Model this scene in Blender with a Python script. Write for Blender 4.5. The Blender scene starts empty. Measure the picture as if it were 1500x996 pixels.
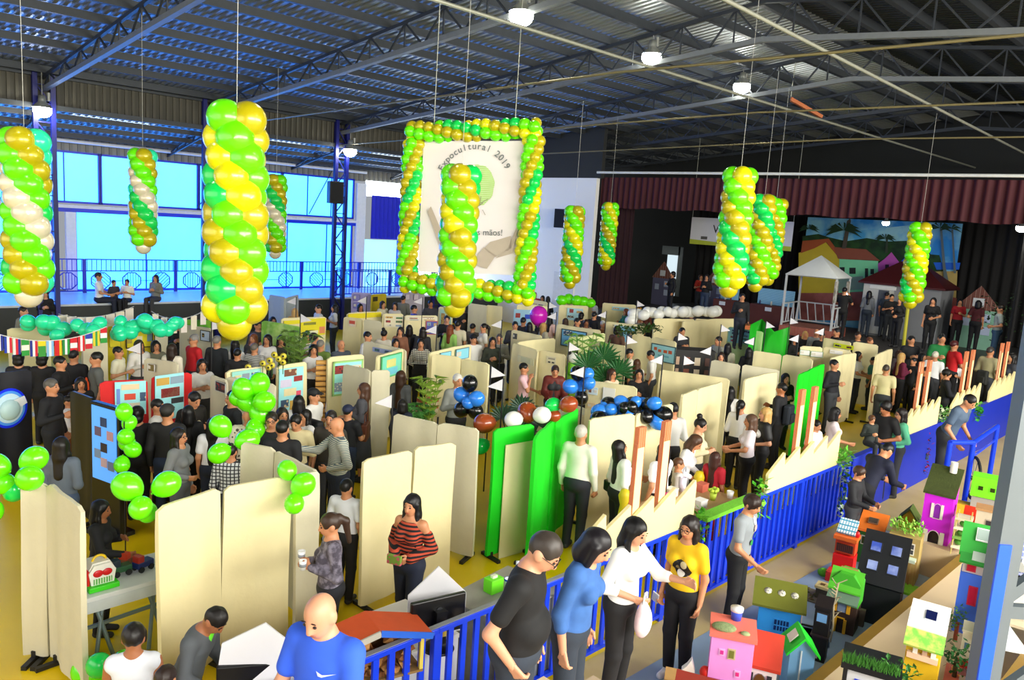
import bpy, bmesh, math, random
import numpy as np
from mathutils import Vector, Matrix

random.seed(7); RNG = np.random.default_rng(7)
SC = bpy.context.scene
COL = SC.collection
R = math.radians

# ------------------------------------------------------------------ camera
FPX, CX, CY, PITCH, ROLL, CAMH = 1140.0, 750.0, 498.0, R(8.61), R(3.7), 4.4
F0 = np.array([1, 1, 0]) / 2 ** .5; R0 = np.array([1, -1, 0]) / 2 ** .5; U0 = np.array([0, 0, 1.])
CF = F0 * math.cos(PITCH) - U0 * math.sin(PITCH); CU = U0 * math.cos(PITCH) + F0 * math.sin(PITCH)
CR = R0 * math.cos(ROLL) + CU * math.sin(ROLL); CUP = CU * math.cos(ROLL) - R0 * math.sin(ROLL)
CPOS = np.array([0, 0, CAMH])
cam_data = bpy.data.cameras.new('camera'); cam = bpy.data.objects.new('camera', cam_data); COL.objects.link(cam)
cam_data.sensor_width = 36; cam_data.lens = 36 * FPX / 1500; cam_data.clip_end = 300; cam_data.clip_start = .05
mw = Matrix.Identity(4)
for i in range(3):
    mw[i][0], mw[i][1], mw[i][2], mw[i][3] = CR[i], CUP[i], -CF[i], CPOS[i]
cam.matrix_world = mw
SC.camera = cam

# ------------------------------------------------------------------ exposure, sky, large lights
vs = SC.view_settings
vs.view_transform = 'Standard'; vs.look = 'None'; vs.gamma = 1; vs.exposure = EXPO = 1.12
vs.use_curve_mapping = False
W = bpy.data.worlds.new('daylight'); SC.world = W; W.use_nodes = True
W.node_tree.nodes['Background'].inputs[0].default_value = (.86, .92, 1, 1)
W.node_tree.nodes['Background'].inputs[1].default_value = .18

def area(name, loc, look, sx, sy, power, col=(1, 1, 1)):
    l = bpy.data.lights.new(name, 'AREA'); l.shape = 'RECTANGLE'; l.size = sx; l.size_y = sy; l.energy = power; l.color = col
    o = bpy.data.objects.new(name, l); COL.objects.link(o); o.location = loc
    o.rotation_euler = (Vector(look) - Vector(loc)).to_track_quat('-Z', 'Y').to_euler(); return o
# the hall is open to the daylight along the side behind the bleachers
area('daylight_side_opening', (9, -7.6, 5.9), (10, 7, 0.5), 24, 3.4, 2700, (1, .97, .88))
area('end_fill_light', (-6.5, 9, 4.6), (8, 12, 1.0), 18, 4.5, 320, (1, .95, .86))  # added fill light from the near end, whitens the stage wall

# ------------------------------------------------------------------ pixel helpers: a ray of the photo met with a plane
def ray(x, y): return CF + CR * ((x - CX) / FPX) - CUP * ((y - CY) / FPX)
def at(x, y, z): d = ray(x, y); return CPOS + d * ((z - CAMH) / d[2])
def atd(x, y, D): return CPOS + ray(x, y) * D
def atX(x, y, X): d = ray(x, y); return CPOS + d * (X / d[0])
def atY(x, y, Y): d = ray(x, y); return CPOS + d * (Y / d[1])

# ------------------------------------------------------------------ materials
def lin(h):
    h = h.lstrip('#'); c = [int(h[i:i + 2], 16) / 255 for i in (0, 2, 4)]
    return [x / 12.92 if x <= .04045 else ((x + .055) / 1.055) ** 2.4 for x in c]
MC = {}
def mat(hexc, rough=.6, metal=0., var=.10, scale=9., emit=0., spec=.5, pat=None, hex2='#000000', ps=10., coat=0., bump=0., sss=0., alpha=1., trans=0.):
    key = (hexc, rough, metal, var, scale, emit, spec, pat, hex2, ps, coat, bump, sss, alpha, trans)
    if key in MC: return MC[key]
    m = bpy.data.materials.new((pat or 'plain') + '_' + hexc.strip('#')); m.use_nodes = True
    nt = m.node_tree; n = nt.nodes; L = nt.links; b = n['Principled BSDF']
    b.inputs['Roughness'].default_value = rough; b.inputs['Metallic'].default_value = metal
    b.inputs['Specular IOR Level'].default_value = spec
    if coat: b.inputs['Coat Weight'].default_value = coat; b.inputs['Coat Roughness'].default_value = .12
    if trans: b.inputs['Transmission Weight'].default_value = trans
    if alpha < 1: b.inputs['Alpha'].default_value = alpha
    tc = n.new('ShaderNodeTexCoord')
    no = n.new('ShaderNodeTexNoise'); no.inputs['Scale'].default_value = scale; no.inputs['Detail'].default_value = 3
    L.new(tc.outputs['Object'], no.inputs['Vector'])
    c = lin(hexc)
    base = n.new('ShaderNodeMix'); base.data_type = 'RGBA'
    base.inputs[6].default_value = [*(x * (1 - var) for x in c), 1]; base.inputs[7].default_value = [*(min(1, x * (1 + var)) for x in c), 1]
    L.new(no.outputs['Fac'], base.inputs[0]); out = base.outputs[2]
    if pat:
        mx = n.new('ShaderNodeMix'); mx.data_type = 'RGBA'; mx.inputs[7].default_value = [*lin(hex2), 1]; L.new(out, mx.inputs[6])
        if pat in ('stripe', 'plaid', 'vstripe'):
            w = n.new('ShaderNodeTexWave'); w.bands_direction = 'X' if pat == 'vstripe' else 'Z'; w.inputs['Scale'].default_value = ps
            w.inputs['Distortion'].default_value = .6; w.inputs['Detail Scale'].default_value = 1.5
            L.new(tc.outputs['Object'], w.inputs['Vector'])
            r = n.new('ShaderNodeMath'); r.operation = 'GREATER_THAN'; r.inputs[1].default_value = .5; L.new(w.outputs['Fac'], r.inputs[0]); f = r.outputs[0]
            if pat == 'plaid':
                w2 = n.new('ShaderNodeTexWave'); w2.bands_direction = 'X'; w2.inputs['Scale'].default_value = ps; L.new(tc.outputs['Object'], w2.inputs['Vector'])
                r2 = n.new('ShaderNodeMath'); r2.operation = 'GREATER_THAN'; r2.inputs[1].default_value = .8; L.new(w2.outputs['Fac'], r2.inputs[0])
                r.inputs[1].default_value = .8
                a = n.new('ShaderNodeMath'); a.operation = 'MAXIMUM'; L.new(f, a.inputs[0]); L.new(r2.outputs[0], a.inputs[1]); f = a.outputs[0]
        elif pat == 'blotch':
            w = n.new('ShaderNodeTexVoronoi'); w.inputs['Scale'].default_value = ps; L.new(tc.outputs['Object'], w.inputs['Vector'])
            r = n.new('ShaderNodeMath'); r.operation = 'LESS_THAN'; r.inputs[1].default_value = .38; L.new(w.outputs['Distance'], r.inputs[0]); f = r.outputs[0]
        elif pat == 'brick':
            w = n.new('ShaderNodeTexBrick'); w.inputs['Scale'].default_value = ps; w.inputs['Color1'].default_value = (0, 0, 0, 1); w.inputs['Color2'].default_value = (.1, .1, .1, 1)
            w.inputs['Mortar'].default_value = (1, 1, 1, 1); L.new(tc.outputs['Object'], w.inputs['Vector']); f = w.outputs['Color']
        elif pat == 'cloud':
            w = n.new('ShaderNodeTexNoise'); w.inputs['Scale'].default_value = ps; w.inputs['Detail'].default_value = 5; L.new(tc.outputs['Object'], w.inputs['Vector'])
            r = n.new('ShaderNodeMapRange'); r.inputs[1].default_value = .42; r.inputs[2].default_value = .62; L.new(w.outputs['Fac'], r.inputs[0]); f = r.outputs[0]
        L.new(f, mx.inputs[0]); out = mx.outputs[2]
    L.new(out, b.inputs['Base Color'])
    if sss: b.inputs['Subsurface Weight'].default_value = sss; b.inputs['Subsurface Radius'].default_value = (.05, .05, .05); b.inputs['Subsurface Scale'].default_value = .5
    if emit:
        L.new(out, b.inputs['Emission Color']); b.inputs['Emission Strength'].default_value = emit
    if bump:
        bp = n.new('ShaderNodeBump'); bp.inputs['Strength'].default_value = bump; bp.inputs['Distance'].default_value = .02
        nb = n.new('ShaderNodeTexNoise'); nb.inputs['Scale'].default_value = scale * 3; L.new(tc.outputs['Object'], nb.inputs['Vector'])
        L.new(nb.outputs['Fac'], bp.inputs['Height']); L.new(bp.outputs['Normal'], b.inputs['Normal'])
    MC[key] = m; return m

def glow(name, rgb, strength):
    m = bpy.data.materials.new(name); m.use_nodes = True; nt = m.node_tree; b = nt.nodes['Principled BSDF']
    no = nt.nodes.new('ShaderNodeTexNoise'); no.inputs['Scale'].default_value = .6
    mx = nt.nodes.new('ShaderNodeMix'); mx.data_type = 'RGBA'; mx.inputs[6].default_value = [*(x * .93 for x in rgb), 1]; mx.inputs[7].default_value = [*rgb, 1]
    nt.links.new(no.outputs['Fac'], mx.inputs[0]); nt.links.new(mx.outputs[2], b.inputs['Emission Color'])
    b.inputs['Base Color'].default_value = (.3, .5, .6, 1); b.inputs['Emission Strength'].default_value = strength; return m

# ------------------------------------------------------------------ mesh builder
def rotz(a): return Matrix.Rotation(a, 4, 'Z')
class MB:
    def __init__(s): s.v = []; s.f = []; s.m = []; s.sm = []
    def add(s, vs, fs, mi=0, smooth=False, M=None):
        o = len(s.v)
        for p in vs: s.v.append(tuple(M @ Vector(p)) if M else tuple(p))
        for q in fs: s.f.append([i + o for i in q]); s.m.append(mi); s.sm.append(smooth)
        return s
    def box(s, c, d, mi=0, M=None, rz=0.):
        x, y, z = d[0] / 2, d[1] / 2, d[2] / 2; r = Matrix.Translation(c) @ rotz(rz)
        if M: r = M @ r
        return s.add([(sx * x, sy * y, sz * z) for sz in (-1, 1) for sy in (-1, 1) for sx in (-1, 1)],
                     [(0, 2, 3, 1), (4, 5, 7, 6), (0, 1, 5, 4), (2, 6, 7, 3), (0, 4, 6, 2), (1, 3, 7, 5)], mi, False, r)
    def bar(s, a, b, w, h, mi=0, M=None):
        a, b = Vector(a), Vector(b); d = b - a
        if d.length < 1e-6: return s
        q = d.to_track_quat('X', 'Z').to_matrix().to_4x4(); r = Matrix.Translation((a + b) / 2) @ q
        if M: r = M @ r
        return s.box((0, 0, 0), (d.length, w, h), mi, r)
    def tube(s, a, b, r0, r1=None, n=10, mi=0, M=None, smooth=True):
        r1 = r0 if r1 is None else r1; a, b = Vector(a), Vector(b); d = b - a
        q = d.to_track_quat('Z', 'Y').to_matrix(); vs = []
        for p, r in ((a, r0), (b, r1)):
            for k in range(n):
                t = 2 * math.pi * k / n; vs.append(p + q @ Vector((r * math.cos(t), r * math.sin(t), 0)))
        s.add(vs, [(k, (k + 1) % n, n + (k + 1) % n, n + k) for k in range(n)], mi, smooth, M)
        return s.add(vs, [list(range(n))[::-1], list(range(n, 2 * n))], mi, False, M)
    def path(s, pts, r, n=6, mi=0, M=None):
        for a, b in zip(pts, pts[1:]): s.tube(a, b, r, r, n, mi, M)
        return s
    def lathe(s, prof, c=(0, 0, 0), n=16, mi=0, M=None, smooth=True):
        vs = []; k = len(prof)
        for i in range(n):
            t = 2 * math.pi * i / n
            for r, z in prof: vs.append((c[0] + r * math.cos(t), c[1] + r * math.sin(t), c[2] + z))
        fs = [(i * k + j, ((i + 1) % n) * k + j, ((i + 1) % n) * k + j + 1, i * k + j + 1) for i in range(n) for j in range(k - 1)]
        return s.add(vs, fs, mi, smooth, M)
    def ell(s, c, r, mi=0, M=None, n=14, k=9):
        pr = [(math.sin(math.pi * j / k), -math.cos(math.pi * j / k)) for j in range(k + 1)]
        T = Matrix.Translation(c) @ Matrix.Diagonal((r[0], r[1], r[2], 1))
        return s.lathe(pr, (0, 0, 0), n, mi, (M @ T) if M else T)
    def prism(s, poly, depth, mi=0, M=None, back=True):
        """polygon in local XZ, thickness along +Y"""
        n = len(poly); vs = [(x, 0, z) for x, z in poly] + [(x, depth, z) for x, z in poly]
        fs = [list(range(n)), list(range(n, 2 * n))[::-1]] + [(i, n + i, n + (i + 1) % n, (i + 1) % n) for i in range(n)]
        return s.add(vs, fs, mi, False, M)
    def build(s, name, mats, parent=None, bev=0, label=None):
        me = bpy.data.meshes.new(name); me.from_pydata(s.v, [], s.f)
        for m in (mats if isinstance(mats, (list, tuple)) else [mats]): me.materials.append(m)
        me.polygons.foreach_set('material_index', s.m); me.polygons.foreach_set('use_smooth', s.sm)
        bm = bmesh.new(); bm.from_mesh(me); bmesh.ops.recalc_face_normals(bm, faces=bm.faces); bm.to_mesh(me); bm.free()
        o = bpy.data.objects.new(name, me); COL.objects.link(o)
        if parent: o.parent = parent
        if bev:
            b = o.modifiers.new('edge', 'BEVEL'); b.width = bev; b.segments = 2; b.limit_method = 'ANGLE'
        if label: o['label'] = label
        return o

def tag(o, label, cat, group=None, kind=None):
    o['label'] = label; o['category'] = cat
    if group: o['group'] = group
    if kind: o['kind'] = kind
    return o
def thing(name, label, cat, loc=(0, 0, 0), rz=0., group=None):
    o = bpy.data.objects.new(name, None); COL.objects.link(o); o.location = loc; o.rotation_euler = (0, 0, rz); o.empty_display_size = .1
    return tag(o, label, cat, group)
def struct(name, mb, m, parent=None, bev=0):
    o = mb.build(name, m, parent, bev)
    if not parent: o['kind'] = 'structure'
    return o

def text_mesh(s, size, bold=0., extr=0.):
    """letter outlines as vertices and faces in local XY, centred on x"""
    cu = bpy.data.curves.new('t', 'FONT'); cu.body = s; cu.size = size; cu.offset = bold; cu.align_x = 'CENTER'; cu.resolution_u = 3; cu.extrude = extr
    o = bpy.data.objects.new('t', cu); COL.objects.link(o)
    dg = bpy.context.evaluated_depsgraph_get(); me = bpy.data.meshes.new_from_object(o.evaluated_get(dg))
    vs = [tuple(v.co) for v in me.vertices]; fs = [tuple(p.vertices) for p in me.polygons]
    bpy.data.objects.remove(o); bpy.data.curves.remove(cu); bpy.data.meshes.remove(me)
    return vs, fs
def text_on(mb, s, size, M, mi=0, bold=0.):
    vs, fs = text_mesh(s, size, bold); mb.add(vs, fs, mi, False, M)
# ================================================================== the hall
XB, YW, YC, YR, XS = 33.5, 28.6, 25.1, 8.8, 24.0      # back gable wall, window wall, column line, ridge, stage front
def zroof(y): return 9.55 - .113 * abs(y - YR)
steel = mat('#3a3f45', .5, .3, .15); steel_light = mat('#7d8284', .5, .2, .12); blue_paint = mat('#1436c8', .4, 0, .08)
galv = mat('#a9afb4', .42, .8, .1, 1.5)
yellow_floor = mat('#f2ce04', .35, 0, .08, 1.6, pat='cloud', hex2='#eac604', ps=.7)
mb = MB(); mb.box((13, 14.6, -.1), (46, 28.4, .2)); struct('floor', mb, yellow_floor)
# walkway along the fence, bleacher steps
mb = MB(); mb.box((10, 3.6, .001), (40, 1.9, .012)); struct('floor_walkway', mb, mat('#d8c07c', .5, 0, .12, 2, pat='cloud', hex2='#ccb26c', ps=1.2))
mb = MB(); mb.add([(5.3, 2.6, .012), (24, 2.6, .012), (24, 3.3, .012), (15.0, 3.6, .012), (11.5, 3.95, .012), (10.2, 4.02, .012), (8.6, 4.06, .012), (6.6, 4.08, .012), (5.3, 4.1, .012)], [(0, 1, 2, 3, 4, 5, 6, 7, 8)])
struct('floor_paint_grey', mb, mat('#92a8ba', .5, 0, .1, 3))
tread = mat('#d9c19c', .55, 0, .08, 2.2); nosing = mat('#8a6a26', .5, 0, .15, 5)
for k, (y0, y1, z) in enumerate(((1.25, 2.62, .45), (-.1, 1.25, .9), (-1.45, -.1, 1.35), (-7.0, -1.45, 1.6))):
    mb = MB(); mb.box((10, (y0 + y1) / 2, z / 2), (40, y1 - y0, z)); mb.box((10, y1 - .05, z - .035), (40.02, .11, .075), 1); struct('floor_step_%d' % (k + 1), mb, [tread, nosing])

for k, (x0, x1, y1, z) in enumerate(((-6, 2.9, 4.1, .58), (2.9, 4.35, 3.75, .85), (4.35, 5.2, 3.9, .45), (11.2, 13.0, 3.25, .45))):
    mb = MB(); mb.box(((x0 + x1) / 2, (2.62 + y1) / 2, z / 2), (x1 - x0, y1 - 2.62, z)); struct('floor_landing_%d' % (k + 1), mb, tread)
# side platform under the windows
mb = MB(); mb.box((4, (YC + YW) / 2 + .5, .6), (40, YW - YC + 1, 1.2)); o = struct('floor_platform', mb, [mat('#cfd6dc', .4, 0, .06, 2)])
mb = MB(); mb.box((4, YC - .02, .57), (40, .05, 1.14)); struct('trim_1', mb, mat('#2c3033', .6, 0, .2, 2))
# window wall: two tiers of translucent blue sheeting in blue frames
wl = MB(); wl.box((3, YW + .1, 6.25), (36, .12, 1.1)); wl.box((3, YW + .1, .6), (36, .12, 1.3)); wl.box((22.6, YW + .1, 5.45), (4.2, .13, .6))
ribs = MB()
for i in range(150): ribs.box((-14 + i * .24, YW + .02, 6.22), (.09, .05, 1.0))
struct('wall_windows', wl, mat('#8d8b80', .6, .2, .15, 1.4)); struct('trim_2', ribs, mat('#7b7b74', .6, .2, .15, 2))
sheet_hi = glow('blue_sheet_high', (.04, .52, 2.0), 1.45); sheet_lo = glow('blue_sheet_low', (.035, .48, 2.1), 1.4)
n = 0
def window(x0, x1, z0, z1, m, mull):
    global n; n += 1
    mb = MB(); mb.box(((x0 + x1) / 2, YW, (z0 + z1) / 2), (x1 - x0, .03, z1 - z0)); o = struct('window_%d' % n, mb, m)
    fr = MB()
    for x in (x0, x1): fr.box((x, YW - .04, (z0 + z1) / 2), (.07, .08, z1 - z0 + .07))
    for z in (z0, z1): fr.box(((x0 + x1) / 2, YW - .04, z), (x1 - x0, .08, .07))
    for x in mull: fr.bar((x, YW - .04, z0), (x, YW - .04, z1), .035, .035)
    struct('window_frame', fr, blue_paint, o)
for i, x0 in enumerate((-4.5, -1.2, 2.1, 5.4, 8.7, 12.0, 15.3)):
    window(x0, x0 + 3.25, 4.12, 5.72, sheet_hi, (x0 + 1.1, x0 + 2.2) if i != 4 else (x0 + 1.3,))
for x0, w in ((-4.5, 6.6), (2.1, 5.2), (7.9, 5.6), (13.5, 5.1)):
    window(x0, x0 + w - .08, 1.22, 3.85, sheet_lo, (x0 + w * .4, x0 + w * .75))
mb = MB(); mb.box((5, YW - .12, 3.98), (27.5, .22, .1)); struct('trim_3', mb, mat('#e6eaf2', .5)); mb = MB(); mb.box((5, YW - .06, 3.87), (27.5, .1, .14)); struct('trim_4', mb, blue_paint)
mb = MB(); mb.box((7.75, YW - .08, 2.5), (.3, .16, 2.6)); mb.box((18.9, YW - .08, 3.4), (.45, .16, 4.4)); struct('trim_5', mb, mat('#eef2f5', .5))
for i, (xa, xb) in enumerate(((6.9, 6.55), (13.2, 11.9), (17.4, 16.4))):
    mb = MB(); mb.bar((xa, YW - .2, 6.0), (xb, YW - .2, 4.2), .03, .03); struct('trim_%d' % (6 + i), mb, steel)
# doorway beyond the windows: bright opening and blue pleated curtain
day = glow('daylight_opening', (.9, 1.0, 1.1), 3.5)
for i, (x0, x1, z0, z1) in enumerate(((19.2, 20.9, 1.2, 3.25), (21.3, 24.2, 1.2, 3.25), (19.2, 24.2, 5.1, 5.75))):
    mb = MB(); mb.box(((x0 + x1) / 2, YW, (z0 + z1) / 2), (x1 - x0, .03, z1 - z0)); struct('window_%d' % (n + 1 + i), mb, day if i != 0 else glow('pale_blue_opening', (.2, .8, 1.1), 1.0))
mb = MB(); mb.box((21.1, YW - .1, 2.2), (.35, .2, 2.1)); struct('trim_9', mb, blue_paint)
def pleat(name, a, b, z0, z1, m, amp=.06, per=.22, parent=None, ragged=0.):
    """a hanging cloth with folds between plan points a and b"""
    a, b = np.array(a, float), np.array(b, float); d = b - a; Ln = np.linalg.norm(d); d /= Ln; nn = np.array([-d[1], d[0]])
    N = max(8, int(Ln / per * 6)); vs = []; fs = []; zs = np.linspace(z0, z1, 5)
    for side in (0, 1):
        for i in range(N + 1):
            s = Ln * i / N; w = amp * math.sin(2 * math.pi * s / per + .8 * math.sin(s * 1.7))
            for j, z in enumerate(zs):
                p = a + d * s + nn * (w * (1 - .25 * j / 4) + (.012 if side else 0)); zz = z if j else z + ragged * math.sin(s * 3.1)
                vs.append((p[0], p[1], zz))
    K = 5 * (N + 1)
    for side in (0, 1):
        for i in range(N):
            for j in range(4):
                q = [side * K + i * 5 + j, side * K + (i + 1) * 5 + j, side * K + (i + 1) * 5 + j + 1, side * K + i * 5 + j + 1]; fs.append(q if not side else q[::-1])
    return MB().add(vs, fs, 0, True).build(name, m, parent)
o = pleat('curtain', (19.35, YW - .25), (24.0, YW - .25), 3.3, 5.15, mat('#0b1fd0', .6, 0, .15, 3)); tag(o, 'blue pleated curtain hanging over the white doorway beside the windows', 'curtain')

# columns at the platform edge: two chords laced with diagonals
for i, x in enumerate((1.45, 6.2, 10.9, 15.7, 20.45)):
    mb = MB(); top = 7.6
    mb.box((x - .22, YC - .08, top / 2), (.12, .14, top)); mb.box((x + .22, YC - .08, top / 2), (.12, .14, top))
    z = .3; s = 1
    while z < top - .6:
        mb.bar((x - .2 * s, YC - .08, z), (x + .2 * s, YC - .08, z + .5), .035, .035); z += .5; s = -s
        mb.bar((x - .2, YC - .08, z), (x + .2, YC - .08, z), .03, .03)
    struct('column_%d' % (i + 1), mb, mat('#0b1470', .45, 0, .12))

# roof: corrugated sheeting on purlins and trusses
def corrugated(y0, y1, x0, x1, zf, pitch=.2, dep=.045):
    vs = []; fs = []; x = x0; pr = []
    while x < x1:
        pr += [(x, 0), (x + pitch * .42, 0), (x + pitch * .5, dep), (x + pitch * .92, dep)]; x += pitch
    ys = (y0, y1)
    for px, pz in pr:
        for y in ys: vs.append((px, y, zf(y) + pz))
    for i in range(len(pr) - 1): fs.append((2 * i, 2 * i + 1, 2 * i + 3, 2 * i + 2))
    return MB().add(vs, fs)
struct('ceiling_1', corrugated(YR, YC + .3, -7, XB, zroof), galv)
struct('ceiling_2', corrugated(-7.6, YR, -7, XB, zroof), mat('#2c3133', .5, .5, .25, 2.5))  # same sheeting; the shade on this slope is put into a darker colour
def zlean(y): return 6.75 - .16 * (y - YC)
struct('ceiling_3', corrugated(YC + .1, YW + .2, -7, 25, zlean), galv)
for i in range(4):      # daylight strips let into the lean-to roof
    mb = MB(); mb.box((3.0 + i * 5.2, YC + .75, zlean(YC + .75) - .02), (2.2, .16, .02)); struct('window_%d' % (20 + i), mb, glow('roof_light_strip', (.9, 1, 1.1), 2.2))
mb = MB()
for y in np.arange(-6.6, 25.2, 1.3):
    mb.box((13.2, y, zroof(y) - .10), (40.4, .07, .17)); mb.box((13.2, y + .03, zroof(y) - .18), (40.4, .12, .03))
struct('trim_10', mb, steel)
mb = MB()
for y in (25.7, 26.8, 27.9): mb.box((9, y, zlean(y) - .09), (32, .07, .15))
struct('trim_11', mb, steel)
mb = MB(); mb.box((9, YC + .12, 7.2), (32, .04, .85)); rb = MB()
for i in range(160): rb.box((-7 + i * .2, YC + .08, 7.2), (.08, .05, .84))
struct('wall_clerestory', mb, mat('#4a483f', .7, .1, .25, 1.2)); struct('trim_12', rb, mat('#545147', .7, .1, .25, 1.5))
mb = MB(); mb.box((9, YC, 6.72), (32, .18, .14)); mb.box((9, YC, 7.58), (32, .14, .12)); struct('trim_13', mb, steel)
k = 0
for x in (1.45, 6.2, 10.9, 15.7, 20.45, 25.2, 30.0):
    mb = MB()
    for s, yend in ((1, YC), (-1, -7.5)):
        L = abs(yend - YR); NB = 12
        P = lambda t, lo: Vector((x, YR + s * L * t, zroof(YR + s * L * t) - .22 - (lo * (.32 + .46 * (1 - t)))))
        mb.bar(P(0, 0), P(1, 0), .08, .08, 1)
        mb.bar(P(0, 1), P(1, 1), .13, .11, 0)
        for i in range(NB):
            t0, t1 = i / NB, (i + 1) / NB
            mb.bar(P(t0, 1), P((t0 + t1) / 2, 0), .035, .035, 1); mb.bar(P((t0 + t1) / 2, 0), P(t1, 1), .035, .035, 1); mb.bar(P((t0 + t1) / 2, 0), P((t0 + t1) / 2, 1), .03, .03, 1)
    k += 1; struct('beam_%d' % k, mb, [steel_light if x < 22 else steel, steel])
    mb = MB(); mb.bar((x, YC, 6.95), (x, YW, 5.95), .05, .05); mb.bar((x, YC, 6.6), (x, YW, 5.9), .05, .05)
    for t in (.2, .4, .6, .8): mb.bar((x, YC + 3.5 * t, 6.6 - .7 * t), (x, YC + 3.5 * (t - .1), 6.95 - 1.0 * (t - .1)), .03, .03)
    if x < 24: struct('beam_%d' % (k + 20), mb, steel)
# pale tie rods and service pipes crossing the hall
def span(name, pts, r, m): struct(name, MB().path(pts, r, 6), m)
pale = mat('#a9ab9c', .4, .4, .1)
span('trim_20', [(2, 9.6, 7.55), (33, 9.2, 7.5)], .03, pale); span('trim_21', [(2, 5.5, 7.4), (33, 6.6, 7.4)], .03, pale)
for i, x in enumerate((10.9, 15.7, 20.45)): span('trim_%d' % (22 + i), [(x, YC, 6.75), (x, YR, 7.05), (x, -7, 6.8)], .022, mat('#8a7f58', .45, .4))
span('trim_26', [(XS, 19.9, 6.52), (XS, 2, 6.42)], .05, mat('#e9ebe6', .4)); span('trim_27', [(-6, YW - .3, 6.05), (19, YW - .3, 6.05)], .06, mat('#dfe3e6', .4))

# stage end: white return wall, stage floor, black side walls, gable
white = mat('#fffefa', .6, 0, .02, 1)
mb = MB(); mb.box((XS + .1, (19.9 + YW) / 2, 3.15), (.2, YW - 19.9, 6.3)); struct('wall_stage_side', mb, white)
mb = MB(); mb.box((XS + .1, 24.3, 7.3), (.2, 9.2, 2.0)); struct('wall_stage_upper', mb, mat('#2c2e2e', .8, 0, .2, 1))
mb = MB(); mb.box((XS + 4.8, 6, .6), (9.4, 27.8, 1.2)); struct('floor_stage', mb, mat('#3c3a3a', .5, 0, .15, 2))
mb = MB(); mb.box((XB, 10, 4.8), (.2, 38, 9.8)); struct('wall_back', mb, mat('#1d2020', .8, 0, .3, .8))
black = mat('#0b0a0c', .9, 0, .3, 1)
pl = pleat('curtain', (31.4, 19.8), (31.4, -6), 1.22, 6.3, black, .08, .35); tag(pl, 'black curtain closing the back of the stage', 'curtain')
pl = pleat('curtain', (24.4, 19.75), (25.3, 18.9), 1.22, 5.6, mat('#2a0a14', .85, 0, .3, 2), .05, .2); tag(pl, 'dark wine curtain gathered at the stage side beside the white wall', 'curtain')
pl = pleat('valance', (24.25, 19.85), (24.25, -6), 5.2, 6.35, mat('#440916', .75, 0, .3, 1.2), .07, .26, None, .03); tag(pl, 'dark red pleated valance hanging along the top of the stage opening', 'curtain')
pl = pleat('curtain', (25.2, 5.5), (27.0, 5.9), 1.22, 5.6, black, .06, .25); tag(pl, 'black side curtain on stage beside the painted village backdrop', 'curtain')
pl = pleat('curtain', (30.6, 13.7), (30.6, 12.9), 1.22, 5.6, black, .05, .2); tag(pl, 'narrow black curtain between the stage banner and the painted backdrop', 'curtain')
# white door with panel in the white wall
a = atX(813, 392, XS - .02); b = atX(843, 392, XS - .02)
mb = MB(); mb.box((XS - .02, (a[1] + b[1]) / 2, 1.35), (.05, a[1] - b[1], 2.3)); d = struct('door_1', mb, mat('#e9e9e6', .5)); mb = MB(); mb.tube((XS - .06, b[1] + .1, 1.0), (XS - .06, b[1] + .25, 1.0), .02); struct('door_handle', mb, steel_light, d)
# ================================================================== lamps
bulb = glow('lamp_glass', (1, .98, .86), 30)
def lamp(loc, label, wire, power, col=(1, .95, .8), k=1.):
    t = thing('high_bay_lamp', label, 'lamp', loc, 0, 'high bay lamps under the roof')
    MB().lathe([(.02, .34), (.08, .33), (.1, .2), (.1, .16), (.24, .02), (.25, 0), (.235, 0), (.09, .14), (.0, .15)], n=20).build('reflector', mat('#c9cdc8', .3, .8), t)
    MB().ell((0, 0, -.07), (.235, .235, .19)).build('bulb', bulb, t)
    MB().tube((.16, 0, .2), (.16, 0, .42), .05).tube((0, 0, .3), (0, 0, max(wire, (zroof(loc[1]) - loc[2]) if k == 1 else wire)), .012, n=6).build('ballast', mat('#9a9c96', .4, .4), t)
    t.scale = (k, k, k)
    if k < 1: struct('trim_%d' % (50 + int(loc[1])), MB().tube((loc[0], loc[1], loc[2] + .3), (loc[0], loc[1], 5.9), .015, n=6).box((loc[0], loc[1], 5.9), (.06, 1.2, .06)), steel)
    l = bpy.data.lights.new('lamp_light', 'SPOT'); l.energy = power; l.spot_size = R(150); l.spot_blend = .6; l.shadow_soft_size = .2; l.color = col
    o = bpy.data.objects.new('lamp_light', l); COL.objects.link(o); o.location = (loc[0], loc[1], loc[2] - .08)
LP = 1150
lamp(atY(62, 158, YC - .45), 'glaring lamp by the column beside the green and gold balloon column, under the first truss', .4, LP)
lamp(atY(513, 219, YC - .45), 'glaring lamp above the black loudspeaker column', .4, LP)
lamp(atX(764, 18, 10.9), 'lit lamp high under the roof above the framed banner, warm white', .5, LP)
lamp(atX(955, 80, 15.7), 'greenish white lit lamp under the ridge with a long wire below', .5, LP, (.9, 1, .85))
lamp(atX(1087, 124, 20.4), 'greenish white lit lamp furthest towards the stage', .6, LP, (.9, 1, .85))
for i, (x, y) in enumerate(((1.5, 9), (6.2, 9), (6.2, 1.5), (10.9, 1))):       # added lamps out of view, brightening the bleachers and model houses
    lamp((x, y, 8.0), 'added unseen lamp brightening the bleachers end of the hall', .5, LP if y > 5 else LP * 1.7)
lamp(atX(1298, 325, 25.0), 'small white stage lamp at the top edge of the painted backdrop', .3, 60, k=.45)
lamp(atX(1497, 332, 24.9), 'white lamp glowing at the end of the stage valance', .3, 60, k=.6)

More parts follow.
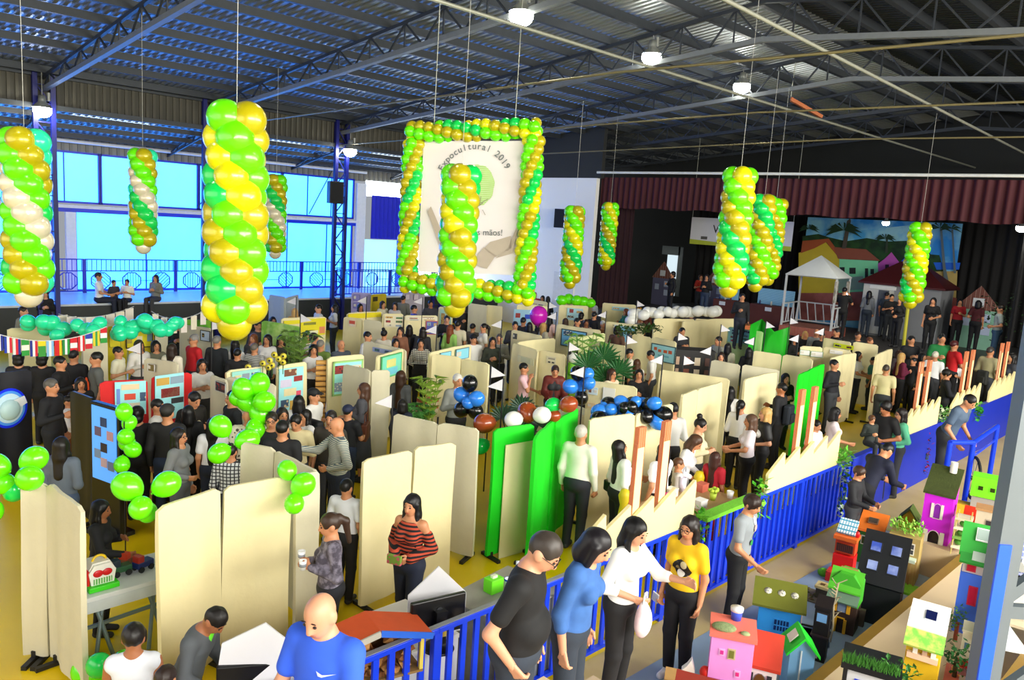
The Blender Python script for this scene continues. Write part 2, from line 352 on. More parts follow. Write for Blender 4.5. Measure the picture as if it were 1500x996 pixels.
# ================================================================== balloons
def balloon_mesh(name, r):
    pr = []
    for j in range(13):
        t = math.pi * j / 12; rr = math.sin(t); z = -math.cos(t)
        if z < 0: z *= 1.12; rr *= 1 - .07 * z * z
        pr.append((rr * r, z * r))
    mb = MB().lathe(pr, n=18); mb.lathe([(0, -1.10 * r), (.1 * r, -1.2 * r), (.0, -1.2 * r)], n=8)
    return mb
LIME, GREEN, GOLD, YEL, PEARL, MINT = ('#6cf208', '#0fd455', '#c4b80e', '#e2de0a', '#e6dcc0', '#2cf0b0')
BLUEB, BLACKB, BROWNB, WHITEB, MAG = '#2f86ee', '#0b0c0e', '#9a431c', '#f0f0ea', '#d420c0'
BW = {LIME: 'lime green balloon', GREEN: 'green balloon', GOLD: 'pearly gold balloon', YEL: 'yellow balloon', PEARL: 'pearly cream balloon', MINT: 'mint green balloon',
      BLUEB: 'blue balloon', BLACKB: 'black balloon', BROWNB: 'brown balloon', WHITEB: 'white balloon', MAG: 'magenta balloon'}
BMESH = {}
def bmat(c):
    if c in (GOLD, PEARL): return mat(c, .28, .15, .03, 3, coat=.5, sss=.15)
    return mat(c, .25, 0, .03, 3, coat=.35, sss=.2)
def balloon(parent, loc, r, col, direction=None, squash=1.):
    if col not in BMESH:
        o = balloon_mesh('balloon', .13).build('balloon', bmat(col)); BMESH[col] = o.data; bpy.data.objects.remove(o)
    o = bpy.data.objects.new('balloon', BMESH[col]); COL.objects.link(o); o.parent = parent; o['label'] = BW[col]
    q = Vector(direction).to_track_quat('Z', 'Y') if direction is not None else Vector((0, 0, 1)).to_track_quat('Z', 'Y')
    s = r / .13; o.matrix_local = Matrix.LocRotScale(Vector(loc), q, Vector((s, s, s * squash))); return o

def column(xt, yt, xb, yb, label, pal, r=.155, layers=11, pitch=.162, twist=40, ph=0., ztop_wire=2.5):
    H = pitch * (layers - 1) + 2 * r * .9 + .18
    D = H * FPX / math.hypot(xt - xb, yt - yb) * .97
    p = atd(xt, yt, D); zt = p[2]
    t = thing('balloon_column', label, 'balloons', (p[0], p[1], zt - H), 0, 'balloon columns hanging from the roof')
    MB().tube((0, 0, .2), (0, 0, min(H + ztop_wire, zroof(p[1]) - zt + H - .1)), .003, n=5).build('string', mat('#c9c9c0', .6), t)
    for k in range(layers):
        z = H - r - k * pitch
        for q in range(4):
            a = R(ph + 45 * (k % 2) * 0 + q * 90 + k * twist)
            d = Vector((math.cos(a), math.sin(a), -.12))
            c = pal[q][(k // 5) % len(pal[q])] if isinstance(pal[q], (list, tuple)) else pal[q]
            rr = r * (1 + .06 * math.sin(7.3 * k + 3 * q))
            balloon(t, (math.cos(a) * r * .82, math.sin(a) * r * .82, z), rr, c, d)
    balloon(t, (0, 0, r * .95), r * .98, GOLD if pal[3] != PEARL else PEARL, (0, 0, -1)); return t
A4 = [(LIME, GREEN, LIME), GOLD, (GREEN, LIME), (YEL, GOLD)]
column(347, 148, 342, 492, 'largest balloon column, lime, gold and green, hanging in front of the blue windows', A4, ph=200)
column(35, 186, 40, 444, 'balloon column with pearly cream balls near the glaring lamp at the first column', [(LIME, GREEN), GOLD, (MINT, LIME), PEARL], ph=150)
column(209, 217, 211, 367, 'small slim balloon column in the middle of the second blue window, white ball at its foot', [LIME, GOLD, (MINT, GREEN), PEARL], ph=170)
column(405, 255, 396, 375, 'balloon column half hidden behind the largest column', [(GREEN, LIME), GOLD, LIME, PEARL], ph=120)
column(677, 240, 661, 460, 'balloon column hanging in front of the framed banner', [(LIME, GREEN), GOLD, (GREEN, LIME), (YEL, GOLD)], ph=130)
column(843, 301, 838, 420, 'balloon column in front of the white wall and its loudspeaker', [LIME, GOLD, (LIME, GREEN), YEL], ph=160)
column(895, 296, 891, 393, 'smallest balloon column, in front of the black stage curtain', [LIME, YEL, (LIME, GREEN), GOLD], ph=100)
column(1086, 244, 1073, 431, 'balloon column covering the middle of the stage banner, tallest of the stage columns', [LIME, YEL, (LIME, GREEN, LIME), GOLD], ph=130)
column(1121, 284, 1113, 424, 'balloon column touching the tallest stage column, with a green spiral', [GREEN, GOLD, LIME, GOLD], ph=150)
column(1138, 290, 1136, 415, 'balloon column hidden behind its neighbour by the stage banner', [LIME, GOLD, GREEN, GOLD], ph=210)
column(1350, 325, 1338, 449, 'balloon column in front of the painted palm trees', [(LIME, GREEN), GOLD, LIME, YEL], ph=150)
t = thing('balloon', 'single yellow balloon caught under the roof near the ridge lamps', 'balloon', atd(1026, 80, 22)); balloon(t, (0, 0, 0), .1, YEL)
o = MB().prism([(0, 0), (.9, -.42), (.88, -.5), (0, -.1)], .12).build('plank', mat('#b5602a', .6)); tag(o, 'orange wooden bar dangling askew from a wire under the dark roof', 'bar'); o.location = atd(1160, 142, 21); o.rotation_euler = (0, 0, R(-45))
q = o.location; struct('trim_30', MB().tube(tuple(q + Vector((.02, .04, 0))), (q[0], q[1], zroof(q[1])), .012, n=5), pale)

# ================================================================== banner in its balloon frame
TL, TR_, BL = atd(627, 206, 14.2), atd(775, 205, 13.75), atd(612, 398, 14.3)
ux = Vector(TR_ - TL); bw = ux.length; ux.normalize(); uz = Vector(TL - BL); uz = (uz - ux * uz.dot(ux)); bh = Vector(TL - BL).length; uz.normalize(); uy = uz.cross(ux)   # uy points away from the camera
bt = thing('banner', 'white fabric banner with a green tree between two hands, framed by balloons', 'banner', tuple(BL))
MBn = Matrix(((ux.x, uy.x, uz.x, 0), (ux.y, uy.y, uz.y, 0), (ux.z, uy.z, uz.z, 0), (0, 0, 0, 1)))   # local x right, z up, -y to viewer
vs = []; N = 24
for side in (0, .006):
    for i in range(N + 1):
        for j in range(N + 1):
            u, v = i / N, j / N; w = .018 * math.sin(5 * u + 3 * v) * math.sin(math.pi * u) + side
            vs.append((u * bw, w, v * bh))
K = (N + 1) ** 2; fs = [[s * K + i * (N + 1) + j, s * K + (i + 1) * (N + 1) + j, s * K + (i + 1) * (N + 1) + j + 1, s * K + i * (N + 1) + j + 1] for s in (0, 1) for i in range(N) for j in range(N)]
MB().add(vs, fs, 0, True, MBn).build('cloth', mat('#e9e2e0', .7, 0, .03, 2), bt)
def flat(name, polys, m, par, Mx, off=-.03):
    mb = MB()
    for p in polys: mb.add([(x, off, z) for x, z in p], [list(range(len(p)))], 0, False, Mx)
    return mb.build(name, m, par)
S = bw; hx = lambda pts: [(x * bw, z * bh) for x, z in pts]
hand = mat('#bcae9c', .8, 0, .06)
flat('printed_hands', [hx([(.08, .46), (.11, .50), (.28, .24), (.40, .18), (.40, .14), (.25, .20), (.22, .21)]), hx([(.60, .06), (.70, .04), (.78, .14), (.66, .20), (.60, .14)]), hx([(.66, .19), (.72, .24), (.92, .29), (.93, .20), (.78, .13)]), hx([(.90, .20), (.97, .36), (1.0, .52), (.99, .36), (.94, .16), (.78, .12)])], hand, bt, MBn)
cr = [(.57 + .165 * math.cos(a) * (1 + .03 * math.sin(9 * a)), .66 + .155 * math.sin(a) * (1 + .03 * math.cos(11 * a))) for a in np.linspace(0, 2 * math.pi, 40)[:-1]]
flat('printed_crown', [hx(cr)], mat('#a9cf78', .8, 0, .25, 6, pat='stripe', hex2='#c3dd9c', ps=9), bt, MBn)
mb = MB()
for a, b, w in (((.52, .40), (.56, .49), .022), ((.56, .49), (.63, .53), .014), ((.56, .49), (.55, .55), .012), ((.60, .51), (.61, .58), .009), ((.52, .40), (.50, .33), .03), ((.61, .53), (.68, .56), .01), ((.63, .48), (.66, .44), .008)):
    mb.bar((a[0] * bw, -.034, a[1] * bh), (b[0] * bw, -.034, b[1] * bh), .004, w, 0, MBn)
mb.build('printed_branches', mat('#8d8a72', .8), bt)
mb = MB(); s = 'Expocultural 2019'; RX = Matrix.Rotation(R(90), 4, 'X')
for i, ch in enumerate(s):
    if ch == ' ': continue
    a = R(152 - i * 121 / (len(s) - 1)); px, pz = .53 * bw + .345 * bw * math.cos(a), .645 * bh + .345 * bw * math.sin(a) * 1.05
    text_on(mb, ch, .165, MBn @ Matrix.Translation((px, -.034, pz)) @ Matrix.Rotation(-(a - R(90)), 4, 'Y') @ RX, 0, .002)
text_on(mb, 'suas mãos!', .155, MBn @ Matrix.Translation((.66 * bw, -.034, .29 * bh)) @ RX, 0, .001)
mb.build('lettering', mat('#6e7374', .8), bt)
MB().bar((0, 0, bh), (bw, 0, bh), .03, .03, 0, MBn).build('top_rail', steel, bt)
gl = MB()
for u in (.1, .9):
    p = MBn @ Vector((u * bw, 0, bh)); gl.tube(tuple(p), (p.x, p.y, 9.3 - BL[2] - .3), .008, n=5)
gl.build('string', pale, bt)
def garland(u0, v0, u1, v1, label, n, r=.108):
    A = Vector((u0 * bw, 0, v0 * bh)); B = Vector((u1 * bw, 0, v1 * bh)); d = (B - A); L = d.length; d.normalize(); e1 = Vector((0, 1, 0)); e2 = d.cross(e1)
    t = thing('balloon_garland', label, 'balloons', tuple(BL), 0, 'garlands framing the banner')
    cs = [LIME, GOLD, LIME, YEL]
    for k in range(n):
        for q in range(4):
            a = R(q * 90 + k * 27); o = e1 * math.cos(a) + e2 * math.sin(a); p = A + d * (L * (k + .5) / n) + o * r * .98
            c = cs[q]
            if c == LIME and (k // 4 + q) % 3 == 1: c = GREEN
            if c == YEL and (k // 3) % 2: c = GOLD
            balloon(t, MBn @ p, r * (1 + .05 * math.sin(5 * k + 2 * q)), c, MBn.to_3x3() @ o)
garland(-.17, 1.06, 1.15, 1.08, 'balloon garland along the top edge of the banner', 14)
garland(-.10, 1.0, -.11, -.02, 'balloon garland down the banner edge towards the blue curtain', 17)
garland(1.09, 1.02, 1.07, -.10, 'balloon garland down the banner edge towards the stage', 18)
garland(-.17, -.08, 1.16, -.14, 'balloon garland along the bottom edge of the banner', 14)

# ================================================================== loudspeakers
def speaker(px, py, plane, label, w=.48, h=.72, rz=0):
    p = plane
    t = thing('loudspeaker', label, 'loudspeaker', tuple(p), rz)
    MB().box((0, 0, 0), (w, .4, h)).build('cabinet', mat('#0d0e12', .5), t, .02)
    MB().box((0, -.205, 0), (w - .06, .012, h - .06)).build('grille', mat('#17181d', .7, .2, .2, 60), t)
    MB().box((0, .24, 0), (.12, .1, .12)).build('bracket', steel, t)
speaker(0, 0, atY(491, 282, YC - .4), 'black loudspeaker mounted on the blue lattice column', .5, .78, R(-15))
speaker(0, 0, atX(823, 320, XS - .30), 'black loudspeaker mounted on the white wall', .5, .75, R(-80))

# ================================================================== blue railing on the platform
def railing_bay(x0, x1, y, z0, label, k):
    t = thing('railing', label, 'railing', (x0, y, z0), 0, 'railing bays in front of the blue windows'); L = x1 - x0; m = mat('#1a2fb8', .4, .1, .08)
    for x in (.02, L - .02): MB().box((x, 0, .55), (.05, .05, 1.1)).build('post', m, t)
    for z in (1.1, .72, .06): MB().bar((0, 0, z), (L, 0, z), .035, .035).build('rail', m, t)
    mb = MB(); nb = int(L / .14)
    for i in range(nb): mb.bar((L * (i + .5) / nb, 0, .72), (L * (i + .5) / nb, 0, 1.1), .018, .018)
    mb.build('baluster_row', m, t)
    n = max(1, int(L / .95))
    for i in range(n):
        c = L * (i + .5) / n; r = .29; mb = MB(); zc = .39
        pts = [(c + r * 1.08 * math.cos(R(22.5 + 45 * j)), 0, zc + r * math.sin(R(22.5 + 45 * j))) for j in range(8)]
        for j in range(8): mb.bar(pts[j], pts[(j + 1) % 8], .03, .03)
        kind = (i + k) % 3
        for s in np.linspace(-.22, .22, 6):
            if kind == 0: e = math.sqrt(max(0, .27 ** 2 - s * s)); mb.bar((c + s, 0, zc - e), (c + s, 0, zc + e), .018, .018)
            else:
                g = 1 if kind == 1 else -1; e = math.sqrt(max(0, .27 ** 2 - s * s)) * .707; q = s * .707
                mb.bar((c - e + q * g, 0, zc - e * g - q), (c + e + q * g, 0, zc + e * g - q), .018, .018)
        mb.bar((c, 0, zc + r), (c, 0, .72), .02, .02); mb.bar((c, 0, .06), (c, 0, zc - r), .02, .02)
        if i < n - 1: mb.bar((c + r, 0, zc), (c + L / n - r, 0, zc), .02, .02)
        mb.build('octagon_panel', m, t)
RB = ['blue railing bay at the foot of the first window, behind the pearly balloon column', 'blue railing bay behind the seated man in white', 'blue railing bay between the seated children and the lattice column', 'blue railing bay right behind the largest balloon column',
      'blue railing bay between the largest column and the loudspeaker column', 'blue railing bay behind the loudspeaker column', 'blue railing bay in front of the white doorway']
for i, x0 in enumerate((2.0, 5.0, 8.0, 10.95, 13.2, 15.9, 18.6)):
    railing_bay(x0, x0 + (2.98 if i < 2 else 2.93 if i == 2 else 2.23 if i == 3 else 2.68), 28.0, 1.2, RB[i], i)
# a plainer railing guards the ramp towards the doorway
for i, (x0, x1) in enumerate(((15.9, 18.4), (18.4, 21.4))):
    t = thing('railing', ('plain blue railing of upright bars beside the loudspeaker column', 'plain blue railing of upright bars below the blue curtain')[i], 'railing', (x0, 25.5, 1.2), 0, 'plain ramp railings'); L = x1 - x0
    for x in (.02, L - .02): MB().box((x, 0, .5), (.05, .05, 1.0)).build('post', blue_paint, t)
    for z in (1.0, .08): MB().bar((.03, 0, z), (L - .03, 0, z), .04, .04).build('rail', blue_paint, t)
    for j in range(18): MB().bar((L * (j + .5) / 18, 0, .08), (L * (j + .5) / 18, 0, 1.0), .02, .02).build('baluster', blue_paint, t)
# ================================================================== fabric covered booth partitions
CREAM = mat('#e8dcac', .85, 0, .05, 5, bump=.15); CREAM_SHADED = mat('#cfc8ac', .85, 0, .06, 5, bump=.15); GREENC = mat('#0bd018', .7, 0, .05, 4)  # the greyer cream has the shade of side-facing leaves put into its colour
foot_m = mat('#18181a', .5); LEAVES = {}
def leaf_mesh(L, z0, z1, th, seed, fold=.017, cut=.035):
    rg = random.Random(seed); nx, nz = max(10, int(L / .06)), 9; p1, p2, p3 = rg.uniform(0, 6), rg.uniform(0, 6), rg.uniform(6, 11)
    vs = []; fs = []; bf = []
    def top(x):
        e = min(x, L - x); d = max(0, 1 - e / .05); return z1 - cut * d * d + .012 * math.sin(x * 3 + p1)
    for s in (-1, 1):
        for i in range(nx + 1):
            x = L * i / nx; e = min(1, min(x, L - x) / .06)
            for j in range(nz + 1):
                v = j / nz; z = z0 + (top(x) - z0) * v
                g = fold * (math.sin(p3 * x + p1 + .5 * v) + .6 * math.sin(17 * x + p2)) * (1.1 - .7 * v) * e
                xx = x - (.012 * math.sin(4 * v + p2) if i in (0, nx) else 0)
                vs.append((xx, s * th / 2 * (1 if j < nz else .7) + g, z))
    K = (nx + 1) * (nz + 1); idx = lambda s, i, j: s * K + i * (nz + 1) + j
    for i in range(nx):
        for j in range(nz):
            fs.append((idx(0, i, j), idx(0, i + 1, j), idx(0, i + 1, j + 1), idx(0, i, j + 1))); fs.append((idx(1, i, j), idx(1, i, j + 1), idx(1, i + 1, j + 1), idx(1, i + 1, j)))
        bf.append((idx(0, i, nz), idx(0, i + 1, nz), idx(1, i + 1, nz), idx(1, i, nz))); bf.append((idx(0, i, 0), idx(1, i, 0), idx(1, i + 1, 0), idx(0, i + 1, 0)))
    for j in range(nz):
        bf.append((idx(0, 0, j), idx(0, 0, j + 1), idx(1, 0, j + 1), idx(1, 0, j))); bf.append((idx(0, nx, j), idx(1, nx, j), idx(1, nx, j + 1), idx(0, nx, j + 1)))
    mb = MB().add(vs, fs, 0, True)
    for q in bf: mb.add([vs[i] for i in q], [(0, 1, 2, 3)])
    return mb
PART_N = 0
def partition(key, label, pts, z=1.76, m=None, zb=.06, names=None, group='booth partitions'):
    global PART_N; PART_N += 1
    P = [Vector(at(x, y, z)) for x, y in pts]; c = sum(P, Vector()) / len(P)
    t = thing('fabric_partition', label, 'partition', (c.x, c.y, 0), 0, group)
    for k, (a, b) in enumerate(zip(P, P[1:])):
        d = b - a; L = math.hypot(d.x, d.y); an = math.atan2(d.y, d.x)
        mm = m[k] if isinstance(m, (list, tuple)) else (m or CREAM)
        o = leaf_mesh(L - .03, zb, z, .05, PART_N * 7 + k).build('leaf', mm, t)
        ML = Matrix.Translation((a.x - c.x + d.x / L * .015, a.y - c.y + d.y / L * .015, 0)) @ rotz(an); o.matrix_local = ML
        f = MB()
        for x in (.08, L - .1): f.box((x, 0, .02), (.05, .36, .04)); f.box((x, 0, .06), (.04, .04, .08))
        fo = f.build('foot', foot_m, t); fo.matrix_local = ML
        n = Vector((-d.y, d.x, 0)).normalized()
        if n.dot(Vector((0, 0, CAMH)) - Vector((a.x, a.y, 0))) < 0: n = -n
        LEAVES[(key, k)] = (Vector((a.x, a.y, z)), Vector((d.x, d.y, 0)).normalized(), n, L)
    return t
def on_leaf(key, k, x, y):
    p, d, n, _ = LEAVES[(key, k)]; r = Vector(ray(x, y)); o = Vector(CPOS); q = p + n * .055; tt = (q - o).dot(n) / r.dot(n); return o + r * tt
INK = ['#35506e', '#7a4a36', '#2b2b30', '#9c3030', '#caa24a', '#4c7a4e', '#8a9cb0', '#d8d2c4']
def poster(key, k, tl, br, col, label, blocks=5, frame=None, cat='poster', seed=1, custom=None, name='poster'):
    """tl, br: where its top corner and the opposite bottom corner sit on the partition leaf"""
    p, d, n, _ = LEAVES[(key, k)]; A = on_leaf(key, k, *tl); B = on_leaf(key, k, *br)
    right = d if d.dot(Vector(CR)) > 0 else -d
    w = abs((B - A).dot(right)); h = abs(A.z - B.z); o = Vector((A.x, A.y, B.z))
    t = thing(name, label, cat, tuple(o)); X = Matrix(((right.x, -n.x, 0, 0), (right.y, -n.y, 0, 0), (0, 0, 1, 0), (0, 0, 0, 1)))
    MB().box((w / 2, 0, h / 2), (w, .012, h), 0, X).build('sheet', mat(col, .6, 0, .04, 4), t)
    if frame:
        f = MB(); e = min(w, h) * .05
        for c, s in (((w / 2, -.004, e / 2), (w, .02, e)), ((w / 2, -.004, h - e / 2), (w, .02, e)), ((e / 2, -.004, h / 2), (e, .02, h)), ((w - e / 2, -.004, h / 2), (e, .02, h))): f.box(c, s, 0, X)
        f.build('border', mat(frame, .6), t)
    rg = random.Random(seed)
    if custom:
        for (x0, z0, x1, z1, c) in custom: MB().box(((x0 + x1) / 2 * w, -.008, (z0 + z1) / 2 * h), ((x1 - x0) * w, .008, (z1 - z0) * h), 0, X).build('print', mat(c, .6, pat='blotch' if c in ('#7a4a36', '#35506e') else None, hex2='#c9b48c', ps=14), t)
    elif blocks:
        cols = 2; rows = math.ceil(blocks / 2)
        for i in range(blocks):
            cx_, cz = (i % 2 + .5) / 2 + rg.uniform(-.05, .05), 1 - (i // 2 + .5) / rows + rg.uniform(-.04, .04)
            bw_, bh_ = rg.uniform(.22, .38), rg.uniform(.35, .62) / rows
            c = rg.choice(INK); MB().box((cx_ * w, -.008, cz * h), (bw_ * w, .006, bh_ * h), 0, X).build('print', mat(c, .6, 0, .2, 20, pat='blotch', hex2=rg.choice(INK), ps=22), t)
    return t

# ---- front row, facing the fence
partition('A', 'grey-shaded booth partition standing at the aisle, lime balloon flower on its corner', [(27, 706), (70, 708), (122, 744)], m=CREAM_SHADED)
partition('B', 'big double cream partition closing the booth with the toy table', [(229, 746), (324, 714), (428, 697)])
partition('B2', 'cream partition leaf behind the big double partition, turned edge on', [(432, 699), (469, 690)], m=CREAM_SHADED)
partition('C', 'double grey-shaded partition below the man in the grey striped sweater', [(352, 648), (403, 658), (467, 690)], m=CREAM_SHADED)
partition('D', 'double cream partition behind the woman in the striped off-shoulder sweater', [(531, 673), (605, 657), (668, 647)])
partition('E', 'double grey-shaded partition behind the cream one of the striped sweater woman, phone on its face', [(576, 604), (642, 619), (704, 630)], m=CREAM_SHADED)
partition('F', 'partition draped in bright green cloth with a cream centre, brown balloons above', [(722, 630), (783, 621)], m=GREENC)
partition('F2', 'second green draped partition, between the green leaf and the white-haired man', [(783, 640), (815, 612)], m=GREENC)
partition('F3', 'third green draped partition, behind the man in the long white shirt', [(812, 617), (846, 596)], m=GREENC)
partition('G', 'cream partition carrying the blue and black balloon cluster, pictures pinned on top', [(859, 556), (934, 568)], zb=.06)
partition('G2', 'cream partition under the blue and black balloons, facing the fence', [(862, 612), (930, 606), (985, 592)])
partition('H', 'wide cream partition behind the woman with the very long black hair', [(966, 540), (1070, 556)])
partition('H2', 'two-leaf cream partition standing right of the blue and black balloons', [(998, 580), (1021, 570), (1058, 558)])
partition('I', 'cream partition row behind the blonde woman in the leather jacket', [(1042, 527), (1086, 534), (1143, 541)], m=CREAM_SHADED)
partition('I2', 'sunlit cream partition leaf beside the bright green board', [(1090, 555), (1138, 545)])
partition('J', 'long cream partition in front of the green slide booth', [(1103, 513), (1147, 519), (1192, 527)])
partition('K', 'bright narrow cream partition beside the woman in the white tee, edge of the green board booth', [(1217, 524), (1254, 516)])
partition('L', 'cream partition with a yellow notice, close to the stage', [(1206, 494), (1248, 501)]); partition('L2', 'plain cream partition beside the one with the yellow notice', [(1250, 500), (1288, 505)])
partition('M', 'last cream partition leaf before the crowd at the fence', [(1283, 519), (1307, 511)])
partition('N', 'partition covered by a bright green board behind a factory cut-out', [(1170, 548), (1207, 533)], m=mat('#10e020', .6, 0, .04))
# ---- middle rows
partition('O', 'cream partition with a faint round drawing, behind the boy in pink', [(751, 503), (789, 513)]); partition('O2', 'cream partition with a small car picture, behind the woman in the maroon blazer', [(790, 512), (830, 519)])
partition('P', 'cream partition under a lime edged board, beside the palm plants', [(865, 497), (918, 508)])
partition('P2', 'cream partition whose top edge is trimmed in lime, left of the palm plants', [(833, 494), (886, 488)], m=mat('#d8dca0', .8, 0, .06, 4))
partition('Q', 'cream partition with a blue poster of orange drawings', [(926, 489), (955, 494), (992, 501)])
partition('R', 'cream partition with a dark framed blue poster, middle of the hall', [(816, 474), (881, 484)])
partition('S', 'cream partition with a pale blue poster half behind a hedge', [(888, 470), (945, 477)])
partition('T', 'cream partition lined with the white balloon roll', [(958, 467), (1018, 467), (1078, 468)])
partition('U', 'low cream partition with a black and white photo pinned on it', [(750, 483), (795, 491)]); partition('U2', 'narrow cream partition beside the black and white photo', [(757, 501), (813, 495)], z=1.7)
partition('V', 'cream double partition in the centre, behind the white-haired man in grey', [(632, 519), (676, 524), (717, 532)])
partition('V2', 'cream partition with two light blue notices, behind the centre partition', [(628, 516), (690, 504)])
partition('W', 'cream partition framing a green and blue map poster', [(551, 521), (591, 511)]); partition('W2', 'grey-shaded partition leaf with a blue print behind the map poster', [(533, 500), (596, 512)], m=CREAM_SHADED)
partition('X', 'pale double partition behind the woman with long hair in the grey dress', [(503, 532), (543, 542), (572, 541)], m=CREAM_SHADED)
partition('Y', 'cream partition with a tall light blue board, beside a reed mat', [(479, 524), (534, 519)])
partition('Y2', 'cream partition with a tall photo board, behind the lime balloon bunch', [(405, 536), (450, 530)]); partition('Y3', 'cream partition with animal pictures on light blue', [(331, 544), (391, 536)])
partition('Z', 'grey-shaded partition behind the lime balloon bunch', [(331, 552), (406, 562)], m=CREAM_SHADED); partition('Z2', 'grey-shaded partition with a dark film poster beside the woman in white', [(309, 548), (333, 556)], m=CREAM_SHADED)
partition('RD', 'red cloth covered partition with a light blue board', [(145, 560), (218, 556)], m=mat('#d41414', .7, 0, .05)); partition('RD2', 'red cloth covered partition with the paper of a red bordered notice', [(222, 552), (282, 544)], m=mat('#d41414', .7, 0, .05))
partition('BK', 'black cloth partition with a glowing blue ring poster', [(-12, 549), (46, 541)], m=mat('#0c0f1c', .6, 0, .1, 3)); partition('BK2', 'black shiny partition behind the display screen', [(104, 572), (140, 583)], m=mat('#0d0f14', .3, 0, .1))
partition('GY', 'grey-shaded partition with a brown photo near the white pennant', [(212, 523), (262, 532)], m=CREAM_SHADED)
# ---- far rows
partition('FA', 'grey-shaded partition beside the man in the red shirt, framed sheet on it', [(263, 474), (311, 482)], m=CREAM_SHADED); partition('FA2', 'dark green leafy board partition behind the gold ball', [(270, 468), (312, 470)], m=mat('#2b7a12', .7, 0, .3, 3, pat='cloud', hex2='#6aa81e', ps=5))
partition('FB', 'partition covered with a leafy green picture', [(384, 470), (441, 478)], m=mat('#7cb43c', .7, 0, .2, 3, pat='cloud', hex2='#b4d47a', ps=4))
partition('FC', 'grey double partition alone near the platform', [(395, 431), (418, 436), (437, 432)], m=mat('#aeb6ba', .8, 0, .05))
partition('FD', 'cream partition with yellow and coral notices', [(411, 467), (478, 463)]); partition('FE', 'cream partition with a heart shaped notice', [(503, 463), (531, 467)]); partition('FE2', 'bare grey-shaded partition beside the heart notice', [(533, 468), (560, 471)], m=CREAM_SHADED)
partition('FF', 'cream partition edged with a long yellow strip', [(508, 459), (560, 456)]); partition('FG', 'cream partition covered in small photos', [(560, 459), (592, 460)]); partition('FG2', 'cream partition with photos and a red and blue collage', [(592, 461), (642, 462)])
partition('FH', 'pale partition with a light green sheet below the banner', [(643, 449), (664, 452)]); partition('FI', 'grey-shaded partition with a dried flower bundle', [(686, 444), (714, 447)], m=CREAM_SHADED); partition('FI2', 'cream topped partition left of the pale blue poster booth', [(712, 446), (737, 449)])
partition('FJ', 'lilac board partition near the column', [(515, 428), (545, 430)], m=mat('#b0a4d4', .8)); partition('FJ2', 'mustard yellow board partition near the column', [(544, 432), (566, 430)], m=mat('#c8b01e', .8)); partition('FJ3', 'lilac grey partition with two sheets below the banner', [(590, 429), (622, 427)], m=mat('#b6aebe', .8))
partition('FK', 'cream partition with light blue board and magenta balloon', [(757, 446), (803, 448)]); partition('FL', 'cream partition with a dragonfly drawing', [(774, 438), (802, 442)]); partition('FM', 'cream partition with pale blue text board below the small balloon column', [(819, 446), (863, 449)])
partition('FN', 'cream partition with a light blue sign beside the stage', [(882, 443), (932, 447)]); partition('FO', 'low cream partition with a green leaf border near the stage', [(820, 440), (868, 436)]); partition('FP', 'long low cream partition in front of the stage', [(1000, 470), (1076, 466)])
partition('FQ', 'mint board partition with small photos', [(1067, 478), (1119, 486)], m=mat('#bcd89a', .8)); partition('FR', 'cream partition with green bordered sheets, below the kiosk', [(1172, 506), (1206, 509)]); partition('FS', 'cream partition with white notices behind the bright narrow leaf', [(1206, 508), (1248, 514)])
partition('FT', 'cream partition behind the mint balloons by the platform', [(10, 481), (74, 478)]); partition('FU', 'partition with yellow boards beside the mint balloons', [(155, 479), (186, 478), (226, 476)], m=mat('#e3c90e', .7)); partition('FV', 'grey-shaded partition below the string of flags', [(120, 505), (158, 500)], m=CREAM_SHADED)
partition('FW', 'pale partition beside the mint balloons and the yellow boards', [(226, 480), (247, 480)], m=CREAM_SHADED)

# ---- sheets pinned on them
CYB = '#9fe4ea'
poster('G', 0, (862, 566), (875, 579), '#cfe0e8', 'small photo of a red boat pinned below the cream partition top', 2, seed=3); poster('G', 0, (884, 567), (900, 588), '#e8e6dc', 'white sheet pinned beside the boat photo', 0); poster('G', 0, (861, 589), (872, 599), '#e2c79a', 'small orange picture pinned under the boat photo', 1)
poster('R', 0, (823, 481), (858, 512), '#74b8e4', 'dark framed blue poster on the partition in the middle of the hall', 3, '#27343c', seed=5)
poster('S', 0, (900, 475), (931, 504), '#8fd0ee', 'pale blue poster half hidden by the hedge', 2, '#e9e3d0', seed=6)
poster('Q', 1, (955, 502), (988, 534), '#9fd8e2', 'light blue poster with five small orange drawings', 0, '#3b5a60', custom=[(.12, .62, .24, .8, '#c4552c'), (.3, .55, .42, .7, '#c4552c'), (.52, .55, .66, .72, '#c4552c'), (.72, .55, .86, .74, '#c4552c'), (.3, .3, .75, .4, '#6fb4c4')])
poster('W', 0, (559, 523), (587, 547), '#7fe2c4', 'green bordered map poster with yellow land', 0, '#58c47a', custom=[(.25, .45, .7, .8, '#e4e08c'), (.3, .1, .8, .4, '#78cfe4')])
poster('W2', 0, (546, 508), (574, 520), '#8f9cc4', 'bluish print on the grey-shaded leaf behind the map poster', 2, seed=9)
poster('V2', 0, (645, 517), (660, 525), '#8fdcf0', 'small light blue notice, first of the two on the cream partition', 0, '#6c8aa0'); poster('V2', 0, (668, 512), (686, 524), '#8fdcf0', 'small light blue notice, second of the two, nearer the bald man', 1, '#6c8aa0')
poster('Y', 0, (488, 530), (530, 575), '#9ff0ea', 'light blue board with green frame beside the reed mat', 4, '#9fd07a', seed=11)
poster('Y2', 0, (409, 541), (443, 600), CYB, 'tall light blue board with photos of food and parks', 0, custom=[(.2, .82, .7, .97, '#7a4a36'), (.6, .68, .95, .8, '#9c3030'), (.05, .58, .5, .75, '#cfc8e0'), (.2, .38, .7, .54, '#e6d8a8'), (.7, .34, .9, .46, '#e0506a'), (.08, .12, .4, .3, '#35506e'), (.45, .04, .9, .26, '#caa24a')])
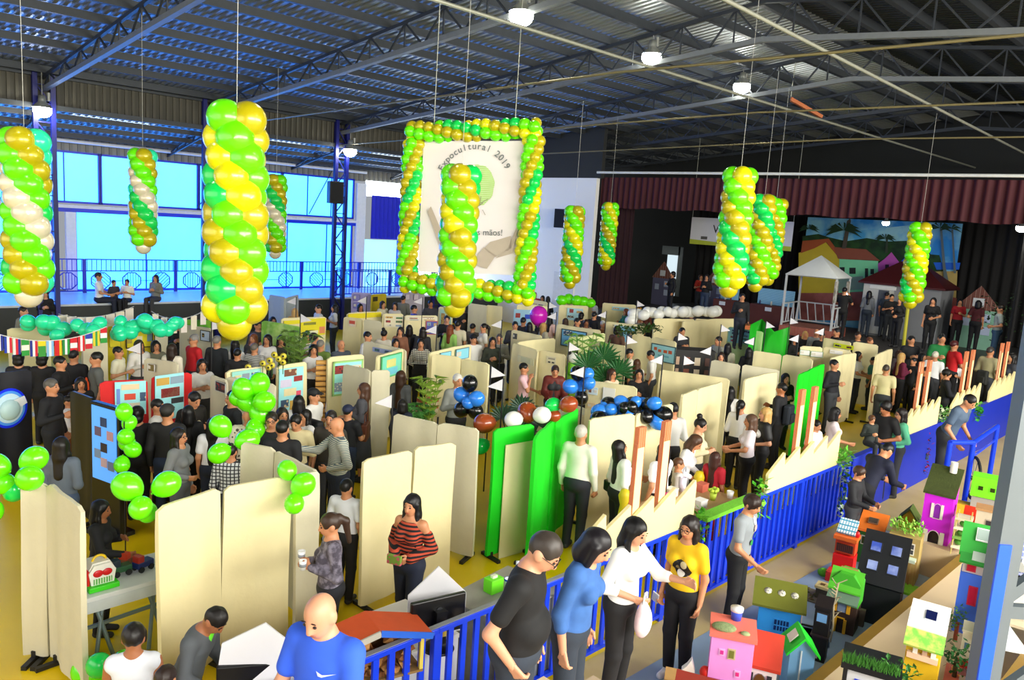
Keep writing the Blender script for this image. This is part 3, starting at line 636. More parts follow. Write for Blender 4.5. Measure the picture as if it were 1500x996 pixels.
poster('Y3', 0, (340, 545), (382, 562), '#98d8cc', 'light blue board with three animal pictures', 0, custom=[(.08, .2, .3, .75, '#d6cf9a'), (.34, .2, .58, .8, '#8c98a4'), (.66, .15, .9, .8, '#35506e')])
poster('Z2', 0, (316, 557), (331, 577), '#3a2a2e', 'dark film poster pinned on the grey-shaded leaf', 2, '#c8c8c4', seed=13)
poster('RD', 0, (168, 560), (214, 606), CYB, 'light blue board on red cloth, next to the display screen', 0, custom=[(.2, .76, .78, .92, '#e6cda2'), (.3, .46, .66, .64, '#d2452c'), (.2, .1, .8, .36, '#d8cfb4'), (.8, .4, .99, .66, '#35506e'), (.05, .35, .16, .8, '#6f8fd8')])
poster('RD2', 0, (227, 551), (269, 610), CYB, 'light blue board on red cloth with a red bordered cream notice', 0, custom=[(.04, .78, .48, .94, '#caa24a'), (.52, .78, .98, .94, '#8aa2b4'), (.2, .5, .84, .7, '#9c3030'), (.23, .515, .81, .685, '#e8d8b0'), (.55, .34, .98, .46, '#2b2b30'), (.05, .08, .5, .3, '#dfe8ea')])
poster('GY', 0, (217, 532), (227, 545), '#7a6a3a', 'small brown photo near the white pennant', 1, '#d8d8d4')
poster('FA', 0, (294, 483), (308, 501), '#c6d6ee', 'black framed white sheet beside the man in red', 1, '#15181c', seed=2)
poster('FD', 0, (416, 470), (440, 474), '#eadb1c', 'long yellow strip notice', 0); poster('FD', 0, (441, 468), (476, 490), '#e8da1e', 'yellow notice with a coral corner', 0, custom=[(.1, .65, .6, .8, '#8a8a30'), (.2, .1, .7, .3, '#e8e6c0'), (.75, .1, .98, .5, '#e08a5c')])
poster('FE', 0, (511, 468), (521, 479), '#e6d3ba', 'small heart shaped red and white notice', 0, custom=[(.1, .4, .9, .9, '#c8503c'), (.3, .1, .7, .4, '#e8d8c8')])
poster('FF', 0, (510, 460), (558, 464), '#ecd91a', 'yellow strip along the partition edge', 0)
poster('FG', 0, (563, 462), (590, 480), '#e4dabc', 'sheet of small dark photos', 6, seed=17); poster('FG2', 0, (594, 463), (640, 470), '#e4dabc', 'row of small black and white photos', 6, seed=18); poster('FG2', 0, (624, 470), (640, 490), '#4a55a8', 'red and blue collage on the photo partition', 4, '#c45050', seed=19)
poster('FH', 0, (645, 453), (660, 483), '#b4dcc4', 'light green sheet with a small green seal', 1, seed=20)
poster('FJ', 0, (518, 431), (527, 441), '#8c86c8', 'lilac square sheet near the column, upper', 1, '#5a50a8'); poster('FJ', 0, (518, 443), (527, 452), '#8c86c8', 'lilac square sheet near the column, lower', 1, '#5a50a8')
poster('FJ2', 0, (547, 435), (553, 441), '#3a3410', 'black bee picture on the mustard board', 0); poster('FJ3', 0, (594, 431), (600, 439), '#d8ccd8', 'first of two small sheets below the banner', 0, '#8a7a9a'); poster('FJ3', 0, (606, 431), (613, 439), '#d8ccd8', 'second of two small sheets below the banner', 0, '#8a7a9a')
poster('FK', 0, (753, 453), (778, 478), '#9ccbe8', 'light blue board with two small screens', 0, custom=[(.1, .5, .36, .78, '#9c3030'), (.62, .45, .92, .72, '#1a44c8')]); poster('FL', 0, (778, 443), (797, 452), '#e0d9b4', 'sheet with a dragonfly drawing', 3, seed=23)
poster('FM', 0, (831, 451), (853, 470), '#a8d4e2', 'pale blue text board near the stage', 3, seed=24); poster('FN', 0, (897, 449), (921, 456), '#9cd2e6', 'light blue sign over the orange toys', 1, seed=25)
poster('FQ', 0, (1068, 480), (1100, 506), '#97d6d0', 'mint board with eight small photos', 8, seed=26); poster('FR', 0, (1172, 512), (1186, 521), '#e9e4e0', 'green bordered white sheet, first of the pair below the kiosk', 1, '#4a9a6a'); poster('FR', 0, (1188, 514), (1205, 524), '#e9e4e0', 'green bordered sheet with a red car picture', 1, '#4a9a6a')
poster('L', 0, (1222, 502), (1250, 513), '#d9e01c', 'bright yellow notice on the cream partition near the stage', 2, seed=28); poster('FS', 0, (1216, 512), (1234, 520), '#eeeae6', 'white notice beside the bright narrow leaf', 1)
poster('FU', 0, (160, 483), (177, 508), '#e7d312', 'yellow board with a small brown photo', 0, '#b8a40c', custom=[(.4, .55, .8, .9, '#7a4a36')]); poster('FU', 1, (184, 481), (224, 508), '#ecd90e', 'wide yellow board with a centre tag and a photo', 0, '#4a4010', custom=[(.02, .25, .22, .65, '#b4a03a'), (.4, .35, .6, .58, '#e6dcb0'), (.78, .3, .98, .66, '#7a9aa8')])
poster('O', 0, (759, 520), (782, 536), '#d8d2a8', 'sheet with a faint round drawing', 0, custom=[(.2, .1, .8, .9, '#c4c4a0')]); poster('O2', 0, (801, 521), (814, 534), '#dad2b0', 'small sheet with a car picture', 0, custom=[(.2, .6, .9, .8, '#9a9484'), (.2, .1, .45, .3, '#3a3a34'), (.6, .1, .85, .3, '#3a3a34')]); poster('U', 0, (752, 488), (757, 497), '#4a4a44', 'small black and white photo on the low partition', 1)
# cream strips on the green drapes
for key, a, b, lab in (('F', (741, 652), (777, 832), 'cream cloth strip in the middle of the green drape'),):
    poster(key, 0, a, b, '#efe2b4', lab, 0, cat='cloth', name='cloth_strip')
# glowing ring poster
def ring():
    p = on_leaf('BK', 0, 13, 598); pp, d, n, _ = LEAVES[('BK', 0)]; right = d if d.dot(Vector(CR)) > 0 else -d
    X = Matrix(((right.x, -n.x, 0, p.x), (right.y, -n.y, 0, p.y), (0, 0, 1, p.z), (0, 0, 0, 1)))
    t = thing('ring_poster', 'printed blue ring around a pale ball on the black partition', 'poster', tuple(p)); M0 = Matrix.Translation(-p) @ X
    disc = lambda r, off: ([(r * math.cos(a), off, r * math.sin(a) * 1.1) for a in np.linspace(0, 2 * math.pi, 33)[:-1]], [list(range(32))])
    for nm, r, off, c in (('outer_ring', .27, 0, '#0a2cf0'), ('inner_ring', .235, -.006, '#4f9bff'), ('halo', .20, -.012, '#c8e4f4')): MB().add(*disc(r, off), 0, False, M0).build(nm, mat(c, .4, 0, .1), t)
    MB().ell((0, -.03, -.02), (.15, .07, .155), 0, M0).build('ball', mat('#b4d4d8', .4, 0, .1), t)
    MB().prism([(.05, .12), (.2, .16), (.24, .05), (.14, .0)], .02, 0, M0 @ Matrix.Translation((0, -.05, 0))).build('paper_scrap', mat('#e0e4e8', .6), t)
ring()
# big upright display screen
def screen():
    a, b = Vector(at(137, 586, 1.75)), Vector(at(172, 596, 1.75)); d = b - a; L = d.length; an = math.atan2(d.y, d.x)
    t = thing('display_screen', 'tall black upright display with a blue page of photos, beside the lime balloons', 'display', (a.x, a.y, 0), an)
    L = max(L, .62); MB().box((L / 2, 0, .9), (L, .1, 1.7)).build('housing', mat('#08080a', .25), t, .015)
    MB().box((L / 2, -.055, 1.22), (L * .84, .01, .98)).build('panel', mat('#4f97ea', .3, 0, .06, 3, emit=.35), t)
    for i, (x, z, c) in enumerate(((.5, 1.52, '#27406e'), (.3, 1.38, '#6a5a7a'), (.72, 1.36, '#c89aa8'), (.5, 1.18, '#2a2436'), (.28, 1.08, '#7a94b8'), (.5, .98, '#c8aab8'), (.74, .96, '#6a7ea8'))): MB().box((L * x, -.062, z), (L * .22, .006, .12)).build('picture', mat(c, .4), t)
    MB().box((L / 2, 0, .03), (L * .9, .36, .06)).build('base', mat('#08080a', .4), t)
screen()
# loose booth balloons
def bunch(px, py, z, balls, label, r=.105, group='balloon bunches on the booths'):
    p = at(px, py, z); t = thing('balloon_bunch', label, 'balloons', tuple(p), 0, group)
    for i, (dx, dz, c, s) in enumerate(balls):
        v = Vector(R0) * dx * r * 2 + Vector((0, 0, dz * r * 2)) + Vector(F0) * (.12 * math.sin(2.3 * i))
        balloon(t, v, r * s, c, (v.x + .001, v.y, v.z + .05), 1.08)
    return t
fl = lambda c: [(-1.0, .2, c, 1.05), (.55, .75, c, 1.0), (.75, -.15, c, .95), (0, -.35, c, .9), (-.1, -1.0, c, .85)]
bunch(22, 686, 1.86, [(-.9, .05, LIME, 1.15), (.6, .35, LIME, 1.1), (1.0, -.2, LIME, 1.1), (-.3, -1.2, GREEN, .9), (-.6, -.8, LIME, .9), (-.75, -1.9, LIME, .9)], 'lime balloon flower at the corner of the grey-shaded aisle partition')
bunch(212, 722, 1.82, [(-.75, .25, LIME, 1.2), (.75, .3, LIME, 1.1), (.1, -.45, LIME, .95), (-.05, -1.0, LIME, .85)], 'lime balloon flower on the corner of the big double partition')
bunch(435, 712, 1.72, [(.3, .1, LIME, 1.1), (-.6, .6, LIME, .9), (.05, -.65, LIME, .9)], 'lime balloons peeking out behind the big double partition')
bunch(343, 645, 1.76, [(-.75, .75, LIME, 1.15), (.6, -.05, LIME, 1.2), (-.6, -.6, LIME, 1.1)], 'lime balloon flower at the end of the double grey-shaded partition')
bunch(370, 590, 1.8, [(-.5, .7, LIME, 1.1), (.2, .95, LIME, 1.1), (.75, .2, LIME, 1.1), (-.35, 0, LIME, 1.1), (.4, -.6, LIME, 1.1), (.3, -1.3, LIME, 1), (-.9, .1, LIME, .9)], 'bunch of lime balloons in front of the animal picture board', .13)
bs = bunch(182, 640, 1.5, [(0, 1.6, LIME, 1), (.1, .8, LIME, .9), (.4, .2, LIME, 1), (0, -.5, LIME, 1), (.45, -.8, LIME, 1), (.1, -1.6, LIME, .95)], 'string of lime balloons along the edge of the display screen', .10); MB().tube((0, 0, -1.5), (0, 0, .35), .008, n=6).build('stick', foot_m, bs)
bunch(152, 985, .16, [(-.6, 0, LIME, 1.1), (.6, .15, LIME, 1.1), (.1, .6, GREEN, .9)], 'lime balloons lying on the floor under the trestle table', .12)
for x, y, lab, k in ((66, 470, 'mint balloon arch end beside the cream partition by the platform', 7), (118, 478, 'mint balloon cluster above the string of flags', 6), (175, 472, 'mint balloon pair above the yellow boards', 4), (228, 474, 'mint balloon cluster over the yellow boards by the seated person', 7)):
    rg = random.Random(x); bunch(x, y + 5, 1.9, [(rg.uniform(-1.5, 1.5), rg.uniform(-.7, .55), MINT, rg.uniform(.85, 1.15)) for _ in range(k + 2)], lab, .13)
bunch(687, 583, 1.75, [(0, .95, BLACKB, 1), (-.5, .1, BLUEB, 1), (.5, .1, BLUEB, 1), (-.45, -.85, BLACKB, 1), (.45, -.85, BLACKB, 1), (0, -.2, BLUEB, .8)], 'small blue and black balloon flower on the pennant pole behind the man in grey', .12)
bunch(850, 567, 1.7, [(-.3, 1.0, BLACKB, 1), (.5, .9, BLUEB, .9), (-.75, .1, BLUEB, 1.05), (.1, .1, BLUEB, .95), (.15, -.8, BLACKB, 1), (.55, .4, BLUEB, .9)], 'blue and black balloon string beside the woman in the maroon blazer', .12)
rg = random.Random(5); L_ = []
for i in range(32):
    u = i / 31; L_.append((-2.3 + 4.6 * u + rg.uniform(-.3, .3), -.9 + .9 * u + rg.uniform(-.9, .7), (BLUEB, BLACKB)[(i // 2 + i) % 2], rg.uniform(.8, 1.25)))
bunch(925, 594, 1.82, L_, 'large blue and black balloon cluster on the cream partition', .105)
bunch(775, 606, 1.86, [(-2.6, -.75, BROWNB, 1.2), (-.1, 0, BROWNB, 1.2), (.75, .1, WHITEB, 1.0), (1.5, -.1, BROWNB, .75), (2.3, .7, BROWNB, 1.0), (-.9, -.3, WHITEB, 1), (1.4, .5, GREEN, .9), (-2.7, -2.1, GREEN, .95)], 'brown, white and green balloons along the green drapes', .115)
rg = random.Random(9); bunch(985, 459, 1.9, [(-3.6 + .45 * i, -.25 + .045 * i + rg.uniform(-.15, .15), WHITEB, rg.uniform(.9, 1.1)) for i in range(18)] + [(-3.8, -.9, WHITEB, 1), (-3.9, -1.6, WHITEB, 1.1), (-3.7, -2.3, WHITEB, 1)], 'roll of white balloons along the long cream partition', .17)
bunch(841, 441, 1.85, [(-1.2, 0, LIME, 1), (-.5, .15, LIME, 1), (.2, .1, LIME, 1), (.9, 0, LIME, 1), (1.6, -.1, LIME, .9)], 'lime balloon row near the foot of the white wall', .18)
bunch(789, 462, 1.8, [(0, 0, MAG, 1)], 'single magenta balloon above the heads', .26); 
# ================================================================== people
def surfnet(F, o, h):
    """smooth closed surface of a sampled distance field"""
    S = F < 0; nx, ny, nz = F.shape
    cs = [(0, 0, 0), (1, 0, 0), (0, 1, 0), (1, 1, 0), (0, 0, 1), (1, 0, 1), (0, 1, 1), (1, 1, 1)]
    sl = lambda c: (slice(c[0], nx - 1 + c[0]), slice(c[1], ny - 1 + c[1]), slice(c[2], nz - 1 + c[2]))
    cnt = sum(S[sl(c)].astype(np.int8) for c in cs); act = (cnt > 0) & (cnt < 8); I = np.argwhere(act)
    if len(I) == 0: return np.zeros((0, 3)), np.zeros((0, 4), int)
    ID = -np.ones(act.shape, int); ID[act] = np.arange(len(I))
    V = np.array([F[I[:, 0] + c[0], I[:, 1] + c[1], I[:, 2] + c[2]] for c in cs]); P = np.zeros((len(I), 3)); N = np.zeros(len(I))
    for a, b in ((0, 1), (2, 3), (4, 5), (6, 7), (0, 2), (1, 3), (4, 6), (5, 7), (0, 4), (1, 5), (2, 6), (3, 7)):
        va, vb = V[a], V[b]; k = (va < 0) != (vb < 0); t = np.where(k, va / np.where(k, va - vb, 1), 0)
        for ax in range(3): P[:, ax] += np.where(k, cs[a][ax] + t * (cs[b][ax] - cs[a][ax]), 0)
        N += k
    P = (P / N[:, None] + I) * h + o; Q = []
    for ax in range(3):
        u, v = (ax + 1) % 3, (ax + 2) % 3
        A = S.take(range(F.shape[ax] - 1), ax); B = S.take(range(1, F.shape[ax]), ax); E = np.argwhere(A != B)
        E = E[(E[:, u] > 0) & (E[:, v] > 0) & (E[:, u] < F.shape[u] - 1) & (E[:, v] < F.shape[v] - 1)]
        if not len(E): continue
        eu = np.eye(3, dtype=int)[u]; ev = np.eye(3, dtype=int)[v]; g = lambda q: ID[q[:, 0], q[:, 1], q[:, 2]]
        q = np.stack([g(E - eu - ev), g(E - ev), g(E), g(E - eu)], 1); fl = S[E[:, 0], E[:, 1], E[:, 2]]
        q[~fl] = q[~fl][:, ::-1]; Q.append(q)
    return P, np.concatenate(Q)
def cone(a, b, ra, rb, fy=1.): return ('c', np.array(a, float), np.array(b, float), ra, rb, fy)
def ellp(c, r): return ('e', np.array(c, float), np.array(r, float))
def dist(p, P):
    if p[0] == 'c':
        _, a, b, ra, rb, fy = p; d = b - a; X = [P[0] - a[0], P[1] - a[1], P[2] - a[2]]; L = max(d @ d, 1e-9)
        t = np.clip((X[0] * d[0] + X[1] * d[1] + X[2] * d[2]) / L, 0, 1)
        return np.sqrt((X[0] - t * d[0]) ** 2 + ((X[1] - t * d[1]) / fy) ** 2 + (X[2] - t * d[2]) ** 2) - (ra + t * (rb - ra))
    _, c, r = p; q = [(P[i] - c[i]) for i in range(3)]
    k0 = np.sqrt(sum((q[i] / r[i]) ** 2 for i in range(3))); k1 = np.sqrt(sum((q[i] / r[i] ** 2) ** 2 for i in range(3))) + 1e-9
    return k0 * (k0 - 1) / k1
def bounds(p):
    if p[0] == 'c': r = max(p[3], p[4]); return np.minimum(p[1], p[2]) - r, np.maximum(p[1], p[2]) + r
    return p[1] - p[2], p[1] + p[2]
def sdf_mesh(prims, h, k=.03, neg=(), fn=None):
    B = [bounds(p) for p in prims]; lo = np.min([b[0] for b in B], 0) - 3 * h; hi = np.max([b[1] for b in B], 0) + 3 * h
    n = np.ceil((hi - lo) / h).astype(int) + 1; ax = [lo[i] + h * np.arange(n[i]) for i in range(3)]; F = np.full(tuple(n), .5)
    for sgn, ps in ((1, prims), (-1, neg)):
        for p in ps:
            b = bounds(p); m = max(k, 2.5 * h) + .01
            s = [slice(max(0, int((b[0][i] - m - lo[i]) / h)), max(0, int((b[1][i] + m - lo[i]) / h) + 2)) for i in range(3)]
            P = (ax[0][s[0]][:, None, None], ax[1][s[1]][None, :, None], ax[2][s[2]][None, None, :])
            sub = F[s[0], s[1], s[2]]
            if sub.size == 0: continue
            d = dist(p, P)
            if sgn > 0: q = np.maximum(k - np.abs(sub - d), 0) / k; F[s[0], s[1], s[2]] = np.minimum(sub, d) - q * q * k / 4
            else: F[s[0], s[1], s[2]] = np.maximum(sub, -d)
    if fn: F = fn(F, ax)
    F[0] = F[-1] = .5; F[:, 0] = F[:, -1] = .5; F[:, :, 0] = F[:, :, -1] = .5
    return surfnet(F, lo, h)
def to_obj(name, parts, m, parent, s):
    V = []; Fc = []; o = 0
    for v, f in parts: V.append(v); Fc.append(f + o); o += len(v)
    V = np.concatenate(V) * s; Fc = np.concatenate(Fc); me = bpy.data.meshes.new(name)
    me.vertices.add(len(V)); me.vertices.foreach_set('co', V.astype(np.float32).ravel()); n = len(Fc)
    me.loops.add(4 * n); me.loops.foreach_set('vertex_index', Fc.astype(np.int32).ravel()); me.polygons.add(n)
    me.polygons.foreach_set('loop_start', np.arange(0, 4 * n, 4, dtype=np.int32)); me.polygons.foreach_set('loop_total', np.full(n, 4, np.int32))
    me.polygons.foreach_set('use_smooth', np.ones(n, bool)); me.update(calc_edges=True); me.validate()
    me.materials.append(m); ob = bpy.data.objects.new(name, me); COL.objects.link(ob); ob.parent = parent; return ob
ARM = {  # elbow and wrist seen from the shoulder; x counts outwards
    'down': ((.05, .03, -.28), (.06, -.05, -.52)), 'hold': ((.06, .03, -.27), (-.07, -.21, -.19)), 'waist': ((.09, .05, -.26), (-.05, -.16, -.32)),
    'fwd': ((.05, -.08, -.26), (-.03, -.30, -.31)), 'reach': ((.03, -.22, -.17), (.0, -.46, -.12)), 'up': ((.07, -.15, -.22), (-.05, -.19, .03)), 'face': ((.05, -.14, -.24), (-.10, -.16, .0)),
    'pocket': ((.1, .1, -.26), (.03, -.04, -.45)), 'out': ((.22, -.05, -.14), (.42, -.18, -.20)), 'rail': ((.08, -.06, -.28), (.05, -.30, -.40)), 'cross': ((.06, -.02, -.27), (-.2, -.17, -.18))}
SKIN = {'l': '#c98a62', 'm': '#a86a44', 'd': '#7a4a30', 'p': '#d69a78'}; SEGS = [(v[0].xy, v[0].xy + v[1].xy * v[3]) for v in LEAVES.values()]
def hand(w, d, inward, h, open_=.35):
    d = np.array(d) / np.linalg.norm(d); n = np.array(inward, float); n -= d * (n @ d); n /= np.linalg.norm(n); s = np.cross(d, n); pr = []
    r = max(.0085, h * 1.05)
    for i, (off, L) in enumerate(((-.030, .062), (-.010, .074), (.011, .070), (.031, .055))):
        b = w + d * .085 + s * off; pr.append(cone(w + s * off * .5, b, .014, .0125))
        k = b + d * L * .52 * math.cos(open_) + n * L * .52 * math.sin(open_); e = k + d * L * .48 * math.cos(2.2 * open_) + n * L * .48 * math.sin(2.2 * open_)
        pr += [cone(b, k, r * 1.08, r), cone(k, e, r, r * .85)]
    t0 = w + d * .025 - s * .02; t1 = w + d * .055 - s * .052 + n * .015; pr += [cone(t0, t1, .014, .011), cone(t1, t1 + d * .035 - s * .004 + n * .012, .0105, .009)]
    return sdf_mesh(pr, h, .012)
N_P = 0; CROWD = []
def person(x, y, H, sex, hair, hc, top, sleeve, pants, face, pose, label, z=0., tone='l', lean=0., nod=0., sit=False, heavy=1., glasses=False, hat=None, dress=None, shoes='#2a2a2c', group='visitors', pos=None, short=False, stride=0., jacket=None, yaw=0., apron=None):
    global N_P; N_P += 1
    f = sex == 'f'; hz = .90; sw = .148 if f else .175
    p = Vector(pos) if pos else Vector(at(x, y, z + H)); D = Vector((p.x, p.y)).length
    cl, sl_ = math.cos(R(lean)), math.sin(R(lean))
    def T(q): q = np.array(q, float); dz = q[2] - hz; return np.array([q[0], q[1] * cl - dz * sl_, hz + dz * cl + q[1] * sl_])
    nk = T((0, .012, 1.44)); cn, sn = math.cos(R(lean + nod)), math.sin(R(lean + nod)); cy, sy = math.cos(R(yaw)), math.sin(R(yaw))
    def Hd(q):
        q = np.array(q, float); u = q[0] * cy - q[1] * sy; v = q[0] * sy + q[1] * cy; dz = q[2] - 1.44
        return nk + np.array([u, v * cn - dz * sn, dz * cn + v * sn])
    s = H / 1.70; top_ = Hd((0, 0, 1.70))
    def place(p_, s_):
        tc = -Vector((p_.x, p_.y)).normalized(); a = math.atan2(tc.y, tc.x) + R(face) + math.pi / 2; o_ = rotz(a) @ Vector((top_[0] * s_, top_[1] * s_, 0)); return a, Vector((p_.x - o_.x, p_.y - o_.y, z))
    if pos: a, root = place(p, s); root = Vector((p.x, p.y, z))
    else:
        best = None
        for dl in (0, .12, -.12, .25, -.25, .4, -.4, .55, -.55, .7, -.7, .9, -.9, 1.1, -1.1):
            q_ = Vector(at(x, y, z + top_[2] * s)); kb = min(1, 23.5 / max(q_.x, .1)) if z < .1 else 1; k_ = kb * (1 + (-abs(dl) * 1.6 if kb < 1 else dl) / D); q_ = Vector((q_.x * k_, q_.y * k_, CAMH + (q_.z - CAMH) * k_)); s_ = (q_.z - z) / top_[2]
            if abs(s_ / s - 1) > .13 and dl: continue
            a, root = place(q_, s_); sc_ = 0
            for o_ in CROWD: sc_ += max(0, .40 - (Vector(o_) - root.xy).length)
            for u_, v_ in SEGS:
                w_ = v_ - u_; t_ = max(0, min(1, (root.xy - u_).dot(w_) / max(w_.length_squared, 1e-6))); sc_ += 2 * max(0, .24 - (root.xy - u_ - w_ * t_).length) if z < .1 else 0
            if best is None or sc_ < best[0] - .01: best = (sc_, a, root, s_)
            if best[0] < .01: break
        _, a, root, s = best
    CROWD.append(tuple(root.xy)); t = thing('person', label, 'person', tuple(root), a, group); h = min(.022, max(.0085, .00125 * D))
    def hell(c, r): return ellp(Hd(c), r)
    if sit: off = -.45; ks = [(sg * .1, -.40, .50) for sg in (-1, 1)]; an = [(sg * .1, -.42, .08) for sg in (-1, 1)]; hp = [(sg * .085, 0, .50) for sg in (-1, 1)]
    else: ks = [(sg * .088, -.02 - sg * stride, .49) for sg in (-1, 1)]; an = [(sg * .09, .02 - sg * stride * 1.6, .085) for sg in (-1, 1)]; hp = [(sg * .085, 0, .90) for sg in (-1, 1)]
    dz = -.40 if sit else 0
    def D_(q): q = np.array(q, float); return q + np.array([0, 0, dz])
    tor = [cone(T((0, .0, .96)), T((0, .0, 1.06)), .135 * heavy, .118 * heavy, .72), cone(T((0, 0, 1.06)), T((0, .0, 1.30)), .118 * heavy, .142 if f else .155, .68), cone(T((-sw * .8, .01, 1.375)), T((sw * .8, .01, 1.375)), .062, .062), cone(T((0, .01, 1.38)), T((0, .012, 1.45)), .06, .055)]
    if f: tor += [ellp(T((sg * .065, -.085, 1.255)), (.062, .055, .06)) for sg in (-1, 1)]
    if heavy > 1.1: tor.append(ellp(T((0, -.045, 1.09)), (.135 * heavy, .105 * heavy, .13)))
    pel = [ellp(T((0, .01, .93)), ((.168 if f else .158) * heavy, .125 * heavy, .12))]
    legs = []
    for i in (0, 1): legs += [cone(hp[i], ks[i], .088 * (heavy * .5 + .5), .056), cone(ks[i], an[i], .055, .038)]
    arms, slv, hands = [], [], []
    ps = pose.split(',') if ',' in pose else [pose, pose]
    for sg, pn in zip((-1, 1), ps):
        e_, w_ = ARM[pn]; S0 = (sg * sw, .01, 1.385); M_ = lambda q: T((S0[0] + sg * q[0], S0[1] + q[1], S0[2] + q[2]))
        sh, el, wr = T(S0), M_(e_), M_(w_); arms += [cone(sh, el, .047, .037), cone(el, wr, .037, .026)]
        if sleeve == 'long': slv += [cone(sh, el, .064, .052), cone(el, el + (wr - el) * .97, .052, .040)]
        elif sleeve == 'mid': slv += [cone(sh, el, .064, .052), cone(el, el + (wr - el) * .35, .052, .047)]
        elif sleeve == 'short': slv.append(cone(sh, sh + (el - sh) * .62, .066, .06))
        hands.append((wr, wr - el, M_((e_[0] - .5, e_[1] - .2, e_[2])) - el, pn))
    head = [hell((0, .004, 1.60), (.074, .094, .098)), hell((0, -.03, 1.54), (.054, .062, .066)), cone(Hd((0, -.085, 1.595)), Hd((0, -.106, 1.560)), .010, .014), cone(nk - np.array([0, 0, .03]), Hd((0, .01, 1.53)), .054, .052)] + [hell((sg * .076, .012, 1.575), (.013, .021, .031)) for sg in (-1, 1)]
    mv = (lambda prs: prs) if not sit else (lambda prs: [('c', q[1] + [0, 0, dz], q[2] + [0, 0, dz], *q[3:]) if q[0] == 'c' else ('e', q[1] + [0, 0, dz], q[2]) for q in prs])
    skin = mat(SKIN[tone], .5, 0, .05, 12, sss=.08)
    body = [sdf_mesh(mv(head + tor[2:] + arms) + ([cone(q[1], q[2], q[3] * .8, q[4] * .8) for q in legs]) + mv([cone(T((0, 0, .92)), T((0, 0, 1.38)), .09, .11, .7)]), h, .028)]
    for wr, d, inw, pn in hands:
        body.append(hand(wr + [0, 0, dz], d, inw, .005 if D < 9 else min(.011, h), .6 if pn in ('down', 'pocket') else .45))
    to_obj('body', body, skin, t, s)
    # face
    if abs(((face + yaw + 180) % 360) - 180) < 125 and D < 22:
        ey = MB(); br = MB()
        for sg in (-1, 1):
            for mb_, c, r in ((ey, (sg * .031, -.086, 1.592), (.0125, .008, .0085)), (br, (sg * .032, -.088, 1.617), (.017, .005, .0032))):
                q = Hd(c) + [0, 0, dz]; mb_.ell(tuple(q * s), tuple(np.array(r) * s), n=8, k=6)
        ey.build('eyes', mat('#241a16', .3), t); br.build('eyebrows', mat('#2a1c14' if hc not in ('#b9b4aa', '#8a8682') else '#8a8078', .8), t)
        q = Hd((0, -.089, 1.527)) + [0, 0, dz]; MB().ell(tuple(q * s), (.023 * s, .011 * s, .009 * s), n=8, k=6).build('mouth', mat('#a8503f' if f else '#9a5a48', .5), t)
        if glasses:
            g = MB()
            for sg in (-1, 1):
                c = [Hd((sg * .033 + .024 * math.cos(a_), -.104, 1.590 + .019 * math.sin(a_))) + [0, 0, dz] for a_ in np.linspace(0, 2 * math.pi, 13)]
                g.path([tuple(q * s) for q in c], .0028, 5); g.tube(tuple((Hd((sg * .057, -.102, 1.595)) + [0, 0, dz]) * s), tuple((Hd((sg * .08, .0, 1.59)) + [0, 0, dz]) * s), .0026, n=5)
            g.tube(tuple((Hd((-.01, -.105, 1.594)) + [0, 0, dz]) * s), tuple((Hd((.01, -.105, 1.594)) + [0, 0, dz]) * s), .0026, n=5); g.build('glasses', mat('#141416', .3), t)
    # hair
    fcut = [hell((0, -.105, 1.565), (.064, .060, .082))]; cap_ = hell((0, .012, 1.612), (.083, .103, .099)); pr = [cap_]; neg = list(fcut); hk = .02
    if hair == 'short': pr = [hell((0, .010, 1.616), (.081, .101, .097))]; neg += [hell((0, -.02, 1.52), (.12, .115, .062))]
    elif hair == 'buzz': pr = [hell((0, .010, 1.610), (.077, .098, .096))]; neg += [hell((0, -.03, 1.53), (.12, .12, .07))]
    elif hair == 'balding': pr = [hell((0, .012, 1.59), (.080, .100, .08))]; neg = [hell((0, -.05, 1.69), (.09, .11, .075)), hell((0, -.075, 1.575), (.10, .08, .12)), hell((0, -.02, 1.51), (.12, .115, .05))]
    elif hair in ('long', 'vlong', 'half'):
        L = {'long': .36, 'vlong': .52, 'half': .24}[hair]
        pr += [cone(Hd((0, .045, 1.60)), Hd((0, .05, 1.46)), .085, .085, .8), cone(Hd((0, .05, 1.46)), T((0, .10, 1.47 - L)), .088, .055, .5)] + [cone(Hd((sg * .068, -.005, 1.60)), Hd((sg * .075, -.01, 1.49)), .028, .026) for sg in (-1, 1)] + [cone(Hd((sg * .075, -.01, 1.49)), T((sg * .095, -.055, 1.47 - L * .6)), .03, .018) for sg in (-1, 1)]
    elif hair == 'bob': pr += [cone(Hd((0, .03, 1.60)), Hd((0, .035, 1.49)), .092, .094, .95)] + [cone(Hd((sg * .07, -.015, 1.61)), Hd((sg * .077, -.03, 1.48)), .032, .03) for sg in (-1, 1)]
    elif hair == 'pony': pr += [cone(Hd((0, .10, 1.64)), Hd((0, .155, 1.58)), .035, .04), cone(Hd((0, .155, 1.58)), Hd((0, .15, 1.36)), .04, .022)]; neg += [hell((0, -.02, 1.52), (.12, .10, .05))]
    elif hair == 'bun': pr += [hell((0, .07, 1.725), (.047, .047, .043))]; neg += [hell((0, -.02, 1.52), (.12, .10, .05))]
    elif hair == 'curly': pr = [hell((0, .015, 1.62), (.098, .112, .105)), hell((0, .05, 1.54), (.09, .075, .08))]
    elif hair == 'mop': pr = [hell((0, .008, 1.618), (.090, .108, .100))] + [cone(Hd((sg * .07, -.03, 1.62)), Hd((sg * .078, -.01, 1.555)), .024, .018) for sg in (-1, 1)]; neg = [hell((0, -.112, 1.545), (.066, .06, .072)), hell((0, -.02, 1.49), (.12, .13, .05))]
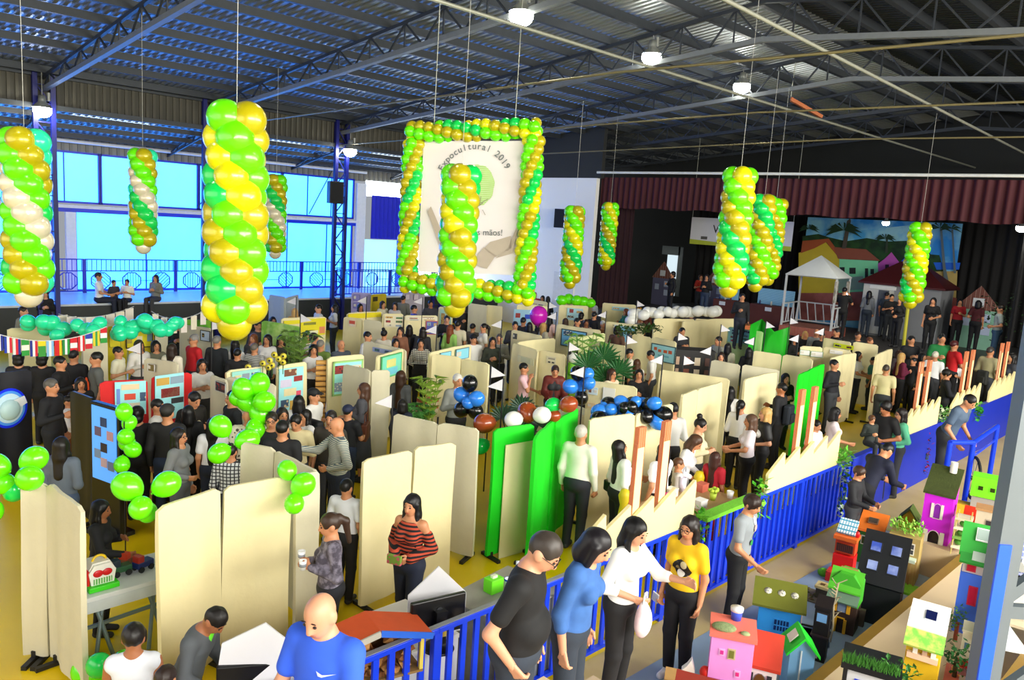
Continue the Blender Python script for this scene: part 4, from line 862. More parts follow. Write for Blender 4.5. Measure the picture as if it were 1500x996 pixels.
    if hair != 'bald':
        ph = N_P
        def rough(F, ax):
            return F + .0035 * np.sin(95 * ax[0] + ph)[:, None, None] * np.sin(60 * ax[1])[None, :, None] * np.sin(22 * ax[2] + ph)[None, None, :]
        mvn = mv(neg)
        to_obj('hair', [sdf_mesh(mv(pr), min(h, .014), hk, mvn, rough)], mat(hc, .45, 0, .25, 30, spec=.4), t, s)
    if hat:
        c = Hd((0, .008, 1.64)) + [0, 0, dz]; pc = sdf_mesh([ellp(c, (.09, .11, .082))] + [cone(Hd((sg * .03, -.10, 1.645)) + [0, 0, dz], Hd((sg * .03, -.165, 1.63)) + [0, 0, dz], .02, .012) for sg in (-1, 1)], min(h, .012), .015, [ellp(Hd((0, -.03, 1.55)) + [0, 0, dz], (.13, .16, .085))])
        to_obj('cap', [pc], mat(hat, .7), t, s)
    # clothes
    infl = lambda q, r: ('c', q[1], q[2], q[3] + r, q[4] + r, q[5]) if q[0] == 'c' else ('e', q[1], q[2] + r)
    tm = top if not isinstance(top, str) else mat(top, .8, 0, .08, 7)
    hem = [cone(T((0, 0, 1.0)), T((0, 0, 1.09)), .160 * heavy, .142 * heavy, .76)]
    off_ = jacket == 'off'
    if sleeve == 'offshoulder':
        slv = []
        for sg, pn in zip((-1, 1), ps):
            e_, w_ = ARM[pn]; S0 = (sg * sw, .01, 1.385); M_ = lambda q: T((S0[0] + sg * q[0], S0[1] + q[1], S0[2] + q[2])); sh, el, wr = T(S0), M_(e_), M_(w_)
            slv += [cone(sh + (el - sh) * .45, el, .062, .058), cone(el, wr, .058, .062)]
        tp = [infl(q, .016) for q in tor[1:2]] + [infl(q, .014) for q in tor[4:]] + slv
    else: tp = [infl(q, .018) for q in tor[:3]] + [infl(q, .014) for q in tor[4:]] + slv + hem
    to_obj('shirt', [sdf_mesh(mv(tp), h, .03)], tm, t, s)
    if jacket and not off_:
        jp = [infl(q, .034) for q in tor[:3]] + [infl(q, .016) for q in slv] + [infl(hem[0], .012)]
        to_obj('jacket', [sdf_mesh(mv(jp), h, .03, mv([cone(T((0, -.16, .85)), T((0, -.14, 1.46)), .045, .055)]))], mat(jacket, .6, 0, .1, 8), t, s)
    pm = mat(pants, .8, 0, .12, 9) if isinstance(pants, str) else pants
    pl_ = mv([infl(pel[0], .016)]) if not sit else [ellp((0, 0, .52), (.18, .15, .12))]
    if dress: pl_ = pl_ + [cone(T((0, 0, .95)), (0, 0, .45), .17, .23, .8)]
    else:
        for i in (0, 1):
            pl_ += [cone(hp[i], ks[i], .098 * (heavy * .5 + .5), .070)]
            if not short: pl_ += [cone(ks[i], an[i], .070, .056)]
    to_obj('trousers' if not dress else 'skirt', [sdf_mesh(pl_, h, .025)], pm, t, s)
    if apron: to_obj('apron', [sdf_mesh(mv([cone(T((-.07, -.125, .9)), T((-.06, -.13, 1.2)), .03, .03, .6), cone(T((.07, -.125, .9)), T((.06, -.13, 1.2)), .03, .03, .6), cone(T((0, -.13, .9)), T((0, -.14, 1.25)), .05, .04, .5)]), h, .03)], mat(apron, .8), t, s)
    for i in (0, 1):
        q = np.array(an[i]); to_obj('shoe', [sdf_mesh([cone((q[0], q[1] + .02, .045), (q[0], q[1] - .15, .035), .043, .036), cone(q, (q[0], q[1], .05), .045, .045)], min(h, .016), .02)], mat(shoes, .6), t, s)
    return t
K, Wh, NV, GR, DG, BR, BL, RD, DK, GY = '#141418', '#efeeec', '#1a2238', '#7d8086', '#35373c', '#4a2c1a', '#c49a5a', '#b8141c', '#15100e', '#b9b4aa'
JN = mat('#23304a', .85, 0, .2, 12); JG = mat('#2c3440', .85, 0, .2, 12)
st = lambda a, b, ps: mat(a, .85, 0, .05, 8, pat='stripe', hex2=b, ps=ps)
floral = mat('#4a4450', .85, 0, .3, 14, pat='cloud', hex2='#8a8494', ps=16)
# ---- at the fence and in front of it
M1 = person(462, 877, 1.78, 'm', 'bald', K, '#2f5fe0', 'short', JN, -38, 'fwd,fwd', 'bald man in a royal blue sports tee, closest to the camera', z=.58, tone='p', nod=22, heavy=1.12)
M2 = person(815, 789, 1.76, 'm', 'short', '#3a332e', '#0e0e10', 'short', JG, 78, 'pocket,down', 'man in a black tee and glasses leaning over the fence, hand in pocket', tone='p', lean=5, nod=32, glasses=True, heavy=1.16, z=.85)
person(887, 782, 1.66, 'f', 'bob', '#17141a', mat('#3d68a8', .85, 0, .25, 12), 'mid', JG, 72, 'down,down', 'woman in a blue denim shirt between the man in black and the woman in white', tone='p', lean=8, nod=22, z=.80)
person(938, 762, 1.66, 'f', 'half', '#0c0b0d', Wh, 'mid', K, 62, 'waist,reach', 'woman in a white blouse holding a plastic bag, arm out to the girl in yellow', tone='p', lean=4, nod=14, z=.45)
M5 = person(1010, 757, 1.70, 'f', 'long', '#1c1412', '#f0c010', 'short', K, -28, 'down,down', 'girl in a yellow tee with a dark print, holding a phone', tone='l', nod=8, glasses=True, shoes='#eeeeee')
M6 = person(1107, 727, 1.60, 'm', 'mop', '#2a1a14', '#8d9499', 'short', K, 72, 'rail,down', 'boy in a grey printed tee pointing through the fence', tone='l', nod=12, lean=6)
person(603, 725, 1.62, 'f', 'vlong', '#0d0b0e', mat('#b8482e', .85, 0, .3, 9, pat='stripe', hex2='#120f14', ps=8), 'offshoulder', NV, -30, 'waist,waist', 'woman in a striped off-shoulder sweater walking past the cream partition', tone='l', nod=6, stride=.05)
person(480, 753, 1.62, 'f', 'pony', '#3a281c', floral, 'long', '#181a22', -82, 'hold,hold', 'woman in a dark floral top holding cups, beside the big double partition', tone='l', nod=12)
person(150, 733, 1.42, 'f', 'long', '#0c0a0c', K, 'long', K, 70, 'fwd,hold', 'girl with long black hair in black behind the toy table', tone='m', nod=8)
M10 = person(328, 898, 1.5, 'm', 'short', '#15110f', '#5c6166', 'long', DG, 60, 'fwd,fwd', 'boy in a grey hoodie with a lime leaf print bending over the white board', tone='m', lean=20, nod=28)
person(196, 914, 1.45, 'm', 'mop', '#171210', '#e6eaf2', 'none', DG, 170, 'down,fwd', 'child in a white vest with blue piping, seen from behind near the toy table', tone='m', nod=8)
person(243, 976, 1.36, 'm', 'short', '#2a1c16', '#c8ccd4', 'short', DG, 150, 'down,down', 'child whose dark head alone shows below the child in the white vest', tone='l')
# ---- first aisle beyond the fence
person(852, 623, 1.76, 'm', 'short', GY, '#eceade', 'long', '#22252e', 160, 'down,down', 'white-haired man in a long white shirt beside the green drapes', tone='l', heavy=1.08)
person(906, 645, 1.63, 'f', 'long', '#100c0c', Wh, 'long', K, 120, 'hold,down', 'woman with long black hair in white looking up at the blue and black balloons', tone='l', nod=-14)
person(972, 650, 1.6, 'f', 'vlong', '#0e0c10', '#f1eff2', 'short', K, -130, 'fwd,down', 'woman in a white tee behind the two brick chimneys', tone='l')
person(995, 671, 1.3, 'f', 'short', '#5a3a24', '#d8d0c8', 'short', DG, 100, 'down,down', 'small brown haired child beside the brick chimney')
person(1030, 614, 1.63, 'f', 'bun', '#17100f', '#e4d8b0', 'long', DG, 75, 'hold,hold', 'woman with a high bun in a cream top', tone='p', nod=16)
person(1026, 640, 1.6, 'f', 'long', '#4a3020', '#f0eef0', 'long', '#20222c', 80, 'waist,fwd', 'woman in a white sweater with a grey handbag, bending forward', tone='l', lean=14, nod=20)
person(1049, 662, 1.38, 'f', 'long', '#3a1c14', '#b01428', 'short', RD, 150, 'down,fwd', 'girl in red with long brown hair, seen from behind at the craft table', tone='m')
person(1100, 607, 1.62, 'f', 'long', '#5a4030', '#f3e8f0', 'short', K, -80, 'fwd,fwd', 'woman in a pale pink tee stretching her hands to the woman in the white sweater', tone='l', nod=4)
person(1071, 566, 1.62, 'f', 'vlong', '#0c0a0c', '#dcdad6', 'long', K, 170, 'down,down', 'woman with the very long black hair in front of the cream partitions', tone='l')
person(1086, 586, 1.60, 'f', 'pony', '#0e0c0e', '#e8e8ea', 'long', K, 165, 'down,hold', 'woman in a white shirt with a black shoulder strap, back to the camera', tone='l')
person(1122, 597, 1.64, 'f', 'long', BL, '#eae8e4', 'short', K, -72, 'down,waist', 'blonde woman in a black leather jacket', tone='p', jacket='#131316')
person(1146, 561, 1.7, 'm', 'short', '#0f0d0e', K, 'long', K, -110, 'hold,down', 'man in black with a backpack beside the sunlit leaf', tone='m')
person(1198, 616, 1.4, 'm', 'short', '#12100f', '#e2dde4', 'short', DG, 60, 'down,fwd', 'boy in a pale tee behind the second factory cut-out', tone='l', nod=10)
person(1226, 597, 1.6, 'f', 'bob', '#120e10', '#ecdce0', 'short', DG, 105, 'fwd,down', 'woman with a dark bob in a pale pink tee at the second factory cut-out', tone='l', nod=8)
M26 = person(1297, 588, 1.78, 'm', 'mop', '#120c0a', '#121214', 'short', NV, -40, 'waist,waist', 'dark haired man in black carrying a small child', tone='m', nod=14)
person(1320, 598, 1.62, 'f', 'half', '#1c1414', '#6fd8a8', 'long', DG, -60, 'face,waist', 'woman in a mint green jacket and glasses with a hand at her mouth', tone='p', glasses=True, nod=6)
q = Vector(at(1279, 604, 1.70)); person(0, 0, .95, 'm', 'mop', '#5a3a22', '#1c2420', 'long', '#23262c', 40, 'hold,down', 'small child in dark clothes held in the arms of the man in black', tone='l', pos=(q.x * .978, q.y * .978, 0), z=.98, sit=True)
person(1262, 684, 1.36, 'm', 'mop', '#3a2418', '#1c1d22', 'long', DG, 70, 'fwd,fwd', 'boy in a dark vest with grey sleeves beside the model houses', tone='l', nod=12)
person(1306, 652, 1.66, 'm', 'short', '#101014', '#131830', 'long', '#12141c', 140, 'reach,reach', 'person in a navy jacket with a light blue hood bending to the model houses', tone='l', lean=32, nod=10)
person(1427, 581, 1.72, 'm', 'short', '#17110f', '#4a5c72', 'short', '#2a2c30', 66, 'rail,rail', 'boy in a raglan tee leaning on the blue handrail', z=.45, tone='l', lean=24, nod=8)
# ---- crowd between the last partitions and the fence
for a in (
 (1258, 515, 1.64, 'f', 'long', K, Wh, 'short', '#2c3444', 75, 'fwd,fwd', 'woman in a white tee beside the bright narrow partition'),
 (1280, 523, 1.42, 'm', 'short', K, '#4a8a78', 'short', DG, -90, 'fwd,down', 'boy in a teal and white tee beside the last cream leaf'),
 (1299, 534, 1.7, 'm', 'buzz', '#4a4038', '#dccf9c', 'short', DG, 175, 'down,down', 'man in a beige tee with a diagonal strap, back to the camera'),
 (1322, 517, 1.64, 'f', 'long', BL, '#6a1438', 'long', K, 120, 'hold,down', 'blonde woman in a wine coloured top behind the man in beige'),
 (1371, 515, 1.72, 'm', 'short', '#d8d2c0', '#eef0f2', 'short', DG, 172, 'down,hold', 'white-haired man in a white polo behind the third factory chimneys'),
 (1381, 489, 1.6, 'm', 'short', K, '#1a7a3c', 'short', K, 20, 'hold,down', 'young man in a green tee near the stage corner'),
 (1399, 499, 1.6, 'm', 'short', '#4a1414', '#d01820', 'short', K, 130, 'fwd,down', 'person in a bright red tee bending near the stage corner'),
 (1336, 492, 1.72, 'm', 'short', K, '#14161c', 'long', K, 30, 'hold,hold', 'man in black looking down near the stage steps'),
 (1352, 517, 1.6, 'f', 'bob', K, '#1c1a1e', 'long', K, 60, 'hold,down', 'woman in black with a bob beside the third factory cut-out'),
 (1399, 527, 1.2, 'm', 'short', BR, '#e8e6e4', 'short', DG, 10, 'down,hold', 'small child in a white tee beside the fourth factory chimneys'),
 (1388, 541, 1.66, 'm', 'mop', '#1a1410', '#1a1c24', 'long', K, 100, 'fwd,fwd', 'person in a dark jacket bending over between the factory cut-outs'),
 (1452, 508, 1.7, 'm', 'buzz', '#3a3430', '#a8a078', 'long', DG, 150, 'down,hold', 'person in khaki with a backpack by the fourth factory cut-out'),
 (1484, 517, 1.62, 'f', 'long', DK, '#3a3c44', 'long', K, -60, 'hold,down', 'person in dark grey at the end of the blue barrier'),
 (1339, 524, 1.55, 'm', 'short', K, '#15161a', 'long', K, -40, 'fwd,down', 'dark clothed person behind the third chimneys pair'),
 (1318, 513, 1.56, 'f', 'half', '#3a2418', '#4a4048', 'long', K, 40, 'hold,hold', 'woman whose face shows beside the blonde hair of the wine coloured top'),
 (1357, 538, 1.5, 'm', 'mop', K, '#202228', 'long', K, -20, 'hold,down', 'dark haired child in front of the white polo man'),
 (1180, 485, 1.64, 'f', 'half', BL, '#1c1a1e', 'long', K, 10, 'hold,hold', 'blonde woman in black in front of the kiosk'),
 (1197, 482, 1.7, 'm', 'balding', GY, '#8e8e8a', 'long', K, -20, 'down,hold', 'grey-haired man in grey and black in front of the kiosk'),
 (1227, 481, 1.66, 'm', 'short', K, '#14161a', 'short', K, -60, 'down,hold', 'man in black bending his head in front of the stage'),
 (1258, 486, 1.62, 'm', 'short', '#2c1c14', '#2a2a30', 'long', K, 20, 'down,down', 'man with a pale face before the stage, above the plain cream partition'),
 (1275, 494, 1.5, 'f', 'short', '#6a3c20', '#3a2a24', 'long', K, 60, 'down,down', 'child peeping over the plain cream partition'),
): person(*a)
# ---- people on the stage
for a in (
 (1238, 421, 1.74, 'm', 'short', K, '#08080a', 'short', '#08080a', 165, 'up,up', 'man in black filming on stage with a lit phone'),
 (1274, 426, 1.62, 'f', 'half', '#120e10', '#6c7076', 'long', '#2a3442', 170, 'down,hold', 'woman in a grey long sleeved top on stage, back to the hall'),
 (1300, 428, 1.6, 'm', 'short', K, '#3a444c', 'short', '#2a3038', 150, 'down,down', 'boy in grey on stage between the woman in grey and the dark pair'),
 (1307, 431, 1.6, 'm', 'short', K, '#17171a', 'short', '#1c2026', 20, 'hold,hold', 'person in black with a pale print on stage in front of the little shop'),
 (1320, 436, 1.6, 'f', 'half', K, '#0f0f12', 'long', '#101014', -40, 'hold,waist', 'woman in black on stage beside the yellow pole'),
 (1368, 436, 1.7, 'f', 'long', K, '#0b0b0e', 'short', '#0b0b0e', -10, 'down,waist', 'woman in a black dress on stage, right of the yellow pole'),
 (1407, 438, 1.62, 'f', 'long', K, '#a01420', 'short', '#141418', 5, 'down,hold', 'woman in a red blouse on stage in front of the small house front'),
 (1434, 440, 1.66, 'f', 'bob', K, '#4a1018', 'short', '#141418', 170, 'down,waist', 'woman in a maroon tee on stage, back to the hall'),
 (1467, 447, 1.72, 'm', 'short', '#201814', '#9aa4a0', 'short', '#34506c', -85, 'waist,waist', 'man in a light tee and jeans at the end of the stage'),
 (1205, 407, 1.66, 'm', 'short', K, '#1c2028', 'short', '#1c1c20', -20, 'hold,hold', 'man standing inside the white roofed kiosk'),
 (1027, 402, 1.6, 'f', 'half', '#2a1410', '#b02a18', 'short', '#20242c', 20, 'hold,down', 'person in orange red on the dim stage beside a small house front'),
 (1036, 402, 1.66, 'f', 'long', K, '#101014', 'long', '#2a3850', -20, 'hold,hold', 'woman in black on the dim stage next to the person in orange red'),
 (986, 398, 1.66, 'f', 'curly', K, '#131318', 'long', '#15151a', -60, 'hold,down', 'person with curly hair on stage beside the first small house front'),
 (914, 392, 1.6, 'f', 'short', '#2a1810', '#f0f0ee', 'none', '#0a0a0c', 0, 'down,down', 'person in a white top against the black stage curtain'),
 (1088, 430, 1.6, 'm', 'short', K, '#16161c', 'long', '#1c2030', 10, 'hold,down', 'person in dark clothes on stage below the tallest stage balloon column'),
): person(*a, z=1.2)
# ---- middle booths
for a, kw in (
 ((671, 548, 1.74, 'm', 'short', '#d8d4cc', '#8f928e', 'long', '#26262a', 28, 'hold,waist', 'white-haired man in a grey sweater holding a white bottle'), dict(tone='l', heavy=1.08)),
 ((814, 536, 1.64, 'f', 'pony', '#2e1c14', '#2e3236', 'long', DG, 8, 'fwd,rail', 'woman in a maroon blazer behind the booth counter'), dict(tone='l', jacket='#6a2018', nod=10, lean=6)),
 ((768, 532, 1.6, 'm', 'short', '#0f0c0c', '#efc4cc', 'short', DG, 82, 'face,fwd', 'boy in a pink shirt with a hand at his face'), dict(tone='l')),
 ((897, 540, 1.62, 'f', 'long', '#3a2014', '#e8d8b8', 'long', DG, 50, 'hold,hold', 'woman in glasses looking over the cream partition beside the palms'), dict(glasses=True)),
 ((937, 541, 1.62, 'f', 'long', '#120e0e', '#17171c', 'long', K, 0, 'hold,hold', 'dark haired woman in black looking up beside the blue and black balloons'), dict(nod=-6)),
 ((923, 511, 1.62, 'm', 'short', K, '#e6e4d2', 'short', NV, 100, 'down,down', 'boy in a pale tee with a yellow strap'), {}), ((951, 514, 1.64, 'm', 'short', K, '#e8e6e0', 'short', DG, -95, 'waist,down', 'boy in a white tee looking down in front of the orange drawings poster'), dict(nod=24)),
 ((934, 526, 1.5, 'f', 'half', BR, '#e4ded4', 'short', DG, 150, 'down,down', 'woman with brown hair in white between the two boys'), {}), ((986, 590, 1.66, 'm', 'short', K, '#dcdcda', 'long', K, -150, 'hold,down', 'person in a pale sweater bending behind the second chimney'), dict(nod=10)),
 ((869, 523, 1.66, 'f', 'curly', K, '#17141a', 'long', K, 20, 'hold,hold', 'dark haired woman in the shade of the palm leaves'), {}), ((858, 528, 1.6, 'f', 'half', K, '#4a1418', 'long', K, 60, 'hold,hold', 'person in dark red beside the palm plants'), {}),
 ((533, 561, 1.66, 'f', 'vlong', '#4a2e1e', '#4c4c52', 'long', '#3a3c44', -100, 'fwd,hold', 'woman with long brown hair in a grey dress holding a brown bag'), dict(dress=True)), ((588, 543, 1.66, 'f', 'vlong', '#3c2416', '#5a5c5e', 'long', NV, 150, 'down,hold', 'woman with very long brown hair and a grey striped sweater, back to the camera'), {}),
 ((590, 585, 1.42, 'f', 'bob', '#14100f', '#23283a', 'long', K, 160, 'down,down', 'child with black hair in front of the woman with very long brown hair'), {}), ((510, 594, 1.5, 'm', 'short', '#1a1614', '#15161c', 'short', JN, 150, 'fwd,down', 'boy in a navy cap and black tee with red shoulders'), dict(hat='#1c2440')),
 ((490, 612, 1.74, 'm', 'bald', K, st('#5c6e78', '#c9c8b4', 15), 'long', '#1c2436', -75, 'reach,waist', 'bald man in a grey striped sweater reaching out his arm'), dict(nod=16, heavy=1.1)), ((365, 597, 1.7, 'm', 'bald', K, mat('#e8e2cc', .8, 0, .05, 8, pat='blotch', hex2='#5a5248', ps=18), 'short', DG, 170, 'down,down', 'bald man in a pale floral shirt, back to the camera'), {}),
 ((341, 572, 1.72, 'm', 'short', '#120e0c', '#181c20', 'long', K, -70, 'hold,down', 'smiling man in black beside the lime balloon bunch'), {}), ((398, 604, 1.7, 'm', 'short', '#241c18', '#17181c', 'long', DG, -10, 'hold,hold', 'man in glasses and a black and white top at the double grey-shaded partition'), dict(glasses=True, apron='#e8e2d4')),
 ((414, 616, 1.68, 'm', 'short', '#0e0c0c', '#141519', 'short', DG, 165, 'down,down', 'dark haired man in a black shirt, back to the camera, at the double grey-shaded partition'), {}), ((432, 609, 1.66, 'm', 'short', '#151110', '#e2d4a4', 'long', DG, -20, 'hold,hold', 'young man in a cream jacket looking at his hands'), dict(nod=22)),
 ((414, 597, 1.6, 'f', 'half', '#1a1412', '#cfc9c0', 'short', DG, 20, 'hold,hold', 'girl whose dark hair shows between the man in glasses and the young man in cream'), {}), ((447, 600, 1.6, 'f', 'long', '#120d0c', '#efecec', 'short', DG, -50, 'hold,down', 'woman with long dark wavy hair in white and a backpack'), {}),
 ((438, 579, 1.62, 'f', 'vlong', '#0f0c0d', '#e9e7e4', 'long', K, 170, 'down,down', 'woman with straight black hair seen from behind near the tall photo board'), {}), ((460, 570, 1.68, 'm', 'short', '#16120f', '#edebe6', 'short', DG, 60, 'down,hold', 'boy in a dark cap and white tee by the reed mat'), dict(hat='#17171a')),
 ((485, 602, 1.66, 'm', 'short', '#1c1512', '#3a3630', 'short', DG, -20, 'down,down', 'dark haired man behind the bald man in stripes'), {}), ((508, 702, 1.5, 'm', 'short', '#121010', '#e4e8f0', 'short', K, 150, 'down,down', 'boy in a white tee with short black hair left of the cream double partition'), {}),
 ((245, 593, 1.72, 'm', 'short', '#1c1a18', '#1a1a1c', 'long', JN, 160, 'down,down', 'man in a dark cap with a black and beige hoodie, back to the camera'), dict(hat='#2a2826', apron=None)), ((262, 627, 1.6, 'f', 'half', '#17110f', '#7a7d80', 'long', '#5a5e64', 62, 'waist,down', 'woman in glasses and a grey sweater with a pink scarf'), dict(glasses=True)),
 ((231, 585, 1.56, 'm', 'short', '#100e0e', '#e8e6e2', 'short', K, 70, 'hold,down', 'boy in white in front of the red cloth partition'), {}), ((201, 596, 1.6, 'f', 'curly', '#0e0b0b', '#16161a', 'long', K, 170, 'down,down', 'person with big black hair beside the display screen'), {}),
 ((288, 576, 1.7, 'm', 'short', '#12100f', '#1a1714', 'long', K, 40, 'hold,hold', 'boy with a beige backpack strap bending in front of the red cloth'), dict(nod=24, apron='#c8bc94')), ((276, 594, 1.6, 'f', 'vlong', '#0d0b0c', '#17171b', 'long', K, 175, 'down,down', 'person with long black hair in black at the red cloth partition'), {}),
 ((312, 612, 1.56, 'f', 'vlong', '#0f0c0d', '#e4e2e8', 'short', NV, 170, 'down,down', 'girl with a pink bag strap over a white tee, back to the camera'), {}), ((338, 650, 1.5, 'm', 'short', '#1c1512', mat('#cfd2d4', .8, 0, .05, 8, pat='plaid', hex2='#2a2c34', ps=7), 'long', DG, 165, 'down,down', 'person in a black and white plaid shirt below the lime balloon flower'), {}),
 ((75, 555, 1.72, 'm', 'short', '#5a5650', '#14161c', 'long', '#12141a', 60, 'hold,down', 'grey-haired man in a dark jacket behind the black partition'), {}), ((100, 580, 1.3, 'm', 'short', '#17120f', '#f0eef0', 'long', '#7a4a2c', 70, 'fwd,fwd', 'child in a white top at the black shiny partition'), {}),
 ((118, 553, 1.56, 'f', 'bob', '#16110f', '#1c1c22', 'long', K, 10, 'hold,hold', 'woman with a bob looking over the black shiny partition'), {}), ((90, 640, 1.62, 'f', 'half', '#16110f', '#5a6472', 'long', '#4a5a78', 150, 'hold,down', 'person in blue-grey clothes with pink cards at the black partition'), {}),
 ((62, 517, 1.64, 'f', 'curly', '#100d0d', '#15151a', 'long', K, 160, 'down,down', 'person with thick black hair below the string of flags'), {}), ((88, 522, 1.68, 'm', 'short', '#0f0d0d', '#141418', 'long', K, 70, 'hold,down', 'man in black facing the flags booth'), {}),
 ((27, 517, 1.64, 'f', 'curly', '#120e0e', '#1a1a20', 'long', K, 170, 'down,down', 'person with thick black hair at the left end of the string of flags'), {}), ((108, 512, 1.7, 'm', 'short', K, '#17171c', 'long', K, 150, 'down,down', 'tall person in black below the red flags'), {}),
 ((141, 516, 1.74, 'm', 'short', '#100e0e', '#5a5e5c', 'short', DG, -80, 'hold,down', 'man in a grey tee with an orange jacket draped in front'), dict(apron='#e0501a')), ((173, 508, 1.58, 'm', 'short', '#141010', '#e8e2c6', 'short', DG, 70, 'hold,down', 'boy in a pale tee in front of the yellow boards'), {}),
 ((204, 498, 1.66, 'f', 'long', '#3a2a20', '#e4e0da', 'long', DG, 30, 'hold,hold', 'woman in white half hidden by the white pennant'), {}), ((228, 499, 1.64, 'f', 'bob', '#14100f', '#6a6a58', 'long', DG, 20, 'hold,down', 'woman in olive next to the white pennant'), {}),
 ((252, 503, 1.66, 'f', 'half', '#2a1c14', '#e8dfcc', 'long', DG, 150, 'down,hold', 'woman in a cream patterned blouse, back to the camera'), {}), ((284, 490, 1.72, 'm', 'short', '#8a8682', '#c01622', 'long', DG, -60, 'down,down', 'grey-haired man in a red shirt and dark glasses'), dict(glasses=True)),
 ((296, 526, 1.64, 'f', 'vlong', '#120e0e', '#eceae6', 'short', DG, 15, 'hold,hold', 'woman with long dark hair in a white tee right of the red cloth'), {}), ((318, 492, 1.72, 'm', 'short', '#77736c', '#1b2026', 'long', K, 150, 'down,down', 'grey-haired man in a dark jacket beside the framed sheet'), dict(heavy=1.12)),
 ((345, 498, 1.62, 'f', 'half', '#141010', '#eae6e0', 'long', DG, 150, 'hold,down', 'dark haired woman in white under the large gold ball'), {}), ((348, 511, 1.56, 'm', 'short', '#120f0e', '#1c1d22', 'short', K, 160, 'down,down', 'dark haired boy in black under the large gold ball'), {}),
 ((371, 489, 1.64, 'f', 'half', '#7a4424', '#4a4440', 'long', DG, -30, 'hold,hold', 'red haired woman left of the leafy green board'), {}), ((373, 503, 1.6, 'm', 'short', '#6a6258', st('#17181c', '#d8d8d4', 16), 'short', DG, 150, 'down,down', 'person in a black and white striped top left of the sunflowers'), {}),
 ((392, 490, 1.64, 'f', 'half', '#1a1312', '#f0eeec', 'long', DG, -30, 'hold,down', 'woman in a white shirt before the leafy green board'), {}), ((412, 491, 1.62, 'f', 'bob', '#1c1410', '#3a3c30', 'long', DG, 0, 'hold,down', 'woman with a dark mask before the leafy green board'), {}),
 ((459, 505, 1.64, 'f', 'long', '#0e0c0d', '#ebe9ea', 'short', K, 15, 'hold,hold', 'dark haired woman in white looking out beside the reed mat'), {}), ((449, 487, 1.62, 'f', 'half', '#17110f', '#e6e2dc', 'short', DG, 20, 'hold,down', 'smiling woman under the yellow and coral notices'), {}),
 ((470, 498, 1.66, 'm', 'short', '#7a766e', '#6f8a3c', 'short', DG, 150, 'down,down', 'grey-haired man in a green shirt behind the reed mat'), {}), ((500, 498, 1.66, 'm', 'bald', K, '#4a5260', 'short', DG, 30, 'hold,down', 'bald man in blue grey below the heart notice'), {}),
 ((460, 488, 1.66, 'm', 'mop', '#1c1412', '#2c2826', 'long', DG, 80, 'down,down', 'person with dark wavy hair next to the smiling woman'), {}), ((539, 486, 1.7, 'm', 'short', '#141010', '#e6e6ec', 'short', DG, 60, 'hold,down', 'man with a moustache in white'), {}),
 ((563, 483, 1.62, 'f', 'bun', '#100d0d', '#d8d0c0', 'long', DG, 160, 'down,down', 'person with black tied hair facing the photo partition'), {}), ((580, 496, 1.6, 'f', 'long', '#1c1210', '#c8c0b4', 'short', DG, 20, 'hold,down', 'woman with wavy dark hair above the map poster'), {}),
 ((587, 479, 1.62, 'f', 'half', '#241612', '#8a5a44', 'long', DG, -20, 'hold,down', 'woman with brown hair facing out before the photo partition'), {}), ((600, 476, 1.66, 'f', 'vlong', '#1c1412', '#22242c', 'long', K, 175, 'down,down', 'first of two women with long dark hair facing the photos'), {}),
 ((620, 479, 1.64, 'f', 'vlong', '#1a1210', '#26262c', 'long', K, 170, 'down,down', 'second of two women with long dark hair, facing the collage'), {}), ((617, 496, 1.66, 'f', 'half', '#130f0f', mat('#ece8d8', .8, 0, .04, 8, pat='plaid', hex2='#4a4a48', ps=8), 'long', '#23242a', 0, 'waist,waist', 'woman in a white checked blouse with a black folder'), {}),
 ((660, 476, 1.62, 'f', 'half', '#7a3c1c', '#9ed26a', 'long', DG, 150, 'down,down', 'red haired woman in light green under the pale green sheet'), {}), ((671, 470, 1.7, 'm', 'short', '#17120f', '#d8cfb4', 'short', DG, 165, 'down,down', 'person in a beige tee, back to the camera, under the banner'), {}),
 ((709, 474, 1.66, 'f', 'pony', '#17110f', '#ece8e0', 'short', DG, -70, 'hold,down', 'woman with a dark ponytail in a white tee'), {}), ((694, 490, 1.68, 'm', 'short', '#121012', '#eeece8', 'long', DG, 20, 'down,down', 'person in a black wide hat and white'), dict(hat='#0d0d10')),
 ((722, 494, 1.66, 'f', 'half', '#1c1512', '#3a4034', 'long', DG, 10, 'hold,hold', 'woman in dark green beside the bald man'), {}), ((732, 489, 1.72, 'm', 'buzz', '#4a4038', st('#c8c4b8', '#7a7a74', 16), 'long', DG, -10, 'hold,hold', 'bald man in a pale striped shirt smiling'), {}),
 ((693, 474, 1.6, 'm', 'short', '#17130f', '#5a5248', 'short', DG, 150, 'down,down', 'person with black hair in front of the dried flower bundle'), {}), ((679, 447, 1.66, 'm', 'short', '#100e0e', '#1a1a20', 'long', K, 20, 'hold,down', 'person in black at the foot of the banner balloon column'), {}),
): person(*a, **kw)
